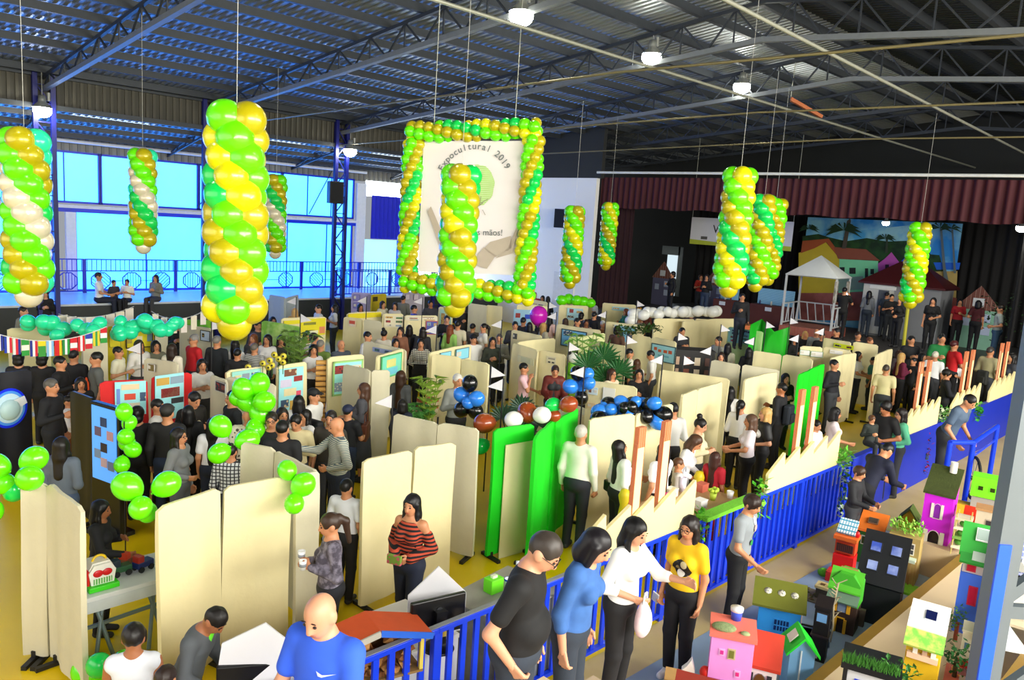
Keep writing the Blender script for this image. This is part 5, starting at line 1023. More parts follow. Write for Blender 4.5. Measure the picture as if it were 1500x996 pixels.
# ---- far booths, up to the platform and the stage
far = (
 (755, 471, 'm', 'short', K, '#3a3a40', 10, 'man with a tanned face above the low cream partition'), (767, 465, 'm', 'short', K, '#26262c', 160, 'person in black facing the light blue screens board'), (776, 472, 'f', 'long', K, '#22222a', 170, 'person with long black hair below the magenta balloon, seen from behind'),
 (790, 467, 'f', 'half', '#2a1c14', '#1c1c22', 70, 'person leaning forward under the magenta balloon'), (806, 463, 'f', 'half', K, '#f0c8c0', 150, 'woman in a pale pink top by the light blue board'), (797, 473, 'f', 'half', BL, '#e0d8c0', 120, 'blonde head between the magenta balloon and the pink top'),
 (829, 466, 'f', 'half', '#4a3424', '#4a4a40', 150, 'person with brown hair before the pale blue text board'), (852, 458, 'f', 'curly', '#0e0c0c', '#2a2a30', 160, 'person with a round black hairdo before the pale blue text board'), (846, 466, 'm', 'short', K, '#2c2c32', 60, 'man with a tanned face below the round hairdo'),
 (859, 468, 'f', 'half', '#3a2418', '#c8a890', 10, 'woman holding her head in her hand near the framed blue poster'), (871, 457, 'm', 'short', K, '#101014', 150, 'person in black against the black curtain foot'), (868, 438, 'm', 'short', '#1a1210', '#d4dce8', 20, 'man in a pale blue shirt at the foot of the stage curtain'),
 (884, 470, 'm', 'short', GY, '#8a5a3a', 30, 'person with pale hair beside the pennant in front of the stage'), (917, 452, 'f', 'half', '#6a3420', '#2a8a7a', -70, 'woman in teal by the orange toys'), (937, 461, 'm', 'short', '#8a8270', '#9a927a', 150, 'grey-haired person before the roll of white balloons'),
 (950, 453, 'f', 'half', '#3a241c', '#7a3a2a', -60, 'woman in brick red near the roll of white balloons'), (784, 428, 'm', 'buzz', '#6a6058', '#d01c5a', 20, 'person in pink red at the foot of the white wall'), (795, 433, 'f', 'half', K, '#c01c20', -20, 'person in red at the foot of the white wall'),
 (803, 434, 'f', 'long', K, '#1c1c20', 170, 'person with long dark hair at the foot of the white wall'), (591, 433, 'm', 'short', K, '#7a7a74', 150, 'young man in a grey jacket with cream sleeves at the lilac board'), (561, 441, 'f', 'half', '#2a1c16', '#e0d8b8', 40, 'woman in cream in front of the mustard board'),
 (579, 443, 'f', 'half', '#1c1412', '#d8d0c8', -20, 'woman in pale clothes between the mustard and lilac boards'), (607, 447, 'm', 'short', K, '#4a4ab0', 100, 'person bending before the lilac grey partition'), (631, 440, 'm', 'short', K, '#3a3a44', 20, 'person just behind the cream sheets below the banner'),
 (467, 446, 'm', 'short', '#120f0e', '#dfe2e6', -70, 'man in white near the loudspeaker column, facing the window'), (490, 446, 'f', 'half', '#17120f', '#e4e4ea', -80, 'woman in white near the loudspeaker column with a paper'), (432, 451, 'f', 'half', BL, '#c8a060', 160, 'blonde person beside the grey double partition'),
 (400, 464, 'f', 'half', K, '#23232a', 20, 'dark haired person behind the leafy green board top'), (378, 470, 'm', 'short', K, '#3a3a40', 30, 'man in dark grey above the red haired woman'), (260, 468, 'f', 'long', K, '#1a1a1e', 0, 'person in black below the string of white sheets'),
 (1000, 480, 'm', 'short', K, '#2a2a30', 30, 'person in dark clothes beside the orange spider figures'), (1053, 493, 'm', 'short', '#1a1410', '#a8a89c', -50, 'man in grey before the mint photo board'), (1067, 503, 'f', 'long', K, '#d8d4b8', 160, 'woman with long black hair before the mint photo board'),
 (1057, 516, 'f', 'half', '#2a1c16', '#caa88c', 0, 'person with brown hair over the cream partition row'), (1098, 509, 'f', 'half', K, '#1c1c22', 170, 'person with black hair behind the hanging pennants'), (1141, 490, 'f', 'long', '#5a3c24', '#d8c89c', 165, 'woman with long brown hair in cream by the green slide'),
 (1163, 492, 'f', 'half', K, '#101014', 60, 'person in black beside the green slide'), (1013, 455, 'm', 'short', '#5a4a40', '#4a4048', 10, 'person at the end of the roll of white balloons'), (1205, 487, 'm', 'short', K, '#101216', 20, 'man in a black jacket next to the grey-haired man by the kiosk'),
 (34, 449, 'm', 'short', '#2a1c16', '#8a8a80', 60, 'man behind the mint balloons at the platform foot'), (140, 470, 'f', 'half', '#2a1c16', '#4a3440', 20, 'person behind the mint pair near the platform'), (66, 425, 'f', 'half', K, '#15151a', 0, 'person in black sitting under the pearly balloon column'),
 (528, 445, 'f', 'half', K, '#e0dcd4', 30, 'woman in pale clothes behind the long yellow strip'), (655, 462, 'm', 'short', K, '#1c1c22', 0, 'person in black beside the pale green sheet'), (905, 478, 'm', 'curly', '#2a1812', '#6a4a3a', 150, 'person with curly hair half hidden by the hedge'),
 (1223, 527, 'm', 'short', K, '#1c1c24', 60, 'person in black behind the bright green board'), (1152, 547, 'f', 'half', K, '#121216', 30, 'person in black in the shade behind the sunlit leaf'),
)
for x, y, sx, hr, hc, tp, fc, lab in far: person(x, y, 1.72 if sx == 'm' else 1.63, sx, hr, hc, tp, 'long' if (x + y) % 3 else 'short', DG, fc, 'hold,down' if x % 2 else 'hold,hold', lab, tone='lmlp'[(x * 7 + y) % 4])
# ---- sitting on the platform edge
for a in ((145, 403, 1.74, 'm', 'short', '#1c1412', '#f0f0f2', 'short', '#1c2238', 80, 'fwd,fwd', 'man in a white tee sitting on the platform edge'), (167, 410, 1.3, 'm', 'short', K, '#3a3640', 'short', '#1a1c26', 40, 'hold,hold', 'child in a dark top sitting beside the man in white'),
          (186, 408, 1.34, 'm', 'short', K, '#e8ecec', 'short', '#15161c', -20, 'hold,hold', 'child in a white and green top sitting on the platform edge'), (228, 421, 1.6, 'f', 'half', '#2a1c16', '#7a7a72', 'long', '#3a3a3e', -30, 'hold,hold', 'person in a grey top sitting alone on the platform edge')):
    p = atY(a[0], a[1], YC + .1); kw = dict(z=1.2 - .40 * a[2] / 1.7, sit=True, pos=(p[0], YC + .1, 0)); person(*a, **kw)
# ================================================================== on the stage
SZ = 1.2
XBK = 30.5
def bk(cx_, cy_): p = atX(1150 + cx_ / 4.6875, 300 + cy_ / 4.6875, XBK); return p
P0 = bk(165, 85)
bt = thing('painted_backdrop', 'painted canvas of a seaside village with palms on the stage', 'backdrop', (XBK, P0[1], SZ))
LYR = [0]
def paint(name, pts, col, **k):
    LYR[0] += 1; mb = MB(); q = [bk(*p) for p in pts]
    mb.add([(-.004 * LYR[0], p[1] - P0[1], max(0.01, p[2] - SZ)) for p in q], [list(range(len(q)))])
    return mb.build(name, mat(col, .8, 0, k.pop('var', .1), k.pop('scale', 3), **k), bt)
tr = bk(1208, 130)
MB().box((.03, (tr[1] - P0[1]) / 2, (P0[2] - SZ) / 2), (.04, P0[1] - tr[1] + .1, P0[2] - SZ)).build('canvas', mat('#2a8ad8', .8, 0, .2, 1, pat='cloud', hex2='#8fd0e8', ps=.9), bt)
paint('painted_clouds', [(330, 250), (520, 175), (760, 150), (860, 140), (860, 250), (600, 260)], '#9fd8e4', pat='cloud', hex2='#4aa8e0', ps=1.2)
paint('painted_hills', [(120, 215), (230, 200), (300, 222), (420, 250), (560, 228), (700, 252), (860, 246), (930, 255), (1000, 340), (1060, 345), (1090, 460), (700, 470), (300, 420), (120, 400)], '#123016', pat='cloud', hex2='#1f4a1c', ps=3)
paint('painted_sea', [(1020, 395), (1205, 398), (1195, 445), (1040, 445)], '#1a62d8')
paint('painted_sand', [(930, 460), (1185, 455), (1175, 640), (930, 640)], '#b09a5c')
paint('painted_ground', [(100, 590), (960, 590), (1180, 640), (1175, 800), (100, 800)], '#8a4a44', pat='cloud', hex2='#a8605a', ps=1.5)
paint('painted_yellow_house', [(95, 330), (200, 296), (280, 255), (378, 372), (362, 605), (95, 605)], '#c8b02e'); paint('painted_yellow_house_roof', [(110, 332), (122, 248), (302, 232), (390, 352), (378, 372), (285, 256), (205, 298)], '#a4502c')
paint('painted_window', [(205, 430), (228, 430), (228, 500), (205, 500)], '#2a2a20')
paint('painted_mint_house', [(376, 372), (642, 386), (640, 590), (368, 605)], '#7fd8a0'); paint('painted_mint_house_roof', [(335, 290), (560, 306), (655, 384), (366, 370)], '#8a4a36')
for x0, y0, x1, y1 in ((378, 428, 412, 470), (445, 432, 488, 474), (552, 436, 574, 560), (590, 440, 614, 476)): paint('painted_window', [(x0, y0), (x1, y0), (x1, y1), (x0, y1)], '#1c2420')
paint('painted_fence', [(370, 500), (540, 490), (540, 580), (368, 590)], '#8aa894', pat='vstripe', hex2='#6a8474', ps=6)
paint('painted_pink_house', [(645, 462), (642, 405), (690, 370), (735, 325), (792, 400), (792, 462)], '#b850a8'); paint('painted_window', [(692, 410), (718, 410), (718, 440), (692, 440)], '#2a1830'); paint('painted_door', [(738, 415), (765, 415), (765, 462), (738, 462)], '#3a1848')
paint('painted_blue_house', [(790, 400), (830, 360), (850, 400), (850, 462), (790, 462)], '#2a5ad8')
paint('painted_trunk', [(395, 300), (432, 110), (452, 95), (458, 110), (425, 300)], '#4a443c'); paint('painted_trunk', [(692, 330), (700, 230), (712, 230), (712, 330)], '#33402c')
paint('painted_trunk', [(1068, 160), (1084, 160), (1108, 430), (1150, 620), (1110, 620), (1088, 430)], '#5a6a70'); paint('painted_trunk', [(1148, 170), (1160, 170), (1180, 470), (1164, 470)], '#5a6a70')
def palm(cx_, cy_, r, n=9):
    for i in range(n):
        a = math.pi * (i + .2) / n * 1.25 - .35; dx, dy = math.cos(a), -math.sin(a) * .62 + .12
        e = (cx_ + r * dx, cy_ + r * dy + r * .14); m = (cx_ + r * .55 * dx, cy_ + r * .55 * dy - r * .06); w = r * .10
        paint('painted_frond', [(cx_, cy_), (m[0] - w * .5, m[1] - w), e, (m[0] + w * .3, m[1] + w)], '#16381c')
palm(175, 165, 75); palm(415, 175, 130); palm(702, 232, 78); palm(1078, 160, 95, 7); palm(1155, 165, 80, 6)
# long stage banner
a, b, c = atX(1014, 318, 28.4), atX(1163, 328, 28.4), atX(1012, 357, 28.4)
t = thing('banner', 'long white banner with a lime lower edge over the dim stage', 'banner', (28.4, a[1], c[2])); Wd, Hd_ = a[1] - b[1], a[2] - c[2]
X = Matrix(((0, -1, 0, 0), (-1, 0, 0, 0), (0, 0, 1, 0), (0, 0, 0, 1))); X = Matrix(((0, 1, 0, 0), (-1, 0, 0, 0), (0, 0, 1, 0), (0, 0, 0, 1)))
MB().box((Wd / 2, 0, Hd_ / 2), (Wd, .02, Hd_), 0, X).build('cloth', mat('#dcdce4', .8, 0, .05, 2), t)
mb = MB(); mb.add([(0, -.015, 0), (Wd, -.015, 0), (Wd, -.015, .17), (Wd * .8, -.015, .2), (Wd * .3, -.015, .14), (0, -.015, .2)], [(0, 1, 2, 3, 4, 5)], 0, False, X); mb.build('printed_hills', mat('#b6c23c', .8), t)
mb = MB()
for s, u in (('V', .265), ('EM', .62)): text_on(mb, s, .46, X @ Matrix.Translation((Wd * u, -.018, Hd_ * .46)) @ Matrix.Rotation(R(90), 4, 'X'), 0, .004)
mb.build('lettering', mat('#23242a', .8), t)
mb = MB(); mb.box((Wd * .15, -.016, .28), (.3, .006, .12), 0, X); mb.build('printed_houses', mat('#5a5a58', .8), t)
mb = MB()
for u in (0.02, Wd - .02): p = X @ Vector((u, 0, Hd_)); mb.tube(tuple(p), (p.x, p.y, zroof(X[1][3] + a[1]) - .2 - c[2]), .01, n=5)
mb.build('string', pale, t)
# white roofed kiosk
ko = atX(1192, 466, 26.2); kx, ky = 26.2, ko[1]; kc = mat('#b9bcbc', .5, 0, .05)
t = thing('kiosk', 'small kiosk with a white pyramid roof and lattice sides on stage', 'kiosk', (kx, ky, SZ), R(8)); w = .82
MB().add([(-w - .05, -w - .05, 2.05), (w + .05, -w - .05, 2.05), (w + .05, w + .05, 2.05), (-w - .05, w + .05, 2.05), (0, 0, 2.75), (-w, -w, 2.02), (w, -w, 2.02), (w, w, 2.02), (-w, w, 2.02)], [(0, 1, 4), (1, 2, 4), (2, 3, 4), (3, 0, 4), (0, 3, 8, 5), (0, 5, 6, 1), (1, 6, 7, 2), (2, 7, 8, 3), (5, 8, 7, 6)]).build('roof', mat('#d2d6d6', .5, 0, .04), t)
MB().box((0, 0, .16), (2 * w + .1, 2 * w + .1, .3)).build('base', mat('#8a3a28', .7, 0, .15, 6, pat='brick', hex2='#c09080', ps=5), t)
for sx in (-1, 1):
    for sy in (-1, 1): MB().box((sx * w, sy * w, 1.15), (.06, .06, 1.8)).build('post', kc, t)
for ax, s in ((0, -1), (0, 1), (1, 1)):
    mb = MB()
    for z in (.4, 1.05): mb.bar((-w, s * w, z) if ax == 0 else (s * w, -w, z), (w, s * w, z) if ax == 0 else (s * w, w, z), .04, .04)
    for i in range(6):
        u = -w + 2 * w * (i + .5) / 6; mb.bar((u, s * w, .4) if ax == 0 else (s * w, u, .4), (u + (.12 if i % 2 else -.12), s * w, 1.05) if ax == 0 else (s * w, u + .12, 1.05), .03, .03)
    mb.build('lattice', kc, t)
mb = MB(); mb.box((-w + .02, -w - .0, 1.6), (.35, .03, .7)); mb.box((w - .2, -w, 1.55), (.3, .03, .75)); mb.build('side_cloth', mat('#a8a49c', .8, 0, .3, 6, pat='cloud', hex2='#6a6458', ps=6), t)
# little shop with a maroon roof
so = atX(1322, 470, 29.4); t = thing('shop_booth', 'little white and grey shop with a maroon hipped roof on stage', 'booth', (29.4, so[1], SZ), R(-90))
MB().add([(-1.45, -.7, 1.9), (1.45, -.7, 1.9), (1.45, .9, 1.9), (-1.45, .9, 1.9), (-.35, .1, 2.7), (.35, .1, 2.7), (-1.45, -.7, 1.84), (1.45, -.7, 1.84), (1.45, .9, 1.84), (-1.45, .9, 1.84)], [(0, 1, 5, 4), (1, 2, 5), (2, 3, 4, 5), (3, 0, 4), (6, 9, 8, 7), (0, 6, 7, 1), (1, 7, 8, 2), (2, 8, 9, 3), (3, 9, 6, 0)]).build('roof', mat('#5a1418', .6, 0, .15, 5, pat='vstripe', hex2='#3a0c10', ps=9), t)
MB().box((0, .1, .92), (2.6, 1.3, 1.84)).build('wall', mat('#8a8c90', .7, 0, .1, 3), t)
MB().box((-.75, -.57, .95), (1.05, .04, 1.75)).build('front', mat('#c8c8c0', .6, 0, .08, 5), t); MB().box((-.55, -.6, 1.0), (.35, .03, 1.3)).build('door', mat('#55585c', .5), t)
for x in (-1.1, -.95): MB().box((x, -.6, 1.25), (.12, .03, .35)).build('poster', mat('#a8a8a4', .6, pat='blotch', hex2='#6a6a70', ps=20), t)
MB().box((-.6, -.6, 1.74), (.9, .03, .12)).build('sign', mat('#e6e6de', .5), t)
p0, p1 = atX(1331, 442, 25.0), atX(1325, 497, 25.0); o = MB().tube((0, 0, 0), (0, p0[1] - p1[1], p0[2] - SZ), .05, .05, 10).build('pole', mat('#b8b02a', .6), None); o.location = (25.0, p1[1], SZ); tag(o, 'yellow pole standing on stage under the balloon column by the palms', 'pole')
# brick gabled house fronts
def housefront(px, py, X_, w, h, label, wallc, rz=-90):
    q = atX(px, py, X_); t = thing('house_front', label, 'stage prop', (X_, q[1], SZ), R(rz), 'house fronts on stage')
    MB().box((0, 0, h * .31), (w, .06, h * .62)).build('wall', mat(wallc, .8, 0, .1, 4), t)
    MB().prism([(-w / 2 - .06, h * .62), (w / 2 + .06, h * .62), (0, h)], .07, 0, Matrix.Translation((0, -.035, 0))).build('gable', mat('#6a3a30', .8, 0, .15, 5, pat='brick', hex2='#a89080', ps=4), t)
    MB().box((0, -.05, h * .74), (w * .26, .02, h * .13)).build('paper_sign', mat('#c8ccd0', .7), t)
    for x, z in ((-.25, .42), (.22, .5), (.24, .3)): MB().box((x * w, -.045, z * h), (w * .2, .02, h * .13)).build('paper_sign', mat('#a8b4cc', .7, 0, .1, 9), t)
housefront(968, 440, 28.8, 1.0, 1.9, 'brick gabled house front of lilac board beside the bright doorway on stage', '#5a5a78')
housefront(1045, 440, 28.6, 1.0, 1.85, 'brick gabled house front half hidden behind the tallest stage balloon column', '#6a6a80')
housefront(1430, 470, 29.2, 1.3, 2.1, 'brick gabled house front with a mint wall behind the woman in red', '#7aa890')
# exhibition tables with blue boards
for i, (px, w, lab) in enumerate(((1062, .8, 'brick red covered table with a small blue board on the dim stage'), (1130, 1.5, 'brick red covered table with a wide light blue board beside the kiosk'))):
    q = atX(px, 462, 27.2); t = thing('display_table', lab, 'table', (27.2, q[1], SZ), R(-90))
    MB().box((0, 0, .38), (w, .6, .76)).build('covered_top', mat('#5a2a22', .8, 0, .15, 5), t); MB().box((0, .2, 1.05), (w * .95, .05, .58)).build('board', mat('#6aa8c8', .6, 0, .2, 9, pat='stripe', hex2='#9ccce0', ps=9), t)
    MB().box((0, -.31, .62), (.25, .02, .14)).build('paper_sign', mat('#d8dce0', .7), t)
    for j in range(3): MB().lathe([(0, 0), (.035, 0), (.035, .12), (.015, .15), (0, .16)], ((j - 1) * w * .3, -.12, .76), 10).build('jar', mat(('#2a3a6a', '#c8c8c0', '#7a3a2a')[j], .4), t)
q = atX(986, 380, 31.2); mb = MB(); mb.box((31.2, q[1], 2.4), (.03, .62, 1.9)); struct('window_40', mb, glow('dim_doorway', (.62, .72, .78), .5)); mb = MB(); mb.box((31.15, q[1] - .42, 2.6), (.06, .22, 2.3)); mb.box((31.15, q[1] + .1, 3.55), (.06, 1.0, .4)); struct('trim_41', mb, mat('#6a7478', .6))
q = atX(1470, 430, 27.6); t = thing('potted_tree', 'dark leafy stage tree behind the last house front', 'plant', (27.6, q[1], SZ)); MB().tube((0, 0, 0), (0, 0, 1.0), .05).build('trunk', mat('#2a1c14', .8), t)
mb = MB(); rg = random.Random(3)
for i in range(160):
    c = Vector((rg.gauss(0, .28), rg.gauss(0, .3), 1.35 + rg.gauss(0, .3))); d = Vector((rg.uniform(-1, 1), rg.uniform(-1, 1), rg.uniform(-.5, .8))).normalized() * .12; s = d.cross(Vector((0, 0, 1))) * .4; mb.add([c, c + d * .5 + s, c + d, c + d * .5 - s], [(0, 1, 2, 3)])
mb.build('foliage', mat('#1f3a1c', .7, 0, .4, 6), t)
# ================================================================== blue fence, factory cut-outs
FY = 4.58; bar_m = mat('#1440e6', .35, .05, .06)
PX = [2.25, 3.92, 5.57, 7.25, 8.95, 10.62, 12.25]
LAB = ['nearest bay of the blue fence, below the computer monitor', 'blue fence bay in front of the woman in denim and the man in black', 'blue fence bay behind the woman in white', 'blue fence bay beside the girl in yellow, below the first factory cut-out', 'blue fence bay below the craft table, behind the boy in grey', 'blue fence bay under the second factory cut-out']
for i, (x0, x1) in enumerate(zip(PX, PX[1:])):
    t = thing('fence_bay', LAB[i], 'fence', (x0, FY, 0), 0, 'bays of the blue fence'); L = x1 - x0
    MB().box((0, 0, .52), (.085, .06, 1.04)).build('post', bar_m, t, .006)
    if i == 5: MB().box((L, 0, .52), (.085, .06, 1.04)).build('post', bar_m, t, .006)
    MB().bar((0, 0, 1.03), (L, 0, 1.03), .07, .05).build('top_rail', bar_m, t, .006); MB().bar((.04, 0, .07), (L - .04, 0, .07), .05, .04).build('bottom_rail', bar_m, t)
    n = 10
    for j in range(n): MB().box((L * (j + 1) / (n + 1), 0, .55), (.055, .028, .95)).build('baluster', bar_m, t)
    MB().bar((0, 0, 1.058), (L, 0, 1.058), .05, .008).build('rail_cap', mat('#8f9298', .5, .2), t)
pc = pleat('cloth_skirt', (8.0, FY + .10), (12.2, FY + .10), .03, .62, mat('#0f2fc0', .7, 0, .1, 3), .015, .3); tag(pc, 'blue cloth hung along the foot of the fence behind its bars', 'cloth')
mb = MB(); mb.box(((12.3 + 23.6) / 2, FY, .54), (23.6 - 12.3, .10, 1.06)); o = mb.build('barrier', mat('#0c2cb4', .5, 0, .1, 2)); tag(o, 'long solid blue barrier running on from the fence to the stage', 'barrier')
fcream = mat('#f3e3a6', .6, 0, .04, 4); fbrick = mat('#d2622e', .7, 0, .1, 8, pat='brick', hex2='#f0c8a0', ps=14)
def factory(x0, x1, ch, label, hs=.30):
    t = thing('factory_cutout', label, 'cut-out', (x0, FY - .01, 1.062), 0, 'factory cut-outs on the fence'); L = x1 - x0; n = 5; pts = [(0, 0), (L, 0)]
    poly = [(L, 0), (0, 0), (0, hs * .85)]
    for i in range(n):
        a, b = L * i / n, L * (i + 1) / n; k = 1 + .12 * i / n
        poly += [(b - .02, hs * 1.62 * k), (b, hs * (1.05 if i < n - 1 else 1.55))]
    MB().prism(poly, .04, 0, Matrix.Translation((0, -.02, 0))).build('sawtooth_board', fcream, t)
    for c in ch:
        x = L * c; mb = MB(); q = .042
        mb.box((x, .06, .56), (.115, .05, 1.12), 0); mb.box((x, .06, 1.19), (.12, .056, .22), 1); mb.box((x - .061, .06, .56), (.008, .052, 1.12), 1); mb.box((x + .061, .06, .56), (.008, .052, 1.12), 1)
        mb.build('chimney', [fcream, fbrick], t)
factory(5.66, 7.72, (.47, .70), 'factory cut-out with two chimneys behind the woman in white and the girl in yellow')
factory(9.5, 11.72, (.40, .58), 'factory cut-out with two chimneys in front of the bright green board')
factory(14.5, 16.35, (.38, .62), 'factory cut-out with two chimneys beside the woman in the mint jacket')
factory(17.15, 19.05, (.40, .64), 'factory cut-out with two chimneys above the raglan boy')
factory(19.85, 21.9, (.38, .62), 'factory cut-out with two chimneys nearest the stage')
# greenery on the rail
def leafy(name, label, cat, loc, spread, n, col, seed, size=.09, col2=None, group=None):
    t = thing(name, label, cat, loc, 0, group); rg = random.Random(seed); mb = MB()
    for i in range(n):
        c = Vector((rg.uniform(-1, 1) * spread[0], rg.uniform(-1, 1) * spread[1], rg.uniform(-1, 1) * spread[2])); d = Vector((rg.uniform(-1, 1), rg.uniform(-1, 1), rg.uniform(-.6, .8))).normalized() * size * rg.uniform(.7, 1.3)
        s = d.cross(Vector((.2, .3, 1))).normalized() * size * .35; mb.add([c, c + d * .5 + s, c + d, c + d * .5 - s, c + d * .5 + Vector((0, 0, -.01))], [(0, 1, 4), (1, 2, 4), (2, 3, 4), (3, 0, 4)], rg.randint(0, 1))
    mb.build('foliage', [mat(col, .5, 0, .3, 8), mat(col2 or col, .5, 0, .3, 8)], t)
    MB().path([(-spread[0], 0, 0), (-spread[0] * .3, .01, -spread[2] * .3), (spread[0] * .3, -.01, -spread[2] * .3), (spread[0], 0, 0)], .008).build('vine', mat('#3a5a1c', .7), t); return t
leafy('leaf_garland', 'leaf sprig at the rail end beside the girl in yellow', 'garland', (7.95, FY, .98), (.12, .08, .2), 60, '#3f9a1c', 1, .1, '#6cc42e')
o = MB().box((8.55, FY - .02, 1.075), (1.25, .16, .05)).build('grass_strip', mat('#6fbf2a', .9, 0, .3, 30, bump=.6)); tag(o, 'strip of artificial grass lying on the fence rail', 'grass strip')
leafy('leaf_garland', 'leaf sprig with a pink flower beside the second factory cut-out', 'garland', (9.35, FY - .02, 1.02), (.13, .09, .26), 70, '#3f9a1c', 2, .1, '#86d83a')
leafy('leaf_garland', 'bright green leaf sprig at the right end of the second factory cut-out', 'garland', (11.95, FY - .05, 1.1), (.2, .08, .16), 50, '#6ac43a', 3, .14, '#a0e46a')
leafy('leaf_garland', 'dark ivy hanging down the fence after the second factory cut-out', 'garland', (12.0, FY - .08, .6), (.1, .04, .45), 70, '#25582a', 4, .08, '#c8dcc0')
leafy('leaf_garland', 'mossy green garland on the barrier between the third and fourth factory', 'garland', (16.75, FY, 1.18), (.3, .1, .14), 90, '#4a9a2a', 5, .1, '#b8c8a0')
leafy('leaf_garland', 'green leaf bunch on the barrier behind the raglan boy', 'garland', (18.9, FY - .06, 1.0), (.25, .06, .14), 60, '#2f8a2a', 6, .14, '#4ab040')
leafy('leaf_garland', 'thin string of red flowers hanging down the barrier', 'garland', (15.9, FY - .07, .55), (.05, .03, .4), 40, '#b01c34', 7, .07, '#1c3a2a')
# craft table behind the fence
t = thing('craft_table', 'table crowded with craft works behind the fence, next to the girl in red', 'table', (8.75, 5.25, 0)); MB().box((0, 0, .86), (1.5, .75, .05)).build('tabletop', mat('#c8a070', .6, 0, .1, 5), t, .004)
for sx in (-1, 1):
    for sy in (-1, 1): MB().tube((sx * .68, sy * .3, 0), (sx * .68, sy * .3, .84), .02).build('leg', steel, t)
rg = random.Random(12); things_ = [('paper_roll', '#f0efe8', 'white paper roll'), ('flower_pot', '#e0408a', 'pink flower pot'), ('paper_box', '#efece6', 'white paper box'), ('cup', '#e6b0c8', 'pale pink cup'), ('flower_pot', '#b0c83a', 'lime flower pot'), ('paper_box', '#d8705a', 'coral paper box'), ('cup', '#8a6ac8', 'violet cup'), ('paper_box', '#e8e2d0', 'cream paper box'), ('cup', '#f2f2f0', 'white cup'), ('paper_roll', '#e0d8e8', 'lilac paper roll')]
spots = [(-.6, -.2), (-.3, .1), (-.05, -.2), (.15, .12), (.35, -.15), (.55, .15), (-.55, .2), (.0, .28), (.62, -.25), (.3, .3)]
for (nm, c, lb), (dx, dy) in zip(things_, spots):
    mb = MB(); h = {'paper_roll': .2, 'flower_pot': .1, 'paper_box': .1, 'cup': .1}[nm]
    if nm == 'paper_box': mb.box((0, 0, h / 2), (.16, .12, h)); mb.box((0, 0, h + .005), (.17, .13, .012))
    elif nm == 'paper_roll': mb.lathe([(.0, 0), (.05, 0), (.05, h), (.035, h), (.035, .02)], n=14)
    else: mb.lathe([(0, 0), (.035, 0), (.05, h), (.043, h), (.03, .02)], n=14)
    t = thing(nm, lb + ' on the craft table behind the fence', nm.replace('_', ' '), (8.75 + dx, 5.25 + dy, .886)); mb.build('shell', mat(c, .6, 0, .1, 8), t)
    if nm == 'flower_pot':
        f = MB()
        for k in range(9): a = k * 2.4; f.ell((.05 * math.cos(a), .05 * math.sin(a), h + .03 + .01 * (k % 3)), (.03, .03, .025), n=8, k=5)
        f.build('flowers', mat(c, .6), t)
for x, y, l in ((8.0, 5.75, 'yellow wooden skittle beside the craft table'), (9.55, 5.6, 'tall yellow skittle at the far end of the craft table')):
    t = thing('skittle', l, 'skittle', (x, y, 0)); MB().lathe([(0, 0), (.09, 0), (.11, .3), (.07, .7), (.05, .85), (.08, .98), (.05, 1.06), (0, 1.07)], n=16).build('body', mat('#e0c81e', .5), t)
# blue stair handrail with the leaning boy
t = thing('handrail', 'blue tubular stair handrail the raglan boy leans on', 'handrail', (0, 0, 0))
A, B = Vector(at(1392, 648, 1.45)), Vector(at(1426, 648, 1.4)); E_ = Vector(at(1461, 624, 1.4))
for p in (A, B, E_): MB().tube((p.x, p.y, .0), tuple(p), .04).build('post', bar_m, t)
MB().path([tuple(A), tuple(B)], .04, 10).build('rail', bar_m, t); MB().path([tuple(B), tuple(E_)], .04, 10).build('rail', bar_m, t)
MB().bar((B.x, B.y, 1.15), (E_.x, E_.y, 1.15), .03, .03).build('lower_rail', bar_m, t)
t = thing('wheel', 'dark bicycle wheel leaning behind the magenta tower house', 'wheel', tuple(at(1426, 700, .82)), R(30)); mb = MB()
for k in range(28):
    a, b = 2 * math.pi * k / 28, 2 * math.pi * (k + 1) / 28; mb.tube((.33 * math.cos(a), 0, .33 * math.sin(a)), (.33 * math.cos(b), 0, .33 * math.sin(b)), .025, n=6)
mb.build('tyre', mat('#15181a', .7), t); mb = MB()
for k in range(10): a = 2 * math.pi * k / 10; mb.tube((0, 0, 0), (.31 * math.cos(a), 0, .31 * math.sin(a)), .006, n=4)
mb.build('spokes', steel_light, t); MB().tube((0, -.05, 0), (0, .05, 0), .03).build('hub', steel, t)
# lattice steel column beside the bleachers
cp = atd(1442, 980, 4.3); lat = mat('#6c767c', .45, .3, .1, 4)
t = thing('lattice_column', 'grey steel lattice column beside the bleachers, its lower flange painted blue', 'column', (cp[0], cp[1], .9), R(-45))
MB().box((0, 0, 3.4), (.125, .1, 6.8)).build('chord', lat, t); MB().box((.66, 0, 3.4), (.125, .1, 6.8)).build('chord', lat, t); MB().box((-.036, -.056, .95), (.066, .014, 2.05)).build('painted_flange', mat('#1a5af0', .4, 0, .05), t, label='blue painted flange')
z = .35
while z < 6.4:
    MB().bar((0, -.02, z), (.66, -.02, z), .05, .07).build('strut', lat, t); MB().bar((0, .02, z), (.66, .02, z + .62), .05, .06).build('brace', lat, t); z += .62
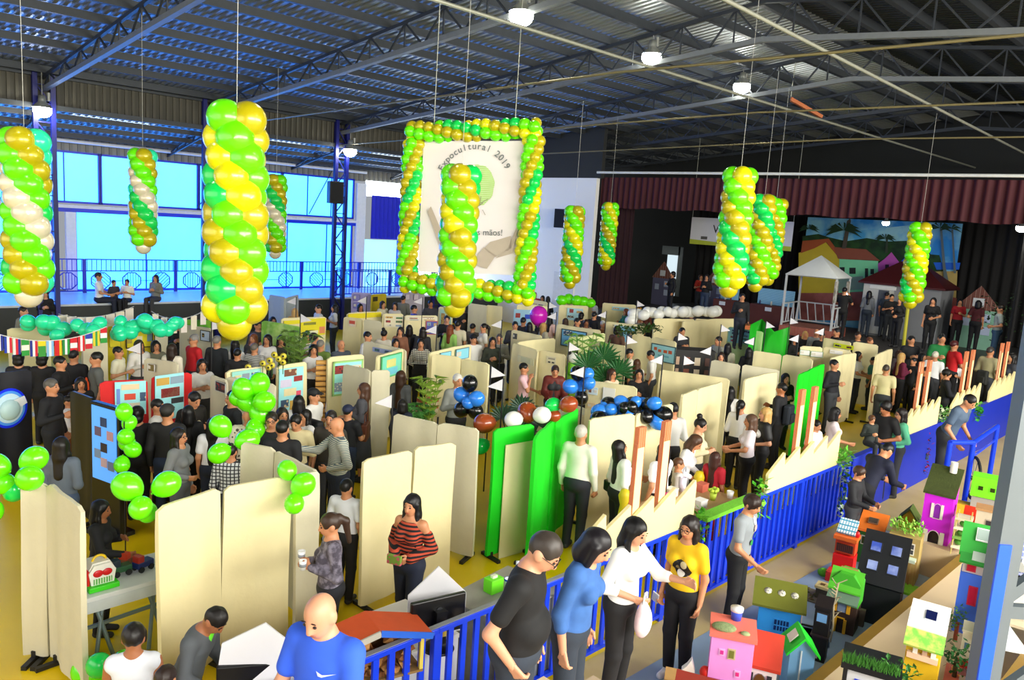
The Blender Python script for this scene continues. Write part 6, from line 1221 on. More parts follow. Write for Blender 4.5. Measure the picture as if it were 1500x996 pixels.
# ================================================================== model houses on the bleachers
def FM(face, w, d):
    """matrix of a wall face: local x along the wall seen from outside, z up, -y outwards"""
    if face == 'f': return Matrix.Translation((0, -d / 2, 0))
    if face == 'r': return Matrix.Translation((w / 2, 0, 0)) @ rotz(R(90))
    if face == 'l': return Matrix.Translation((-w / 2, 0, 0)) @ rotz(R(-90))
    return Matrix.Translation((0, d / 2, 0)) @ rotz(R(180))
def opening(t, face, w, d, x, z, ww, wh, glass='#1a1c26', frame='#ece6d8', shut=None, arch=False, bars=0, name='window'):
    Mx = FM(face, w, d); wm = mat(frame, .6, 0, .05)
    if arch:
        pts = [(-ww / 2, 0), (ww / 2, 0), (ww / 2, wh - ww / 2)] + [(ww / 2 * math.cos(a), wh - ww / 2 + ww / 2 * math.sin(a)) for a in np.linspace(.3, math.pi - .3, 6)] + [(-ww / 2, wh - ww / 2)]
        gr = 1.18; big = [(px * gr, pz * 1.07 - .01) for px, pz in pts]
    else:
        pts = [(-ww / 2, 0), (ww / 2, 0), (ww / 2, wh), (-ww / 2, wh)]; big = [(-ww / 2 - .015, -.015), (ww / 2 + .015, -.015), (ww / 2 + .015, wh + .015), (-ww / 2 - .015, wh + .015)]
    T = Mx @ Matrix.Translation((x, -.008, z)); o = MB().prism(big, .012, 0, T).build(name, wm, t)
    MB().prism(pts, .012, 0, Mx @ Matrix.Translation((x, -.014, z))).build('pane', mat(glass, .25, 0, .1), o)
    if bars:
        b = MB()
        for i in range(1, bars): b.box((-ww / 2 + ww * i / bars, 0, wh / 2), (.01, .012, wh))
        b.box((0, 0, wh / 2), (ww, .012, .01)); q = b.build('glazing_bars', wm, o); q.matrix_local = Mx @ Matrix.Translation((x, -.018, z))
    if shut:
        for s in (-1, 1): MB().box((0, 0, wh / 2), (ww * .42, .02, wh)).build('shutter', mat(shut, .6, 0, .05), t).matrix_local = Mx @ Matrix.Translation((x + s * ww * .78, -.02, z))
def gable(w, d, h, rh, ov=.04, th=.03, axis='x'):
    """two roof slabs; the ridge runs along local x (eave to the front) or y (gable to the front)"""
    mb = MB()
    if axis == 'x':
        for s in (-1, 1): mb.add([(-w / 2 - ov, s * (d / 2 + ov), h - ov * rh / (d / 2)), (w / 2 + ov, s * (d / 2 + ov), h - ov * rh / (d / 2)), (w / 2 + ov, 0, h + rh), (-w / 2 - ov, 0, h + rh)] + [(-w / 2 - ov, s * (d / 2 + ov), h - ov * rh / (d / 2) + th), (w / 2 + ov, s * (d / 2 + ov), h - ov * rh / (d / 2) + th), (w / 2 + ov, 0, h + rh + th), (-w / 2 - ov, 0, h + rh + th)], [(0, 1, 2, 3), (4, 7, 6, 5), (0, 4, 5, 1), (1, 5, 6, 2), (2, 6, 7, 3), (3, 7, 4, 0)])
    else:
        for s in (-1, 1): mb.add([(s * (w / 2 + ov), -d / 2 - ov, h - ov * rh / (w / 2)), (s * (w / 2 + ov), d / 2 + ov, h - ov * rh / (w / 2)), (0, d / 2 + ov, h + rh), (0, -d / 2 - ov, h + rh)] + [(s * (w / 2 + ov), -d / 2 - ov, h - ov * rh / (w / 2) + th), (s * (w / 2 + ov), d / 2 + ov, h - ov * rh / (w / 2) + th), (0, d / 2 + ov, h + rh + th), (0, -d / 2 - ov, h + rh + th)], [(0, 1, 2, 3), (4, 7, 6, 5), (0, 4, 5, 1), (1, 5, 6, 2), (2, 6, 7, 3), (3, 7, 4, 0)])
    return mb
def body(w, d, h, rh=0, axis='x'):
    if not rh: return MB().box((0, 0, h / 2), (w, d, h))
    if axis == 'x': return MB().prism([(-d / 2, 0), (d / 2, 0), (d / 2, h), (0, h + rh), (-d / 2, h)], w, 0, Matrix.Translation((w / 2, 0, 0)) @ rotz(R(90)))
    return MB().prism([(-w / 2, 0), (w / 2, 0), (w / 2, h), (0, h + rh), (-w / 2, h)], d, 0, Matrix.Translation((0, -d / 2, 0)))
def shed(w, d, h, rise, ov=.05, th=.03):
    """one slab dropping towards the front"""
    z0, z1 = h - ov * .4, h + rise; return MB().add([(-w / 2 - ov, -d / 2 - ov, z0), (w / 2 + ov, -d / 2 - ov, z0), (w / 2 + ov, d / 2 + ov, z1), (-w / 2 - ov, d / 2 + ov, z1), (-w / 2 - ov, -d / 2 - ov, z0 + th), (w / 2 + ov, -d / 2 - ov, z0 + th), (w / 2 + ov, d / 2 + ov, z1 + th), (-w / 2 - ov, d / 2 + ov, z1 + th)], [(0, 3, 2, 1), (4, 5, 6, 7), (0, 1, 5, 4), (1, 2, 6, 5), (2, 3, 7, 6), (3, 0, 4, 7)])
def model(label, x, y, z, zt, rz=-90, base=None, bw=0, bd=0, sc=.76):
    p = at(x, y, z + zt) if zt is not None else Vector((x, y, z))
    t = thing('model_house', label, 'model house', (p[0], p[1], z), R(rz), 'model houses'); t.scale = (sc, sc, 1)
    if base: MB().box((0, -.03, .0125), (bw, bd, .025)).build('baseboard', mat(base, .7, 0, .15, 6), t)
    return t
def skylight(t, x, y, z, w, h, tilt, glass='#1a2a5c', frame='#e8e8ea'):
    Mx = Matrix.Translation((x, y, z)) @ Matrix.Rotation(tilt, 4, 'X'); o = MB().box((0, 0, 0), (w + .03, h + .03, .015), 0, Mx).build('skylight', mat(frame, .5), t); MB().box((0, 0, .008), (w, h, .012), 0, Mx).build('pane', mat(glass, .15, .2, .1), o)
MG = '#d417e0'
# magenta tower
t = model('tall magenta tower house with a mossy roof and white shuttered windows', 1380, 722, 0, 1.12, -84); w, d = .46, .42
body(w, d, 1.12, .0).build('wall', mat(MG, .6, 0, .06, 4), t); MB().prism([(-d / 2, 1.12), (d / 2, 1.12), (d / 2, 1.42)], w, 0, Matrix.Translation((w / 2, 0, 0)) @ rotz(R(90))).build('gable_wall', mat('#d62bb0', .6, 0, .06), t)
shed(w, d, 1.13, .30, .03).build('roof', mat('#3a4416', .9, 0, .35, 14, bump=.5), t)
for z, wh, ww in ((.80, .2, .10),): opening(t, 'f', w, d, 0, z, ww, wh, '#8a2aa8', '#efe9da', '#efe9da', True)
opening(t, 'f', w, d, 0, .38, .17, .24, '#160e18', '#efe9da', '#e2dccc', True); MB().box((0, -d / 2 - .04, .35), (.4, .08, .04)).build('balcony', mat('#ddd6c6', .6, pat='vstripe', hex2='#8a8278', ps=12), t)
opening(t, 'f', w, d, -.04, .03, .11, .24, '#8a2aa8', '#efe9da', '#efe9da', True, name='door'); opening(t, 'r', w, d, 0, .85, .09, .16, '#5a1038', MG); MB().tube((.1, .16, 1.4), (.1, .16, 1.55), .06).build('chimney', mat('#eae6dc', .5), t)
for s in (-.14, 0, .14): MB().tube((w / 2 + .08, s, 0), (w / 2 + .08, s, .14), .012).build('fence_picket', mat('#f09ad8', .5), t)
# black house with four skylights
t = model('big black house with four blue skylights on its sloping roof', 1298, 800, 0, .92, -78); w, d = .62, .5; bk_ = mat('#101218', .5, 0, .1)
MB().prism([(-d / 2, 0), (d / 2, 0), (d / 2, .98), (-d / 2 + .02, .5)], w, 0, Matrix.Translation((w / 2, 0, 0)) @ rotz(R(90))).build('wall', bk_, t)
Mx = Matrix.Translation((0, -.01, .74)) @ Matrix.Rotation(R(44.5), 4, 'X'); MB().box((0, 0, .02), (w + .04, .74, .03), 0, Mx).build('roof', mat('#12141a', .45, 0, .1), t)
for i, (u, v) in enumerate(((-.14, .14), (.15, .14), (-.14, -.12), (.15, -.12))):
    o = MB().box((u, v, .04), (.17, .15, .012), 0, Mx).build('skylight', mat('#1c1e26', .5), t); MB().box((u, v, .047), (.14, .12, .008), 0, Mx).build('pane', mat('#4a62c8', .15, .1, .25, 7, pat='cloud', hex2='#a8b8f0', ps=3), o)
# green house over dark lower storey
t = model('green house with a brown lower storey and yellow shutters', 1243, 842, 0, .66, -80); w, d = .40, .34
body(w, d, .34).build('lower_wall', mat('#3a2418', .7, 0, .1), t); MB().prism([(-w / 2 - .01, .34), (w / 2 + .01, .34), (w / 2 + .01, .60), (.10, .70), (-.10, .70), (-w / 2 - .01, .60)], d, 0, Matrix.Translation((0, -d / 2 + .03, 0))).build('upper_wall', mat('#45b428', .6, 0, .06), t)
MB().add([(-w / 2 - .03, -d / 2 - .02, .52), (w / 2 + .03, -d / 2 - .02, .52), (w / 2 + .03, .0, .73), (-w / 2 - .03, 0, .73), (w / 2 + .03, d / 2 + .04, .66), (-w / 2 - .03, d / 2 + .04, .66), (-w / 2 - .03, -d / 2 - .02, .50), (w / 2 + .03, -d / 2 - .02, .50)], [(0, 1, 2, 3), (3, 2, 4, 5), (0, 6, 7, 1)]).build('roof', mat('#58c42c', .6, 0, .06), t)
MB().box((0, .03, .72), (.24, .06, .02)).build('roof_panel', mat('#a8904e', .7), t); Mx = Matrix.Translation((0, -d / 2 - .03, .45)) @ Matrix.Rotation(R(30), 4, 'X'); MB().box((0, 0, 0), (w + .04, .2, .02), 0, Mx).build('porch_roof', mat('#6c8a74', .6), t)
opening(t, 'f', w, d, 0, .26, .12, .12, '#8a9ab8', '#3a2418', '#e8a818'); opening(t, 'f', w, d, 0, .0, .09, .18, '#2a1a10', '#e8b020', '#e8a818', name='door'); MB().box((w / 2 + .06, .02, .2), (.07, .07, .2)).build('side_box', mat('#3c3224', .7), t)
# red house with orange terrace
t = model('red house with an orange upper floor and a blue checked roof', 1243, 775, 0, .66, -80); w, d = .34, .3
body(w, d, .32).build('lower_wall', mat('#e01414', .6, 0, .06), t); MB().box((0, .02, .46), (w * .96, d * .85, .24)).build('upper_wall', mat('#e0481c', .6, 0, .06), t); MB().box((0, -.02, .56), (w + .04, d + .04, .05)).build('orange_ledge', mat('#e86a1e', .6), t)
MB().box((0, -.11, .42), (w * .8, .05, .1)).build('balcony', mat('#5a2a1c', .6, pat='vstripe', hex2='#2a1410', ps=10), t)
Mx = Matrix.Translation((-.02, .04, .68)) @ Matrix.Rotation(R(30), 4, 'X'); MB().box((0, 0, 0), (w * .9, .28, .03), 0, Mx).build('checked_roof', mat('#e6ecee', .6, 0, .04, 6, pat='plaid', hex2='#3a9ac0', ps=7), t)
MB().ell((w / 2 - .01, -.02, .62), (.04, .04, .05)).build('red_ball', mat('#d8141c', .4), t); MB().box((.0, -.32, .07), (.38, .26, .14)).build('yard', mat('#d0201c', .7, 0, .2, 9, pat='blotch', hex2='#8a3018', ps=14), t); MB().box((.14, -.455, .09), (.11, .02, .06)).build('plate', mat('#f0ece8', .5), t); MB().ell((-.26, -.28, .06), (.1, .08, .06)).build('bush', mat('#6ac81e', .8, 0, .3, 20, bump=.5), t)
# hut ruin with straw board
t = model('small yellow flat roofed hut standing on a mossy brown yard', 1208, 856, 0, .2, -80, '#6a6050', .62, .5); MB().box((.02, .02, .09), (.26, .2, .14)).build('wall', mat('#4a4434', .8, 0, .3, 9), t)
MB().box((.02, .02, .17), (.3, .24, .03)).build('roof', mat('#f0d890', .6), t)
for dx in (-.05, .07): MB().box((.02 + dx, .02, .188), (.07, .07, .01)).build('roof_patch', mat('#7a5a2a', .7), t)
mb = MB(); rg = random.Random(4)
for i in range(40): a, b = rg.uniform(-.3, .3), rg.uniform(-.25, .2); mb.ell((a, b, .03), (rg.uniform(.015, .04), rg.uniform(.015, .04), rg.uniform(.01, .03)), n=6, k=4)
mb.build('mossy_rubble', mat('#6a6a3a', .9, 0, .4, 20, pat='blotch', hex2='#7a5a3a', ps=25), t)
# orange roofed green house
t = model('house with an orange roof over a green front, beside the boy in the dark vest', 1280, 762, 0, .62, -80); w, d = .36, .32
body(w, d, .5).build('wall', mat('#2a6a24', .6, 0, .08), t); MB().box((w / 2 + .05, 0, .24), (.1, d, .48)).build('side_wall', mat('#a8bcd0', .6), t); shed(w, d, .5, .16, .05).build('roof', mat('#ec7a26', .6, 0, .05), t); skylight(t, 0, -.02, .615, .14, .1, R(23), '#5a5048', '#8a6a50')
for dx in (-.1, 0, .1): opening(t, 'f', w, d, dx, .3, .06, .1, '#3a4a2a', '#c8c8b8')
# straw villa with a leafy roof
t = model('straw coloured two storey villa with a leafy roof and a pale balcony', 1330, 772, 0, .72, -80); w, d = .5, .42
body(w, d, .64).build('wall', mat('#b39a5a', .7, 0, .15, 8), t); mb = MB(); rg = random.Random(6)
for i in range(230):
    c = Vector((rg.uniform(-w / 2, w / 2), rg.uniform(-d / 2, d / 2), .66 + rg.uniform(0, .1))); dd = Vector((rg.uniform(-1, 1), rg.uniform(-1, 1), rg.uniform(0, .8))).normalized() * .07; s = dd.cross(Vector((0, 0, 1))).normalized() * .018; mb.add([c, c + dd * .5 + s, c + dd, c + dd * .5 - s], [(0, 1, 2, 3)], i % 2)
mb.build('leafy_roof', [mat('#6ab428', .7, 0, .3), mat('#a8d858', .7, 0, .3)], t); opening(t, 'f', w, d, .04, .42, .24, .13, '#4a4a4e', '#e8e2d2', bars=4); MB().box((0, -d / 2 - .08, .36), (w * .9, .16, .04)).build('balcony', mat('#c8d8c0', .6), t); MB().tube((-.14, -d / 2 - .08, .38), (-.14, -d / 2 - .08, .54), .035).build('white_figure', mat('#f0ece0', .5), t)
for x in (.05, .16, .24): MB().box((x, -d / 2 - .13, .18), (.025, .025, .36)).build('post', mat('#a88a4e', .7), t)
MB().box((.05, -d / 2 - .3, .02), (.55, .42, .04)).build('lawn', mat('#7ac82a', .9, 0, .2, 20), t); opening(t, 'f', w, d, -.12, .02, .12, .22, '#3a2a1a', '#8a7040', name='door')
# yellow & olive shed behind
t = model('small yellow and moss green shed between the villa and the magenta tower', 1335, 745, 0, .6, -80); w, d = .32, .3; body(w, d, .45, .16, 'y').build('wall', mat('#e0b81a', .6, 0, .06), t); gable(w, d, .45, .16, axis='y').build('roof', mat('#4a5c1e', .9, 0, .3, 12), t)
MB().prism([(-.07, 0), (.07, 0), (0, .2)], .05, 0, Matrix.Translation((.2, -.1, .35))).build('white_peak', mat('#efece4', .6), t)
# olive roofed blue house
t = model('bright blue house under a wide olive roof with three round stickers', 1145, 868, 0, .50, -64); w, d = .58, .36
body(w, d, .36, .12).build('wall', mat('#2f9cf0', .5, 0, .05), t); Mx = Matrix.Translation((-.02, -.10, .50)) @ Matrix.Rotation(R(20), 4, 'X'); MB().box((0, 0, 0), (w + .16, .50, .03), 0, Mx).build('roof', mat('#6f7420', .7, 0, .08, 6), t)
for u in (-.17, .02, .2): MB().lathe([(0, 0), (.055, 0), (.055, .008), (0, .008)], (0, 0, .014), 9, 0, Mx @ Matrix.Translation((u, .02, 0))).build('sticker', mat('#e0dccc', .7, pat='blotch', hex2='#8a8a80', ps=30), t)
opening(t, 'f', w, d, .04, .12, .2, .12, '#14306a', '#2f9cf0', bars=5); MB().box((.52, .14, .006), (.42, .5, .012)).build('pool', mat('#2aa0f0', .15), t); MB().bar((.30, -.15, .02), (.30, .42, .02), .02, .02).build('pool_edge', mat('#15181c', .5), t)
MB().bar((-.1, .44, .03), (.75, .40, .03), .02, .02).build('yard_edge', mat('#15181c', .5), t); MB().tube((.31, -.02, 0), (.31, -.02, .5), .008).build('pole', mat('#c89a8a', .5), t)
# pink house
t = model('tall pink house with a salmon flat roof terrace', 1074, 922, 0, .86, -60, sc=.84); w, d = .44, .42
body(w, d, .86).build('wall', mat('#f09ae4', .6, 0, .04), t); MB().box((0, 0, .875), (w + .05, d + .05, .04)).build('roof', mat('#f07a6a', .6, 0, .05), t); MB().ell((-.1, -.1, .91), (.13, .09, .035)).build('roof_garden', mat('#8a9a6a', .9, 0, .4, 25, bump=.6), t); MB().ell((.12, -.14, .9), (.05, .04, .02)).build('roof_garden', mat('#9aa878', .9, 0, .4, 25), t)
for x, z, c in ((-.1, .7, '#d83a98'), (.08, .52, '#e8388a'), (.1, .24, '#7a5ae0')): opening(t, 'f', w, d, x, z, .035, .035, c, '#f4b4ea')
opening(t, 'f', w, d, 0, .68, .05, .07, '#7a7a3a', '#c8b88a'); MB().box((0, -d / 2 - .005, .45), (w, .012, .012)).build('floor_line', mat('#b46aa8', .6), t); MB().box((-.08, -d / 2 - .006, .22), (.012, .012, .44)).build('floor_line', mat('#a85aa0', .6), t)
o = MB().lathe([(0, 0), (.045, 0), (.055, .11), (.05, .11), (.0, .1)], n=16).build('cup', mat('#3a5ad8', .4)); tag(o, 'blue paper cup standing on the salmon roof of the pink house', 'cup'); o.location = Vector(t.location) + Vector((.13, .05, .895))
MB().lathe([(.045, .085), (.058, .085), (.06, .118), (0, .118)], n=16).build('lid', mat('#f0f0f0', .4), o)
# white house with terracotta roof
t = model('white house with a terracotta roof and an arched window with dark shutters', 1118, 934, 0, .74, -66, sc=.62); w, d = .50, .46
body(w, d, .55, .22).build('wall', mat('#f0ece2', .6, 0, .04), t); gable(w, d, .56, .22, .05).build('roof', mat('#c23a1c', .7, 0, .1, 6), t); opening(t, 'f', w, d, .02, .26, .17, .20, '#6a4a22', '#8a8a8a', '#2a2a30', True)
MB().box((.02, -d / 2 - .06, .23), (.42, .1, .05)).build('window_box', mat('#e2e0cc', .6), t); MB().ell((-.16, -d / 2 - .07, .28), (.06, .05, .04)).build('plant', mat('#4aa828', .8, 0, .4, 20, bump=.5), t); MB().ell((.18, -d / 2 - .07, .27), (.05, .05, .035)).build('plant', mat('#4aa828', .8, 0, .4, 20, bump=.5), t)
# light blue house with bright green roof
t = model('light blue house with a bright green roof and a white skylight', 1174, 926, 0, .70, -52, sc=.64); w, d = .36, .40
body(w, d, .56, .13, 'y').build('wall', mat('#78b0e0', .6, 0, .05), t); gable(w, d, .57, .13, .06, axis='y').build('roof', mat('#18d42a', .6, 0, .05), t); Mx = Matrix.Translation((-.12, -.02, .66)) @ Matrix.Rotation(math.atan2(-.13, .18) , 4, 'Y'); MB().box((0, 0, .01), (.14, .2, .012), 0, Mx).build('skylight', mat('#f4ece4', .5), t)
for z in (.36, .12):
    for x in (-.1, .06): opening(t, 'r', w, d, x, z, .07, .12, '#8a9ab0', '#e8e0e4')
MB().bar((-.02, -d / 2 - .01, .1), (-.02, -d / 2 - .01, .58), .02, .02).build('downpipe', mat('#e0ecf4', .5), t)
# slim black tower
t = model('slim black tower house with one light blue window', 1208, 886, 0, .62, -76); w, d = .20, .2; body(w, d, .6).build('wall', mat('#141012', .5, 0, .1), t); shed(w, d, .6, .06, .01).build('roof', mat('#1c1416', .5), t); opening(t, 'f', w, d, 0, .46, .13, .09, '#7ab0e8', '#2a2022'); MB().box((0, -.01, .3), (w + .04, d + .04, .02)).build('ledge', mat('#241a1c', .5), t); opening(t, 'f', w, d, -.02, .05, .05, .08, '#e8e4e0', '#141012', name='door')
mb = MB(); mb.path([(.0, 0, 0), (.02, .0, .2), (-.02, .01, .45), (.01, 0, .7)], .012); rg = random.Random(8)
for i in range(14): z = .25 + .035 * i; a = rg.uniform(0, 6.3); mb.bar((0, 0, z), (.09 * math.cos(a), .09 * math.sin(a), z + .06), .008, .008)
o = mb.build('twig_tree', mat('#b8a888', .7)); tag(o, 'bare pale twig tree between the black tower and the green house', 'model tree'); o.location = (*at(1224, 880, .5)[:2], 0)
# dark red roof at the bottom edge
t = model('house with a big dark red roof in front of the pink house', 1030, 996, 0, .62, -66); w, d = .5, .5; body(w, d, .42, .2).build('wall', mat('#d8d0c4', .6, 0, .06), t); gable(w, d, .43, .2, .05).build('roof', mat('#8a2410', .7, 0, .1, 6), t)
opening(t, 'f', w, d, 0, .12, .14, .16, '#3a3430', '#8a8078')
t = model('tan cardboard box house with a red ball beside the dark red roof', 995, 985, 0, .45, -60); w, d = .3, .26; body(w, d, .40).build('wall', mat('#c89858', .7, 0, .08), t); MB().box((0, 0, .41), (w + .03, d + .03, .02)).build('roof', mat('#d8ac68', .7), t); opening(t, 'f', w, d, 0, .1, .12, .2, '#8a5a30', '#b8844a'); MB().ell((.3, .1, .46), (.07, .07, .06)).build('red_ball', mat('#e02a1c', .5), t); MB().tube((.3, .1, 0), (.3, .1, .42), .015).build('stick', mat('#e8e0d0', .6), t); MB().prism([(-.08, 0), (.08, 0), (.03, .12), (-.02, .05)], .1, 0, Matrix.Translation((.1, .1, .43))).build('paper_scrap', mat('#f0eee8', .6), t)
# ---- houses on the first step
S1, S2 = .45, .9
t = model('yellow house with a white flat roof, one dark skylight and a leafy awning', 1360, 912, S1, .62, -78); w, d = .36, .40
MB().prism([(-d / 2, 0), (d / 2, 0), (d / 2, .72), (-d / 2, .56)], w, 0, Matrix.Translation((w / 2, 0, 0)) @ rotz(R(90))).build('wall', mat('#d8ae10', .6, 0, .06), t); Mx = Matrix.Translation((0, .02, .66)) @ Matrix.Rotation(R(19), 4, 'X'); MB().box((0, 0, 0), (w + .05, d + .02, .035), 0, Mx).build('roof', mat('#f6f6f6', .5, 0, .02), t)
o = MB().box((.02, .01, .02), (.13, .15, .012), 0, Mx).build('skylight', mat('#d8dce4', .4), t); MB().box((.02, .01, .028), (.115, .13, .008), 0, Mx).build('pane', mat('#141c4a', .15), o)
Mx = Matrix.Translation((0, -d / 2 - .06, .53)) @ Matrix.Rotation(R(32), 4, 'X'); MB().box((0, 0, 0), (w + .05, .2, .025), 0, Mx).build('leafy_awning', mat('#7ad84a', .8, 0, .2, 14, pat='cloud', hex2='#d0d86a', ps=10), t)
MB().box((0, -d / 2 - .03, .36), (w * .9, .06, .05)).build('balcony', mat('#f0c8a8', .6), t)
for x, c in ((-.08, '#f0e8e0'), (.02, '#c8a48a'), (.11, '#f2ece4')): MB().box((x, -d / 2 - .03, .43), (.05, .04, .1)).build('figure', mat(c, .6), t)
t = model('tall blue house with a green roof and a red door, next to the steel column', 1438, 772, S1, 1.14, -78); w, d = .32, .32
body(w, d, .66).build('lower_wall', mat('#3f6fe8', .6, 0, .05), t); MB().box((0, .01, .78), (w * .92, d * .9, .24)).build('upper_wall', mat('#d8c8c4', .6), t); gable(w, d, .92, .22, .05).build('roof', mat('#2fa838', .6, 0, .06), t); Mx = Matrix.Translation((0, -d / 2 - .06, .86)) @ Matrix.Rotation(R(35), 4, 'X'); MB().box((0, 0, 0), (w + .06, .2, .03), 0, Mx).build('porch_roof', mat('#2f9838', .6), t); MB().box((.05, 0, .02), (.2, .12, .012), 0, Mx).build('skylight', mat('#c8d8cc', .5), t)
skylight(t, .06, -.1, 1.08, .18, .12, R(50), '#b8ccc4', '#e8ece8'); opening(t, 'f', w, d, -.04, .70, .08, .18, '#c81838', '#c81838', name='door'); opening(t, 'f', w, d, .02, .34, .08, .18, '#c01840', '#c01840')
t = model('small house with a lime green upper floor over a grey ground floor', 1446, 702, S1, .62, -78); w, d = .42, .36; body(w, d, .36).build('lower_wall', mat('#a8a29c', .6, 0, .1), t); MB().box((0, 0, .52), (w + .06, d + .06, .30)).build('upper_wall', mat('#7cf016', .6, 0, .05), t)
for x in (-.08, .12): opening(t, 'f', w + .06, d + .06, x, .48, .08, .06, '#2a3a10', '#7cf016')
opening(t, 'f', w, d, .06, .1, .12, .16, '#2a2626', '#8a8480', name='door'); MB().box((-.3, -.05, .1), (.3, .3, .2)).build('yellow_annex', mat('#e0b020', .6), t)
t = model('little white house with a bright red roof on the first step', 1433, 752, S1, .42, -80); w, d = .36, .34; body(w, d, .34, .12).build('wall', mat('#d8d8d8', .6, 0, .05), t); gable(w, d, .35, .12, .04).build('roof', mat('#f03a10', .6, 0, .05), t); opening(t, 'f', w, d, .02, .1, .1, .12, '#2a2a30', '#b8b8b8')
t = model('beige house with an orange-brown roof beside the lime green one', 1450, 742, S1, .66, -78); w, d = .36, .3; body(w, d, .62).build('wall', mat('#cfc0a8', .6, 0, .08), t); MB().box((0, 0, .63), (w + .04, d + .04, .03)).build('roof', mat('#b88a5a', .6), t); opening(t, 'f', w, d, .04, .36, .12, .14, '#3a3438', '#a89a8a'); opening(t, 'f', w, d, .04, .08, .12, .14, '#4a4448', '#a89a8a', name='door')
t = model('stacked bamboo house with white floors beside the magenta tower', 1414, 752, S1, .55, -80); w, d = .26, .3
for k in range(4): MB().box((0, 0, .1 + .13 * k), (w, d, .03)).build('floor_slab', mat(('#efe6c8', '#7aa84a', '#efe6c8', '#d8d0b0')[k], .7), t)
for sx in (-1, 1):
    for sy in (-1, 1): MB().tube((sx * .12, sy * .13, 0), (sx * .1, sy * .13, .56), .01).build('bamboo_post', mat('#d0c06a', .6), t)
for k in range(3): MB().ell((.02 * k - .03, -.05, .16 + .13 * k), (.07, .07, .04)).build('plant', mat('#4a8a2a', .8, 0, .4, 22, bump=.5), t)
# black framed model with planted roof at the bottom edge
t = model('black framed model house with a grassy roof and blue pictures, at the lower edge', 1278, 966, S1, .50, -72); w, d = .5, .4
MB().box((0, 0, .22), (w, d, .44)).build('wall', mat('#d2d4d8', .5, 0, .05), t)
for x in (-w / 2, w / 2): MB().box((x, -d / 2, .24), (.045, .045, .48)).build('post', mat('#14161c', .4), t)
MB().box((0, 0, .475), (w + .1, d + .1, .05)).build('roof', mat('#15171d', .4), t); MB().box((.03, -d / 2 - .008, .22), (.36, .012, .3)).build('picture', mat('#2444d8', .5, 0, .1, 4), t)
for x, z, c in ((-.08, .28, '#e0d4e8'), (.08, .16, '#e0a44a'), (-.05, .14, '#dcd8ec')): MB().lathe([(0, 0), (.06, 0), (.06, .006), (0, .006)], (0, 0, 0), 12, 0, Matrix.Translation((.03 + x, -d / 2 - .016, z)) @ Matrix.Rotation(R(90), 4, 'X')).build('picture_spot', mat(c, .5), t)
mb = MB(); rg = random.Random(10)
for i in range(420):
    c = Vector((rg.uniform(-w / 2 - .03, w / 2 + .03), -d / 2 + rg.uniform(-.05, .14), .49)); dd = Vector((rg.gauss(0, .03), rg.gauss(0, .03), rg.uniform(.03, .09))); mb.add([c + Vector((-.006, 0, 0)), c + Vector((.006, 0, 0)), c + dd], [(0, 1, 2)])
mb.build('roof_grass', mat('#3c7a22', .8, 0, .4, 10), t)
leafy('model_tree', 'green model bush in front of the yellow house corner', 'model tree', (*at(1322, 978, S1 + .5)[:2], S1 + .42), (.14, .12, .1), 120, '#2c6a24', 21, .06, '#4a8a2a')
def mini_tree(px, py, z, h, r, label, trunk='#6a4630', col='#2f6a2a', seed=1):
    q = at(px, py, z + h * .75); t = thing('model_tree', label, 'model tree', (q[0], q[1], z)); MB().tube((0, 0, 0), (0, 0, h * .6), .02).build('trunk', mat(trunk, .7), t); mb = MB(); rg = random.Random(seed)
    for i in range(130):
        c = Vector((rg.gauss(0, r * .5), rg.gauss(0, r * .5), h * .72 + rg.gauss(0, r * .5))); d = Vector((rg.uniform(-1, 1), rg.uniform(-1, 1), rg.uniform(-.6, 1))).normalized() * r * .4; s = d.cross(Vector((.1, .2, 1))).normalized() * r * .13; mb.add([c, c + d * .5 + s, c + d, c + d * .5 - s], [(0, 1, 2, 3)])
    mb.build('crown', mat(col, .8, 0, .4, 12), t)
mini_tree(1404, 905, S1, .34, .11, 'model tree with a brown pot behind the yellow house', '#8a3a1c', '#4a7a3a', 2); mini_tree(1402, 962, S1, .30, .14, 'dark green model shrub right of the yellow house', '#4a3a24', '#1f5a24', 3); mini_tree(1430, 862, S1, .42, .10, 'model tree against the blue house wall', '#5a3a24', '#3a6a2c', 4); mini_tree(1415, 888, S1, .26, .08, 'little round model bush beside the blue house', '#5a4a34', '#5a7a4a', 5)
t = model('narrow white model building with a red foot beside the steel column', 1420, 920, S1, .36, -78); w, d = .12, .3; body(w, d, .36).build('wall', mat('#e0dcc8', .6, 0, .08, 6), t); MB().box((0, 0, .37), (w + .02, d + .02, .02)).build('roof', mat('#c8c4a8', .6), t); MB().box((0, -d / 2 - .01, .04), (w + .02, .03, .08)).build('red_foot', mat('#d0202c', .6), t); opening(t, 'f', w, d, 0, .2, .05, .06, '#5a7a98', '#d8d4c0')
t = model('pink and orange chequered model court behind the yellow house', 1404, 990, S1, .03, -78, '#e87a6a', .3, .6); MB().box((0, .1, .03), (.22, .2, .01)).build('chequer', mat('#f0a04a', .6, pat='plaid', hex2='#e8508a', ps=8), t); MB().box((.05, -.15, .07), (.08, .08, .1)).build('little_kiosk', mat('#a8acb8', .6), t); MB().prism([(-.06, .12), (.06, .12), (0, .17)], .1, 0, Matrix.Translation((.05, -.2, 0))).build('kiosk_roof', mat('#8a5a6a', .6), t)
t = model('white house with a lilac blue solar roof beyond the steel column', 1512, 800, S2, .70, -80); w, d = .46, .42
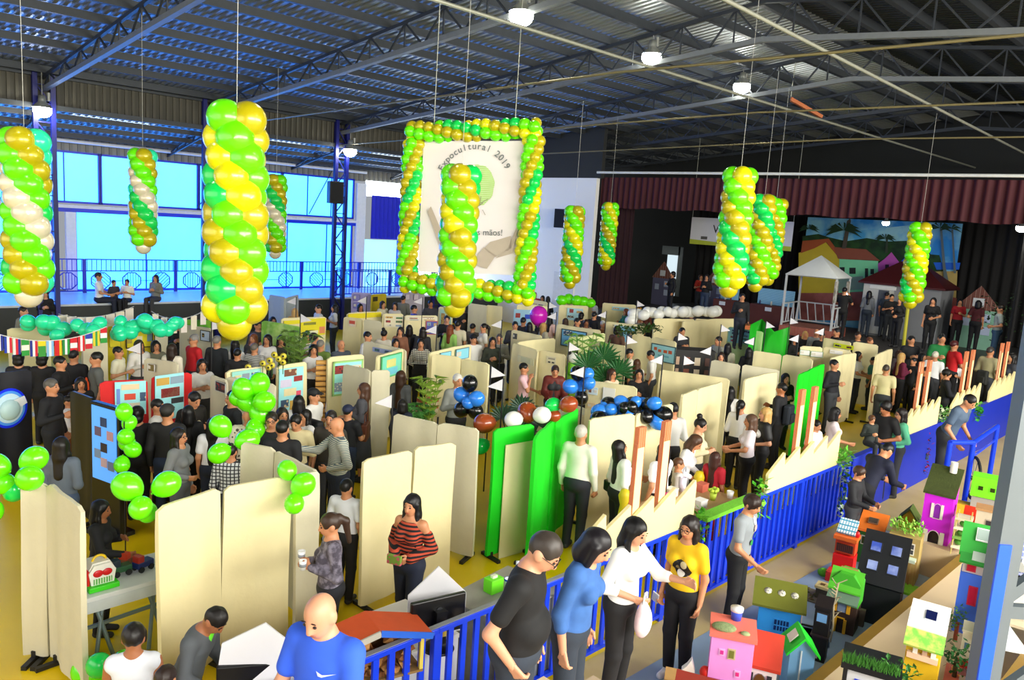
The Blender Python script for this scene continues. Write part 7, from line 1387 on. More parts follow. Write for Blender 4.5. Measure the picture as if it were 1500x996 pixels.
body(w, d, .52, .16).build('wall', mat('#eceae6', .6, 0, .04), t); gable(w, d, .53, .2, .08).build('roof', mat('#8a98e0', .4, .1, .1, 5, pat='plaid', hex2='#c8d0f4', ps=7), t); opening(t, 'f', w, d, -.03, .3, .2, .2, '#161a1c', '#d0d0cc'); MB().prism([(-.16, .5), (.10, .5), (.0, .60)], .14, 0, Matrix.Translation((-.08, -d / 2 - .12, 0))).build('porch_gable', mat('#b8bab4', .6), t)
for x in (-.2, .05): MB().box((x, -d / 2 - .1, .25), (.02, .02, .5)).build('post', mat('#c8ccc8', .6), t)
MB().box((0, -d / 2 - .12, .0125), (.6, .4, .025)).build('baseboard', mat('#c8b89a', .7), t)
o = MB().box((0, 0, .015), (.26, .55, .03)).build('paper_stack', mat('#dfe4e8', .6)); tag(o, 'white sheet of card lying on the upper step behind the steel column', 'card'); o.location = (*at(1467, 930, S2 + .02)[:2], S2); o.rotation_euler = (0, 0, R(-60))
# ================================================================== pennants, flags, tables and held things
def pennant(px, py, dirn, zt, label, size=.23, col='#dcd9dc'):
    """px, py: mast side middle of the flag; dirn +1 points right in the photo"""
    p = at(px, py, zt); t = thing('pennant', label, 'pennant', (p[0], p[1], 0), 0, 'pennants on the booths'); r = Vector(R0) * dirn
    MB().tube((0, 0, .0), (0, 0, zt + size * .45), .012, n=6).build('pole', mat('#1c1c20', .5), t); mb = MB(); n = Vector(F0) * .006; q = [Vector((0, 0, zt + size * .4)), Vector((0, 0, zt - size * .4)), Vector((0, 0, zt - .04)) + r * size * 1.0]
    mb.add([v + r * .01 - n for v in q] + [v + r * .01 + n for v in q], [(0, 1, 2), (5, 4, 3), (0, 3, 4, 1), (1, 4, 5, 2), (2, 5, 3, 0)]); mb.build('flag', mat(col, .7, 0, .05, 6, pat='cloud', hex2='#cfcdd6', ps=4), t)
for a in ((737, 564, -1, 1.95, 'white pennant on the pole with the small blue and black balloon flower'), (719, 545, 1, 2.0, 'white pennant in front of the woman in dark green'), (575, 588, -1, 1.9, 'pale blue pennant beside the woman with very long brown hair'),
    (856, 545, -1, 2.0, 'white pennant above the blue balloons by the maroon blazer'), (640, 483, -1, 2.1, 'white pennant over the two women facing the photos'), (735, 475, -1, 2.1, 'white pennant right of the woman with the dark ponytail'), (971, 527, -1, 2.0, 'white pennant before the orange drawings poster'),
    (918, 498, 1, 2.05, 'white pennant by the end of the hedge'), (993, 493, 1, 2.0, 'white pennant over the dark orange figures'), (888, 461, -1, 2.1, 'white pennant above the pale blue hedge poster'), (933, 445, 1, 2.2, 'white pennant in front of the black stage front'), (1122, 476, 1, 2.15, 'white pennant in front of the green slide'),
    (1105, 500, -1, 2.05, 'white pennant over the mint photo board'), (1042, 514, -1, 2.0, 'white pennant in front of the blue spider board'), (1056, 481, 1, 2.1, 'white pennant above the man in grey near the mint board'), (1157, 470, 1, 2.2, 'white pennant at the foot of the kiosk'), (1170, 496, -1, 2.1, 'white pennant beside the blonde woman in black'), (1207, 486, -1, 2.15, 'white pennant in front of the grey-haired man at the stage'),
    (207, 510, -1, 2.0, 'white pennant with a blue corner over the woman near the yellow boards'), (310, 476, 1, 2.1, 'white pennant next to the leafy board and the gold ball'), (434, 441, -1, 2.1, 'white pennant on the grey double partition'), (537, 440, -1, 2.2, 'white pennant on the lilac board'), (440, 466, 1, 2.1, 'lilac pennant over the yellow and coral notices'), (619, 441, -1, 2.2, 'white pennant below the banner garland'), (815, 463, -1, 2.1, 'white pennant by the woman in pale pink'), (804, 447, 1, 2.15, 'white pennant near the dragonfly drawing'), (1001, 528, 1, 1.9, 'white pennant at the end of the wide cream partition'), (833, 508, 1, 2.0, 'white pennant on the lime edged booth')): pennant(*a)
# string of country flags
fp = [(-6, 497), (28, 494), (60, 494), (85, 496), (107, 491), (130, 480), (155, 478)]
A, B = Vector(at(-8, 488, 2.1)), Vector(at(157, 478, 2.1)); t = thing('flag_string', 'string of small country flags across the dark booth', 'flag string', tuple(A)); d = B - A
sag = lambda u: A + d * u - Vector((0, 0, .34 * 4 * u * (1 - u) * .55)); MB().path([tuple(sag(u) - A) for u in np.linspace(0, 1, 15)], .008, 5).build('cord', mat('#e8e8e4', .6), t)
FL = [('#c41c2c', '#f0f0f0', '#1c2c90'), ('#1c3cb0', '#f0f0f0', '#d42030'), ('#e8e8e8', '#d42030', '#1c2c90'), ('#2a9a3a', '#f0f0e0', '#2a9a3a'), ('#1c2c90', '#f0f0f0', '#d42030'), ('#e8d820', '#3a9a3a', '#3a9a3a'), ('#8ac0e8', '#f0f0f0', '#8ac0e8'), ('#d81c1c', '#d81c1c', '#e8c81c'), ('#1f8a3a', '#f4f4f4', '#2a9a3a'), ('#d81c28', '#f0f0f0', '#d81c28'), ('#d81c28', '#f4f4f4', '#d81c28'), ('#2a3cb0', '#f0f0f0', '#d42030'), ('#e8d030', '#3aa04a', '#e8d030'), ('#d81c28', '#f0f0f0', '#2a9a3a')]
dx = d.normalized()
for i, cs in enumerate(FL):
    p = sag((i + .5) / len(FL)) - A; w = d.length / len(FL) * .9; h = .27; v = i % 2 == 0 or i in (1, 7)
    X = Matrix(((dx.x, -dx.y, 0, p.x), (dx.y, dx.x, 0, p.y), (0, 0, 1, p.z - h), (0, 0, 0, 1)))
    mb = MB()
    for k in range(3):
        if v: mb.box(((k - 1) * w / 3, 0, h / 2), (w / 3, .006, h), k, X)
        else: mb.box((0, 0, h * (2.5 - k) / 3), (w, .006, h / 3), k, X)
    mb.build('flag', [mat(c, .7, 0, .05) for c in cs], t)
# strings of white sheets by the platform
for pts, n, lab in (([(86, 460), (140, 464), (196, 449)], 8, 'string of cream paper sheets hanging before the platform'), ([(222, 456), (262, 467), (304, 452)], 6, 'string of separate pale sheets right of the seated person in grey')):
    P = [Vector(at(x, y, 2.0)) for x, y in pts]; t = thing('paper_string', lab, 'paper string', tuple(P[0])); q = lambda u: (P[0] * (1 - u) ** 2 + (P[1] * 2 - (P[0] + P[2]) / 2) * 2 * u * (1 - u) + P[2] * u * u) - P[0]
    MB().path([tuple(q(u)) for u in np.linspace(0, 1, 12)], .007, 5).build('cord', mat('#d8d8d0', .6), t); L = (P[2] - P[0]).length; dd = (P[2] - P[0]).normalized()
    for i in range(n):
        p = q((i + .5) / n); w = L / n * (.92 if n == 8 else .6); MB().box((0, 0, 0), (w, .008, .30)).build('sheet', mat(('#ece2c8', '#f0e4d8')[i % 2], .7), t).matrix_local = Matrix.Translation(p - Vector((0, 0, .15))) @ rotz(math.atan2(dd.y, dd.x))
# palms and plants
def fan_palm(px, py, z, label, col, seed, R_=.42):
    p = at(px, py, z); t = thing('potted_palm', label, 'plant', (p[0], p[1], 0)); rg = random.Random(seed); MB().lathe([(0, 0), (.14, 0), (.18, .3), (.15, .3), (0, .26)], n=16).build('pot', mat('#6a4a34', .7), t)
    for k, (ox, oz, tl) in enumerate(((0, 0, .1), (-.32, -.18, -.5), (.3, -.25, .6), (.05, -.4, .2))):
        c = Vector(R0) * ox + Vector((0, 0, z + oz)) - Vector(F0) * .06 * k; mb = MB(); mb.path([(0, 0, .28), tuple(c * .6 + Vector((0, 0, .05))), tuple(c)], .012, 6)
        for j in range(17):
            a = R(-35 + 250 * j / 16) + tl * .5; d = Vector(R0) * math.cos(a) + Vector((0, 0, math.sin(a))) - Vector(F0) * (.25 + .1 * rg.random()); d.normalize(); ln = R_ * rg.uniform(.85, 1.1); s = d.cross(Vector(F0)).normalized() * .032; f = Vector(F0) * .02
            mb.add([c, c + d * ln * .6 + s + f, c + d * ln, c + d * ln * .6 - s + f, c + d * ln * .6], [(0, 1, 4), (1, 2, 4), (2, 3, 4), (3, 0, 4)])
        mb.build('fan_leaf', mat(col, .5, 0, .25, 5), t)
def frond_plant(px, py, z, label, n, L, col, seed, kind='fan', base=0., pot=True):
    p = at(px, py, z); t = thing('potted_palm', label, 'plant', (p[0], p[1], base)); rg = random.Random(seed); z0 = z - base
    if pot: MB().lathe([(0, 0), (.14, 0), (.18, .3), (.15, .3), (0, .26)], n=16).build('pot', mat('#6a4a34', .7), t)
    for i in range(n):
        a = 2 * math.pi * i / n + rg.uniform(-.3, .3); el = rg.uniform(.5, 1.2); mb = MB(); prev = Vector((0, 0, .3)); tip = []
        for k in range(9):
            u = k / 8; r = L * u * math.cos(el) * .8; zz = .3 + (z0 - .3) * min(1, u * 1.6) + L * .5 * math.sin(el) * u - L * .5 * max(0, u - .55) ** 2 * 2
            tip.append(Vector((r * math.cos(a), r * math.sin(a), zz)))
        mb.path([tuple(v) for v in tip], .008, 5); tg = Vector((-math.sin(a), math.cos(a), 0))
        for k in range(3, 9):
            for s in (-1, 1):
                for e in (0, .5):
                    b = tip[k - 1].lerp(tip[k], e); dr = (tip[k] - tip[k - 1]).normalized(); ln = L * .34 * math.sin(math.pi * min(.95, (k + e - 2) / 7)); c = b + (tg * s * .8 + dr * .6 + Vector((0, 0, -.25))) * ln; wv = dr * .03
                    mb.add([b - wv, b + wv, c], [(0, 1, 2)])
        mb.build('frond', mat(col, .6, 0, .25, 5), t)
frond_plant(858, 505, 1.7, 'tall light green palm behind the cream partition with the car picture', 8, .9, '#6a9a3a', 1); fan_palm(884, 525, 1.75, 'dark green fan palm next to the light green palm', '#1f5a28', 2); fan_palm(764, 598, 1.25, 'dark palm fronds beside the booth counter of the maroon blazer', '#2a4a34', 3, .3)
frond_plant(436, 500, 1.7, 'feathery palm before the leafy green picture', 8, .8, '#5a7a2a', 4); frond_plant(612, 606, 1.0, 'pineapple like leaves beside the stacked boxes', 9, .5, '#4a8a3a', 5); frond_plant(630, 570, 1.45, 'green bamboo like plant behind the woman in the checked blouse', 6, .7, '#7a9a2a', 6)
leafy('hedge', 'dark green hedge lying over the pale blue poster partition', 'plant', (*at(935, 484, 1.8)[:2], 1.82), (.9, .12, .1), 260, '#27471c', 31, .11, '#3a5a24')
# sunflowers on the partition edge
p = at(391, 535, 1.8); t = thing('sunflower_bunch', 'bunch of small yellow flowers rising over the partition with the animal pictures', 'flowers', (p[0], p[1], 1.72)); rg = random.Random(2)
for i in range(13):
    x, z = rg.uniform(-.32, .32) * (1 if i < 9 else .3), rg.uniform(.02, .28) if i < 9 else -.1 * (i - 8); v = Vector(R0) * x; mb = MB(); mb.lathe([(0, -.012), (.055, 0), (.0, .012)], (0, 0, 0), 12); o = mb.build('flower', mat('#ecd84a', .6, 0, .1), t); o.matrix_local = Matrix.Translation(v + Vector((0, 0, z)) - Vector(F0) * .08) @ Vector(-F0).to_track_quat('Z', 'Y').to_matrix().to_4x4()
    MB().ell((0, 0, .012), (.02, .02, .01), n=8, k=5).build('eye', mat('#2a2a14', .7), o)
    MB().tube(tuple(v + Vector((0, 0, z - .2)) - Vector(F0) * .07), tuple(v + Vector((0, 0, z)) - Vector(F0) * .075), .006, n=5).build('stem', mat('#2a5a1c', .7), t)
# reed mat
a, b = Vector(at(463, 527, 1.7)), Vector(at(478, 527, 1.7)); d = b - a; t = thing('reed_mat', 'upright reed mat at the edge of the light blue board partition', 'mat', (a.x, a.y, 0), math.atan2(d.y, d.x)); mb = MB()
for k in range(17): mb.tube((0, 0, .05 + k * .1), (d.length, 0, .05 + k * .1), .045, n=8)
mb.build('reeds', mat('#c8964a', .7, 0, .2, 10), t)
# green slide wall at the stage front
P = [Vector(at(x, y, 2.0)) for x, y in ((1100, 476), (1116, 470), (1136, 476), (1158, 474))]
def ribbon(pts, z0, z1s, name, m, par=None):
    vs = []; n = len(pts)
    for o_ in (0, .04):
        for p, z1 in zip(pts, z1s): vs += [(p.x + o_, p.y + o_, z0), (p.x + o_, p.y + o_, z1)]
    fs = []
    for i in range(n - 1): fs += [(2 * i, 2 * i + 2, 2 * i + 3, 2 * i + 1), (2 * n + 2 * i, 2 * n + 2 * i + 1, 2 * n + 2 * i + 3, 2 * n + 2 * i + 2), (2 * i + 1, 2 * i + 3, 2 * n + 2 * i + 3, 2 * n + 2 * i + 1)]
    fs += [(0, 1, 2 * n + 1, 2 * n), (2 * n - 2, 4 * n - 2, 4 * n - 1, 2 * n - 1)]; return MB().add(vs, fs, 0, True).build(name, m, par)
o = ribbon(P, .02, (2.0, 2.05, 1.8, 1.9), 'slide_wall', mat('#18b81c', .5, 0, .08, 3)); tag(o, 'curved bright green board wall in front of the kiosk', 'board')
for k, (px, py, z, w, d, h, c, nm, lab) in enumerate(((1087, 476, .0, .9, .5, 1.5, '#c86a2a', 'crate', 'tall orange brown box beside the green curved wall'), (1012, 512, .0, 1.1, .6, 1.5, '#1c1a1c', 'display_case', 'black display booth with small hanging pictures near the spider figures'), (1025, 520, .0, .7, .5, 1.0, '#d85a1c', 'crate', 'orange box at the foot of the black display booth'))):
    q = at(px, py, h); t = thing(nm, lab, nm.replace('_', ' '), (q[0], q[1], 0), R(-90 + 45)); MB().box((0, 0, h / 2), (w, d, h)).build('body', mat(c, .6, 0, .15, 6), t, .01); MB().box((0, 0, h + .01), (w + .03, d + .03, .02)).build('lid', mat(c, .5), t)
    if nm == 'display_case':
        for j in range(8): MB().box((-.4 + .26 * (j % 4), -d / 2 - .01, h - .25 - .3 * (j // 4)), (.14, .012, .2)).build('picture', mat(('#c8a890', '#8a4a3a', '#d8c8b0', '#5a3a34')[j % 4], .6), t)
for px, py, c, lab in ((897, 461, '#e8d010', 'yellow plush toy below the light blue sign'), (905, 463, '#e87a18', 'orange plush toy below the light blue sign'), (936, 459, '#e8a010', 'orange and yellow plush toy near the roll of white balloons')):
    q = at(px, py, 1.25); t = thing('plush_toy', lab, 'toy', (q[0], q[1], 1.02)); MB().ell((0, 0, .13), (.15, .13, .15)).build('body', mat(c, .8), t); MB().ell((0, 0, .33), (.11, .1, .1)).build('head', mat(c, .8), t)
    for s in (-1, 1): MB().ell((.08 * s, 0, .42), (.035, .03, .04)).build('ear', mat(c, .8), t)
    tb = thing('display_table', 'small cloth covered table under the ' + lab.split(' below')[0].split(' near')[0], 'table', (q[0], q[1], 0)); MB().box((0, 0, 1.0), (.5, .5, .04)).build('tabletop', mat('#d8ceb0', .7), tb); MB().box((0, 0, .49), (.44, .44, .98)).build('cloth', mat('#d0c4a0', .8), tb)
q = at(838, 530, 1.3); t = thing('plush_toy', 'white and green panda toy on the lime edged booth', 'toy', (q[0], q[1], .98)); MB().ell((0, 0, .16), (.15, .13, .17)).build('body', mat('#7ac82a', .8), t); MB().ell((0, 0, .42), (.15, .13, .13)).build('head', mat('#ecece4', .8), t)
for s in (-1, 1): MB().ell((.11 * s, 0, .54), (.05, .04, .05)).build('ear', mat('#17171a', .8), t)
tb = thing('display_table', 'lime cloth table under the panda toy', 'table', (q[0], q[1], 0)); MB().box((0, 0, .96), (.6, .5, .04)).build('tabletop', mat('#8ac83a', .7), tb); MB().box((0, 0, .47), (.55, .45, .94)).build('cloth', mat('#7ab82a', .8), tb)
# booth counter of the maroon blazer and boxes of the man in grey
q = at(822, 606, .9); t = thing('booth_counter', 'cream cloth covered counter in front of the woman in the maroon blazer', 'counter', (q[0], q[1], 0), R(-10)); MB().box((0, 0, .45), (1.3, .6, .9)).build('cloth', mat('#d8d0b0', .8, 0, .06), t); MB().box((0, 0, .91), (1.34, .64, .03)).build('top', mat('#e4dcc0', .7), t)
o = MB().box((0, 0, .05), (.16, .12, .1)).build('cardboard_box', mat('#c86a2a', .7)); tag(o, 'small orange box on the cream counter of the maroon blazer', 'box'); o.location = (q[0] - .4, q[1] + .05, .926)
q = at(633, 602, .85); t = thing('display_table', 'small table with stacked boxes beside the man in the grey sweater', 'table', (q[0], q[1], 0)); MB().box((0, 0, .83), (.75, .55, .04)).build('tabletop', mat('#dccf9e', .7), t)
for sx in (-1, 1):
    for sy in (-1, 1): MB().tube((sx * .33, sy * .22, 0), (sx * .33, sy * .22, .81), .018).build('leg', steel, t)
for k, c in enumerate(('#d8c8a8', '#c8553a', '#e8d8b8', '#d06a4a')): o = MB().box((0, 0, .03), (.34, .22, .06)).build('flat_box', mat(c, .7, 0, .1)); tag(o, ('lowest', 'second', 'third', 'topmost')[k] + ' flat box of the stack beside the man in the grey sweater', 'box', 'flat boxes in a stack'); o.location = (q[0] - .1, q[1] + .02, .851 + .062 * k)
q = at(683, 665, .8)
# toy table between the first partitions
A = Vector(at(128, 876, .76)); B = Vector(at(214, 852, .76)); d = B - A; an = math.atan2(d.y, d.x); L = d.length + .5
t = thing('trestle_table', 'white topped table with grey trestle legs and toys, beside the big double partition', 'table', (A.x, A.y, 0), an); MB().box((L / 2 - .1, .3, .73), (L, .62, .05)).build('tabletop', mat('#dfe2e4', .5, 0, .04), t, .006); MB().box((L / 2 - .1, .0, .66), (L, .03, .11)).build('apron', mat('#d0d6da', .5), t)
for x in (.18, L - .35):
    for s in (0, 1): MB().tube((x - .1 + .2 * s, .08 + .1 * s, 0), (x + .1 - .2 * s + .05, .5 - .1 * s, .7), .02).build('leg', mat('#8a9ca4', .4, .4), t)
MB().bar((.0, .3, .3), (L - .2, .3, .34), .03, .03).build('stretcher', mat('#8a9ca4', .4, .4), t)
Mt = Matrix.Translation((A.x, A.y, 0)) @ rotz(an); put = lambda x, y, z=.757: tuple(Mt @ Vector((x, y, z)))
t = thing('toy_barn', 'red, white and green toy barn with a yellow handle on the trestle table', 'toy', put(.17, .18), an)
MB().box((0, 0, .025), (.27, .24, .05)).build('base', mat('#3fd81c', .4), t, .008); MB().prism([(-.1, .05), (.1, .05), (.12, .17), (.07, .24), (-.07, .24), (-.12, .17)], .14, 0, Matrix.Translation((0, -.07, 0))).build('front', mat('#f0efe8', .4), t); MB().prism([(-.12, .17), (.12, .17), (.075, .255), (-.075, .255)], .16, 0, Matrix.Translation((0, -.04, 0))).build('roof', mat('#e8e4da', .4), t); MB().box((-.12, .02, .12), (.02, .15, .14)).build('side', mat('#d8201c', .4), t)
for s in (-1, 1): MB().ell((.04 * s, -.075, .16), (.045, .012, .035)).build('window', mat('#d01420', .4), t)
MB().box((0, -.075, .085), (.16, .012, .05)).build('gate', mat('#d8e8d0', .4, pat='vstripe', hex2='#4aa83a', ps=14), t); MB().path([(.06 * math.cos(a), .02, .245 + .055 * math.sin(a)) for a in np.linspace(0, math.pi, 9)], .012, 8).build('handle', mat('#f0c81c', .4), t)
for k, (x, y, c, c2, lab) in enumerate(((.40, .3, '#2a5a3a', '#1c2a3c', 'dark green toy truck beside the toy barn'), (.60, .28, '#1c2c6a', '#b02a1c', 'navy toy truck with a red load near the panel edge'), (.52, .45, '#8a4a2a', '#c83a1c', 'brown toy cart behind the navy toy truck'))):
    t = thing('toy_truck', lab, 'toy', put(x, y), an + .3 * k); MB().box((0, 0, .07), (.18, .1, .06)).build('chassis', mat(c, .4), t, .006); MB().box((-.05, 0, .13), (.07, .09, .07)).build('cab', mat(c2, .4), t, .006)
    for sx in (-1, 1):
        for sy in (-1, 1): MB().tube((.055 * sx, .05 * sy - .01, .03), (.055 * sx, .05 * sy + .01, .03), .03, n=12).build('wheel', mat('#15151a', .6), t)
# wood store model on a table, monitor, boards behind the fence
T0 = Vector(at(600, 985, .74)); t = thing('work_table', 'white cloth table behind the fence carrying the monitor and the wood store', 'table', (3.5, 5.2, 0)); tw = 1.75
MB().box((0, 0, .72), (tw, .8, .04)).build('tabletop', mat('#e8e4da', .6, 0, .03), t); MB().box((0, -.38, .5), (tw, .02, .42)).build('cloth_drop', mat('#dfe2e4', .7, 0, .05), t)
for sx in (-1, 1):
    for sy in (-1, 1): MB().tube((sx * .8, sy * .33, 0), (sx * .8, sy * .33, .7), .02).build('leg', steel, t)
p = at(546, 910, 1.2); t = thing('wood_store', 'model wood store with an orange and blue roof full of split logs', 'model', (p[0], p[1], .742), R(-14)); w, d, h = .80, .26, .34
MB().box((0, d / 2 - .01, h / 2), (w, .02, h)).build('back', mat('#6a4a2a', .7), t); MB().box((0, 0, .01), (w, d, .02)).build('floor_board', mat('#8a6a3a', .7), t)
for x in (-w / 2 + .015, w / 2 - .015): MB().box((x, -d / 2 + .02, h / 2), (.03, .03, h)).build('post', mat('#e0ca5a' if x > 0 else '#c8c4b8', .6), t)
g = gable(w, d, h, .10, .05, .02, 'y'); g.build('roof', mat('#d2501e', .7, 0, .15, 8), t); MB().bar((0.0, -d / 2 - .055, h + .105), (w / 2 + .05, -d / 2 - .055, h - .012), .015, .05).build('blue_barge_board', mat('#2a6ae0', .5), t); MB().bar((0.0, -d / 2 - .055, h + .105), (-w / 2 - .05, -d / 2 - .055, h - .012), .015, .05).build('grey_barge_board', mat('#b8b4a8', .6), t)
rg = random.Random(3); lm = [mat('#9a6a34', .8, 0, .25, 12), mat('#7a4a22', .8, 0, .25, 12), mat('#b8844a', .8, 0, .25, 12)]
for i in range(60):
    x, z = -w / 2 + .06 + (w - .12) * rg.random(), .03 + .32 * rg.random() ** 1.1; r = rg.uniform(.03, .052); y0 = rg.uniform(-.13, -.08)
    o = MB().prism([(-r, -r * .5), (r, -r * .6), (r * .2, r)], .18).build('log', lm[i % 3]); o.parent = None; o.location = (Matrix.Translation(t.location) @ rotz(R(-14))) @ Vector((x, y0, z)); o.rotation_euler = (rg.uniform(-.2, .2), rg.uniform(-2, 2), R(-14) + rg.uniform(-.5, .5)); tag(o, 'split piece of firewood piled in the model wood store', 'log', 'split logs in the wood store')
p = at(641, 905, 1.0); t = thing('computer_monitor', 'black computer monitor seen from behind, by the white house shaped board', 'monitor', (p[0], p[1], .742), R(156)); t.rotation_euler = (0, 0, R(168))
MB().box((0, 0, .28), (.52, .045, .34)).build('housing', mat('#0c0c0e', .35), t, .012); MB().box((0, -.026, .28), (.48, .006, .30)).build('screen', mat('#16181c', .2), t); MB().box((0, .05, .2), (.1, .06, .3)).build('neck', mat('#0e0e10', .4), t); MB().lathe([(0, 0), (.14, 0), (.13, .018), (0, .022)], (0, .04, 0), 20).build('base', mat('#0e0e10', .4), t); MB().tube((0, .024, .34), (0, .03, .34), .03).build('badge', mat('#3a3c42', .3, .4), t); MB().box((-.02, .085, .16), (.06, .012, .07)).build('cable_clip', mat('#d8b84a', .4), t)
def board(px, py, z, w, h, rise, rz, label):
    p = at(px, py, z); t = thing('white_board', label, 'board', (p[0], p[1], z - h - rise), R(rz)); MB().prism([(-w / 2, 0), (w / 2, 0), (w / 2, h), (0, h + rise), (-w / 2, h)], .02).build('sheet', mat('#f0f0f4', .5, 0, .02), t); MB().bar((0, .02, .0), (0, .2, .02), .03, .02).build('stand', mat('#c8c8c8', .6), t); return t
board(643, 830, 1.36, .52, .36, .26, -30, 'white house shaped board standing behind the computer monitor')
b2 = board(372, 918, 1.40, .56, .40, .18, -36, 'tilted white board in front of the boy in the grey hoodie'); b2.rotation_euler = (R(-6), R(7), R(-36))
p = at(372, 992, .98); t = thing('computer_monitor', 'black computer monitor below the tilted white board at the lower edge', 'monitor', (p[0], p[1], .742), R(150)); MB().box((0, 0, .2), (.52, .045, .30)).build('housing', mat('#0c0c0e', .35), t, .012); MB().box((0, -.026, .2), (.48, .006, .26)).build('screen', mat('#16181c', .2), t); MB().box((0, .04, .1), (.1, .06, .2)).build('neck', mat('#0e0e10', .4), t); MB().lathe([(0, 0), (.14, 0), (.13, .018), (0, .022)], (0, .04, 0), 20).build('base', mat('#0e0e10', .4), t)
tb = thing('work_table', 'small table under the lower monitor and the tilted white board', 'table', (p[0], p[1], 0)); MB().box((0, .05, .72), (.9, .7, .04)).build('tabletop', mat('#e0dccf', .6), tb)
for sx in (-1, 1):
    for sy in (-1, 1): MB().tube((sx * .4, .05 + sy * .3, 0), (sx * .4, .05 + sy * .3, .7), .02).build('leg', steel, tb)
# grey cloth table with craft by the fence
p = at(742, 868, .85); t = thing('cloth_table', 'grey cloth covered table behind the man in the black tee', 'table', (p[0], p[1], 0), R(8)); MB().box((.0, 0, .42), (.95, .7, .84)).build('cloth', mat('#7d8286', .8, 0, .15, 6, pat='cloud', hex2='#62676c', ps=5), t, .01); MB().box((0, 0, .845), (.97, .72, .012)).build('top', mat('#a8a49a', .7), t)
def ontable(nm, lab, px, py, build_):
    q = at(px, py, .92); o = thing(nm, lab, nm.replace('_', ' '), (q[0], q[1], .852)); build_(o)
ontable('craft_box', 'lime green craft box on the grey cloth table', 723, 856, lambda o: (MB().box((0, 0, .07), (.16, .12, .14)).build('body', mat('#6ee81c', .5), o, .006), MB().box((0, 0, .15), (.06, .04, .03)).build('lid', mat('#e8f0d0', .5), o)))
ontable('paper_cup', 'white cup with a blue rim on the grey cloth table', 745, 852, lambda o: (MB().lathe([(0, 0), (.035, 0), (.045, .1), (.04, .1), (0, .01)], n=14).build('body', mat('#e8ecf4', .5), o), MB().lathe([(.047, .085), (.05, .1), (.044, .104)], n=14).build('rim', mat('#2a4ac8', .5), o)))
ontable('bottle', 'white plastic bottle on the grey cloth table', 757, 846, lambda o: (MB().lathe([(0, 0), (.04, 0), (.042, .14), (.016, .19), (.016, .22)], n=14).build('body', mat('#f0f0f0', .4), o), MB().lathe([(.019, .21), (.019, .24), (0, .24)], n=12).build('cap', mat('#d8dce8', .4), o)))
# held things and prints
def near(obj, px, py, dD):   # a point in front of a person along its sight line from the floor position
    v = Vector((obj.location.x, obj.location.y)); return v
def held(nm, lab, person_, local, build_, rot=(0, 0, 0)):
    Mx = Matrix.Translation(person_.location) @ rotz(person_.rotation_euler[2]); o = thing(nm, lab, nm.replace('_', ' '), tuple(Mx @ Vector(local)), 0); o.rotation_euler = (rot[0], rot[1], person_.rotation_euler[2] + rot[2]); build_(o); return o
def chest_print(p, name, mb, m): return mb.build(name, m, p)
from mathutils.bvhtree import BVHTree
def print_on(p, name, polys, label=None, off=.007):
    """flat prints laid on the front of a person's shirt"""
    sh = [c for c in p.children if c.name.startswith('shirt')][0]; bv = BVHTree.FromPolygons([v.co for v in sh.data.vertices], [q.vertices for q in sh.data.polygons])
    mb = MB(); ms = []
    for pts, c in polys:
        cx_, cz = sum(q[0] for q in pts) / len(pts), sum(q[1] for q in pts) / len(pts); vs = []
        for r in (0, .33, .66, 1):
            for x, z in pts:
                X_, Z_ = cx_ + (x - cx_) * r, cz + (z - cz) * r; hit = bv.ray_cast(Vector((X_, -1, Z_)), Vector((0, 1, 0)))[0]; vs.append((X_, (hit.y if hit else -.15) - off, Z_))
        n = len(pts); mb.add(vs, [(k * n + i, k * n + (i + 1) % n, (k + 1) * n + (i + 1) % n, (k + 1) * n + i) for k in range(3) for i in range(n)], len(ms)); ms.append(mat(c, .6)); off += .005
    mb.build(name, ms, p, label=label)
circ = lambda x, z, r, n=18: [(x + r * math.cos(a), z + r * math.sin(a)) for a in np.linspace(0, 2 * math.pi, n + 1)[:-1]]
print_on(M5, 'printed_disc', [(circ(.03, 1.21, .09), '#1c1612'), (circ(.06, 1.26, .036), '#d8c89a'), (circ(.02, 1.16, .04), '#e8e4d8'), (circ(.0, 1.22, .022), '#8a7a4a')])
print_on(M1, 'swoosh_mark', [([(.045, 1.375), (.055, 1.345), (.075, 1.34), (.15, 1.365), (.085, 1.354), (.065, 1.358)], '#c8d4f0')])
print_on(M6, 'printed_figure', [(circ(.02, 1.3, .05), '#c8d0dc'), (circ(.01, 1.23, .045), '#b8a0a0'), (circ(-.01, 1.06, .035), '#2a8a4a'), (circ(.03, 1.14, .03), '#3a8a5a')])
print_on(M10, 'leaf_print', [([(-.05, 1.25), (-.01, 1.16), (.06, 1.2), (.05, 1.28), (0, 1.29)], '#6ae81c')])
ph = lambda o: MB().box((0, 0, 0), (.072, .009, .145)).build('body', mat('#e8e8ea', .3), o) and MB().box((0, -.005, 0), (.066, .003, .13)).build('screen', mat('#c8ccd4', .2), o)
held('phone', 'white phone held low by the girl in yellow', M5, (-.24, -.10, .80), ph, (R(25), R(20), 0))
P_ = {o['label']: o for o in COL.objects if o.name.startswith('person') and 'label' in o}
def who(s): return [o for l, o in P_.items() if s in l][0]
held('phone', 'lit phone raised by the man in black on stage', who('filming on stage'), (.02, -.24, 1.52), lambda o: MB().box((0, 0, 0), (.15, .012, .08)).build('body', mat('#1a1a1e', .3), o) and MB().box((0, .008, 0), (.14, .004, .072)).build('screen', glow('phone_screen', (.9, .95, 1), 3), o))
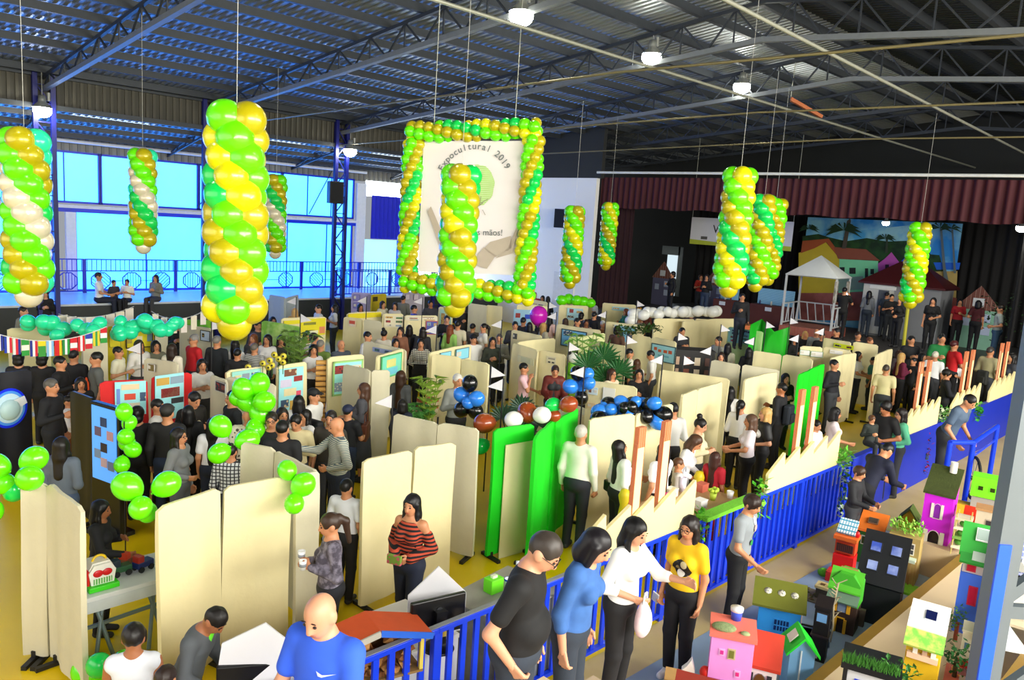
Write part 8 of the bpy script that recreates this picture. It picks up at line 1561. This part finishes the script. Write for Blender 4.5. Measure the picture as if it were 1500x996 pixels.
def bag(o):
    bmv = sdf_mesh([ellp((0, 0, -.16), (.10, .06, .13)), ellp((0, .01, -.06), (.05, .03, .09))], .012, .05); to_obj('pouch', [bmv], mat('#ece6ea', .4, 0, .08, 9, pat='cloud', hex2='#e8c8cc', ps=6), o, 1); MB().path([(-.03, 0, 0), (-.01, 0, .09), (.02, 0, .09), (.03, 0, 0)], .008).build('handle', mat('#f0eeee', .5), o)
held('plastic_bag', 'white plastic bag hanging from the hand of the woman in white', who('plastic bag'), (-.05, -.24, 1.0), bag)
cup = lambda o: MB().lathe([(0, 0), (.028, 0), (.036, .09), (.031, .09), (0, .01)], n=14).build('body', mat('#f0f0f0', .5), o) and MB().lathe([(.03, .03), (.033, .03), (.034, .06), (.031, .06)], n=14).build('sleeve', mat('#8a9098', .6), o)
held('paper_cup', 'white cup in the hands of the woman in the dark floral top, upper', who('dark floral'), (-.06, -.26, 1.16), cup); held('paper_cup', 'white and black cup in the hands of the woman in the dark floral top, lower', who('dark floral'), (.06, -.26, 1.12), cup)
held('bottle', 'small white bottle in the hands of the man in the grey sweater', who('holding a white bottle'), (-.03, -.27, 1.14), lambda o: MB().lathe([(0, 0), (.03, 0), (.032, .11), (.014, .15), (.014, .18), (0, .18)], n=14).build('body', mat('#f2f0ec', .4), o))
def hbag(c, w=.28, h_=.2):
    def f(o): MB().box((0, 0, -h_ / 2), (w, .1, h_)).build('body', mat(c, .5, 0, .1), o, .02); MB().path([(-w * .4, 0, 0), (-w * .3, 0, .16), (w * .3, 0, .16), (w * .4, 0, 0)], .01).build('strap', mat(c, .5), o)
    return f
held('handbag', 'grey handbag of the woman in the white sweater', who('grey handbag'), (-.24, -.12, .96), hbag('#a8acb4')); held('handbag', 'brown bag on the back of the woman in the grey dress', who('brown bag'), (.2, .1, 1.05), hbag('#5a2c1a', .3, .28)); held('handbag', 'small black bag of the woman looking up at the balloons', who('looking up at the blue'), (.22, .02, .98), hbag('#17171a', .2, .15))
held('folder', 'black folder held by the woman in the checked blouse', who('black folder'), (0, -.24, 1.0), lambda o: MB().box((0, 0, 0), (.30, .03, .24)).build('cover', mat('#101014', .5), o)); held('clutch', 'pale paper folder held by the blonde woman in the leather jacket', who('leather jacket'), (.05, -.24, 1.12), lambda o: MB().box((0, 0, 0), (.26, .02, .32)).build('cover', mat('#e8e2cc', .6), o), (0, R(20), 0))
held('clutch', 'green and pink clutch in the hands of the woman in the striped sweater', who('striped off-shoulder sweater walking'), (-.02, -.26, 1.02), lambda o: MB().box((0, 0, 0), (.16, .04, .1)).build('body', mat('#7a9a3a', .6, pat='blotch', hex2='#c8586a', ps=20), o, .01))
def backpack(p, c, lab): held('backpack', lab, p, (0, .20, 1.12), lambda o: (MB().box((0, 0, 0), (.28, .14, .38)).build('body', mat(c, .7), o, .04), MB().box((0, .08, -.06), (.2, .05, .18)).build('pocket', mat(c, .6), o, .02)))
backpack(who('with a backpack beside the sunlit'), '#1c2430', 'dark backpack of the man in black at the sunlit leaf'); backpack(who('person in khaki'), '#2a2c28', 'dark backpack of the person in khaki'); backpack(who('wavy hair in white and a backpack'), '#17171c', 'black backpack of the woman with wavy hair')
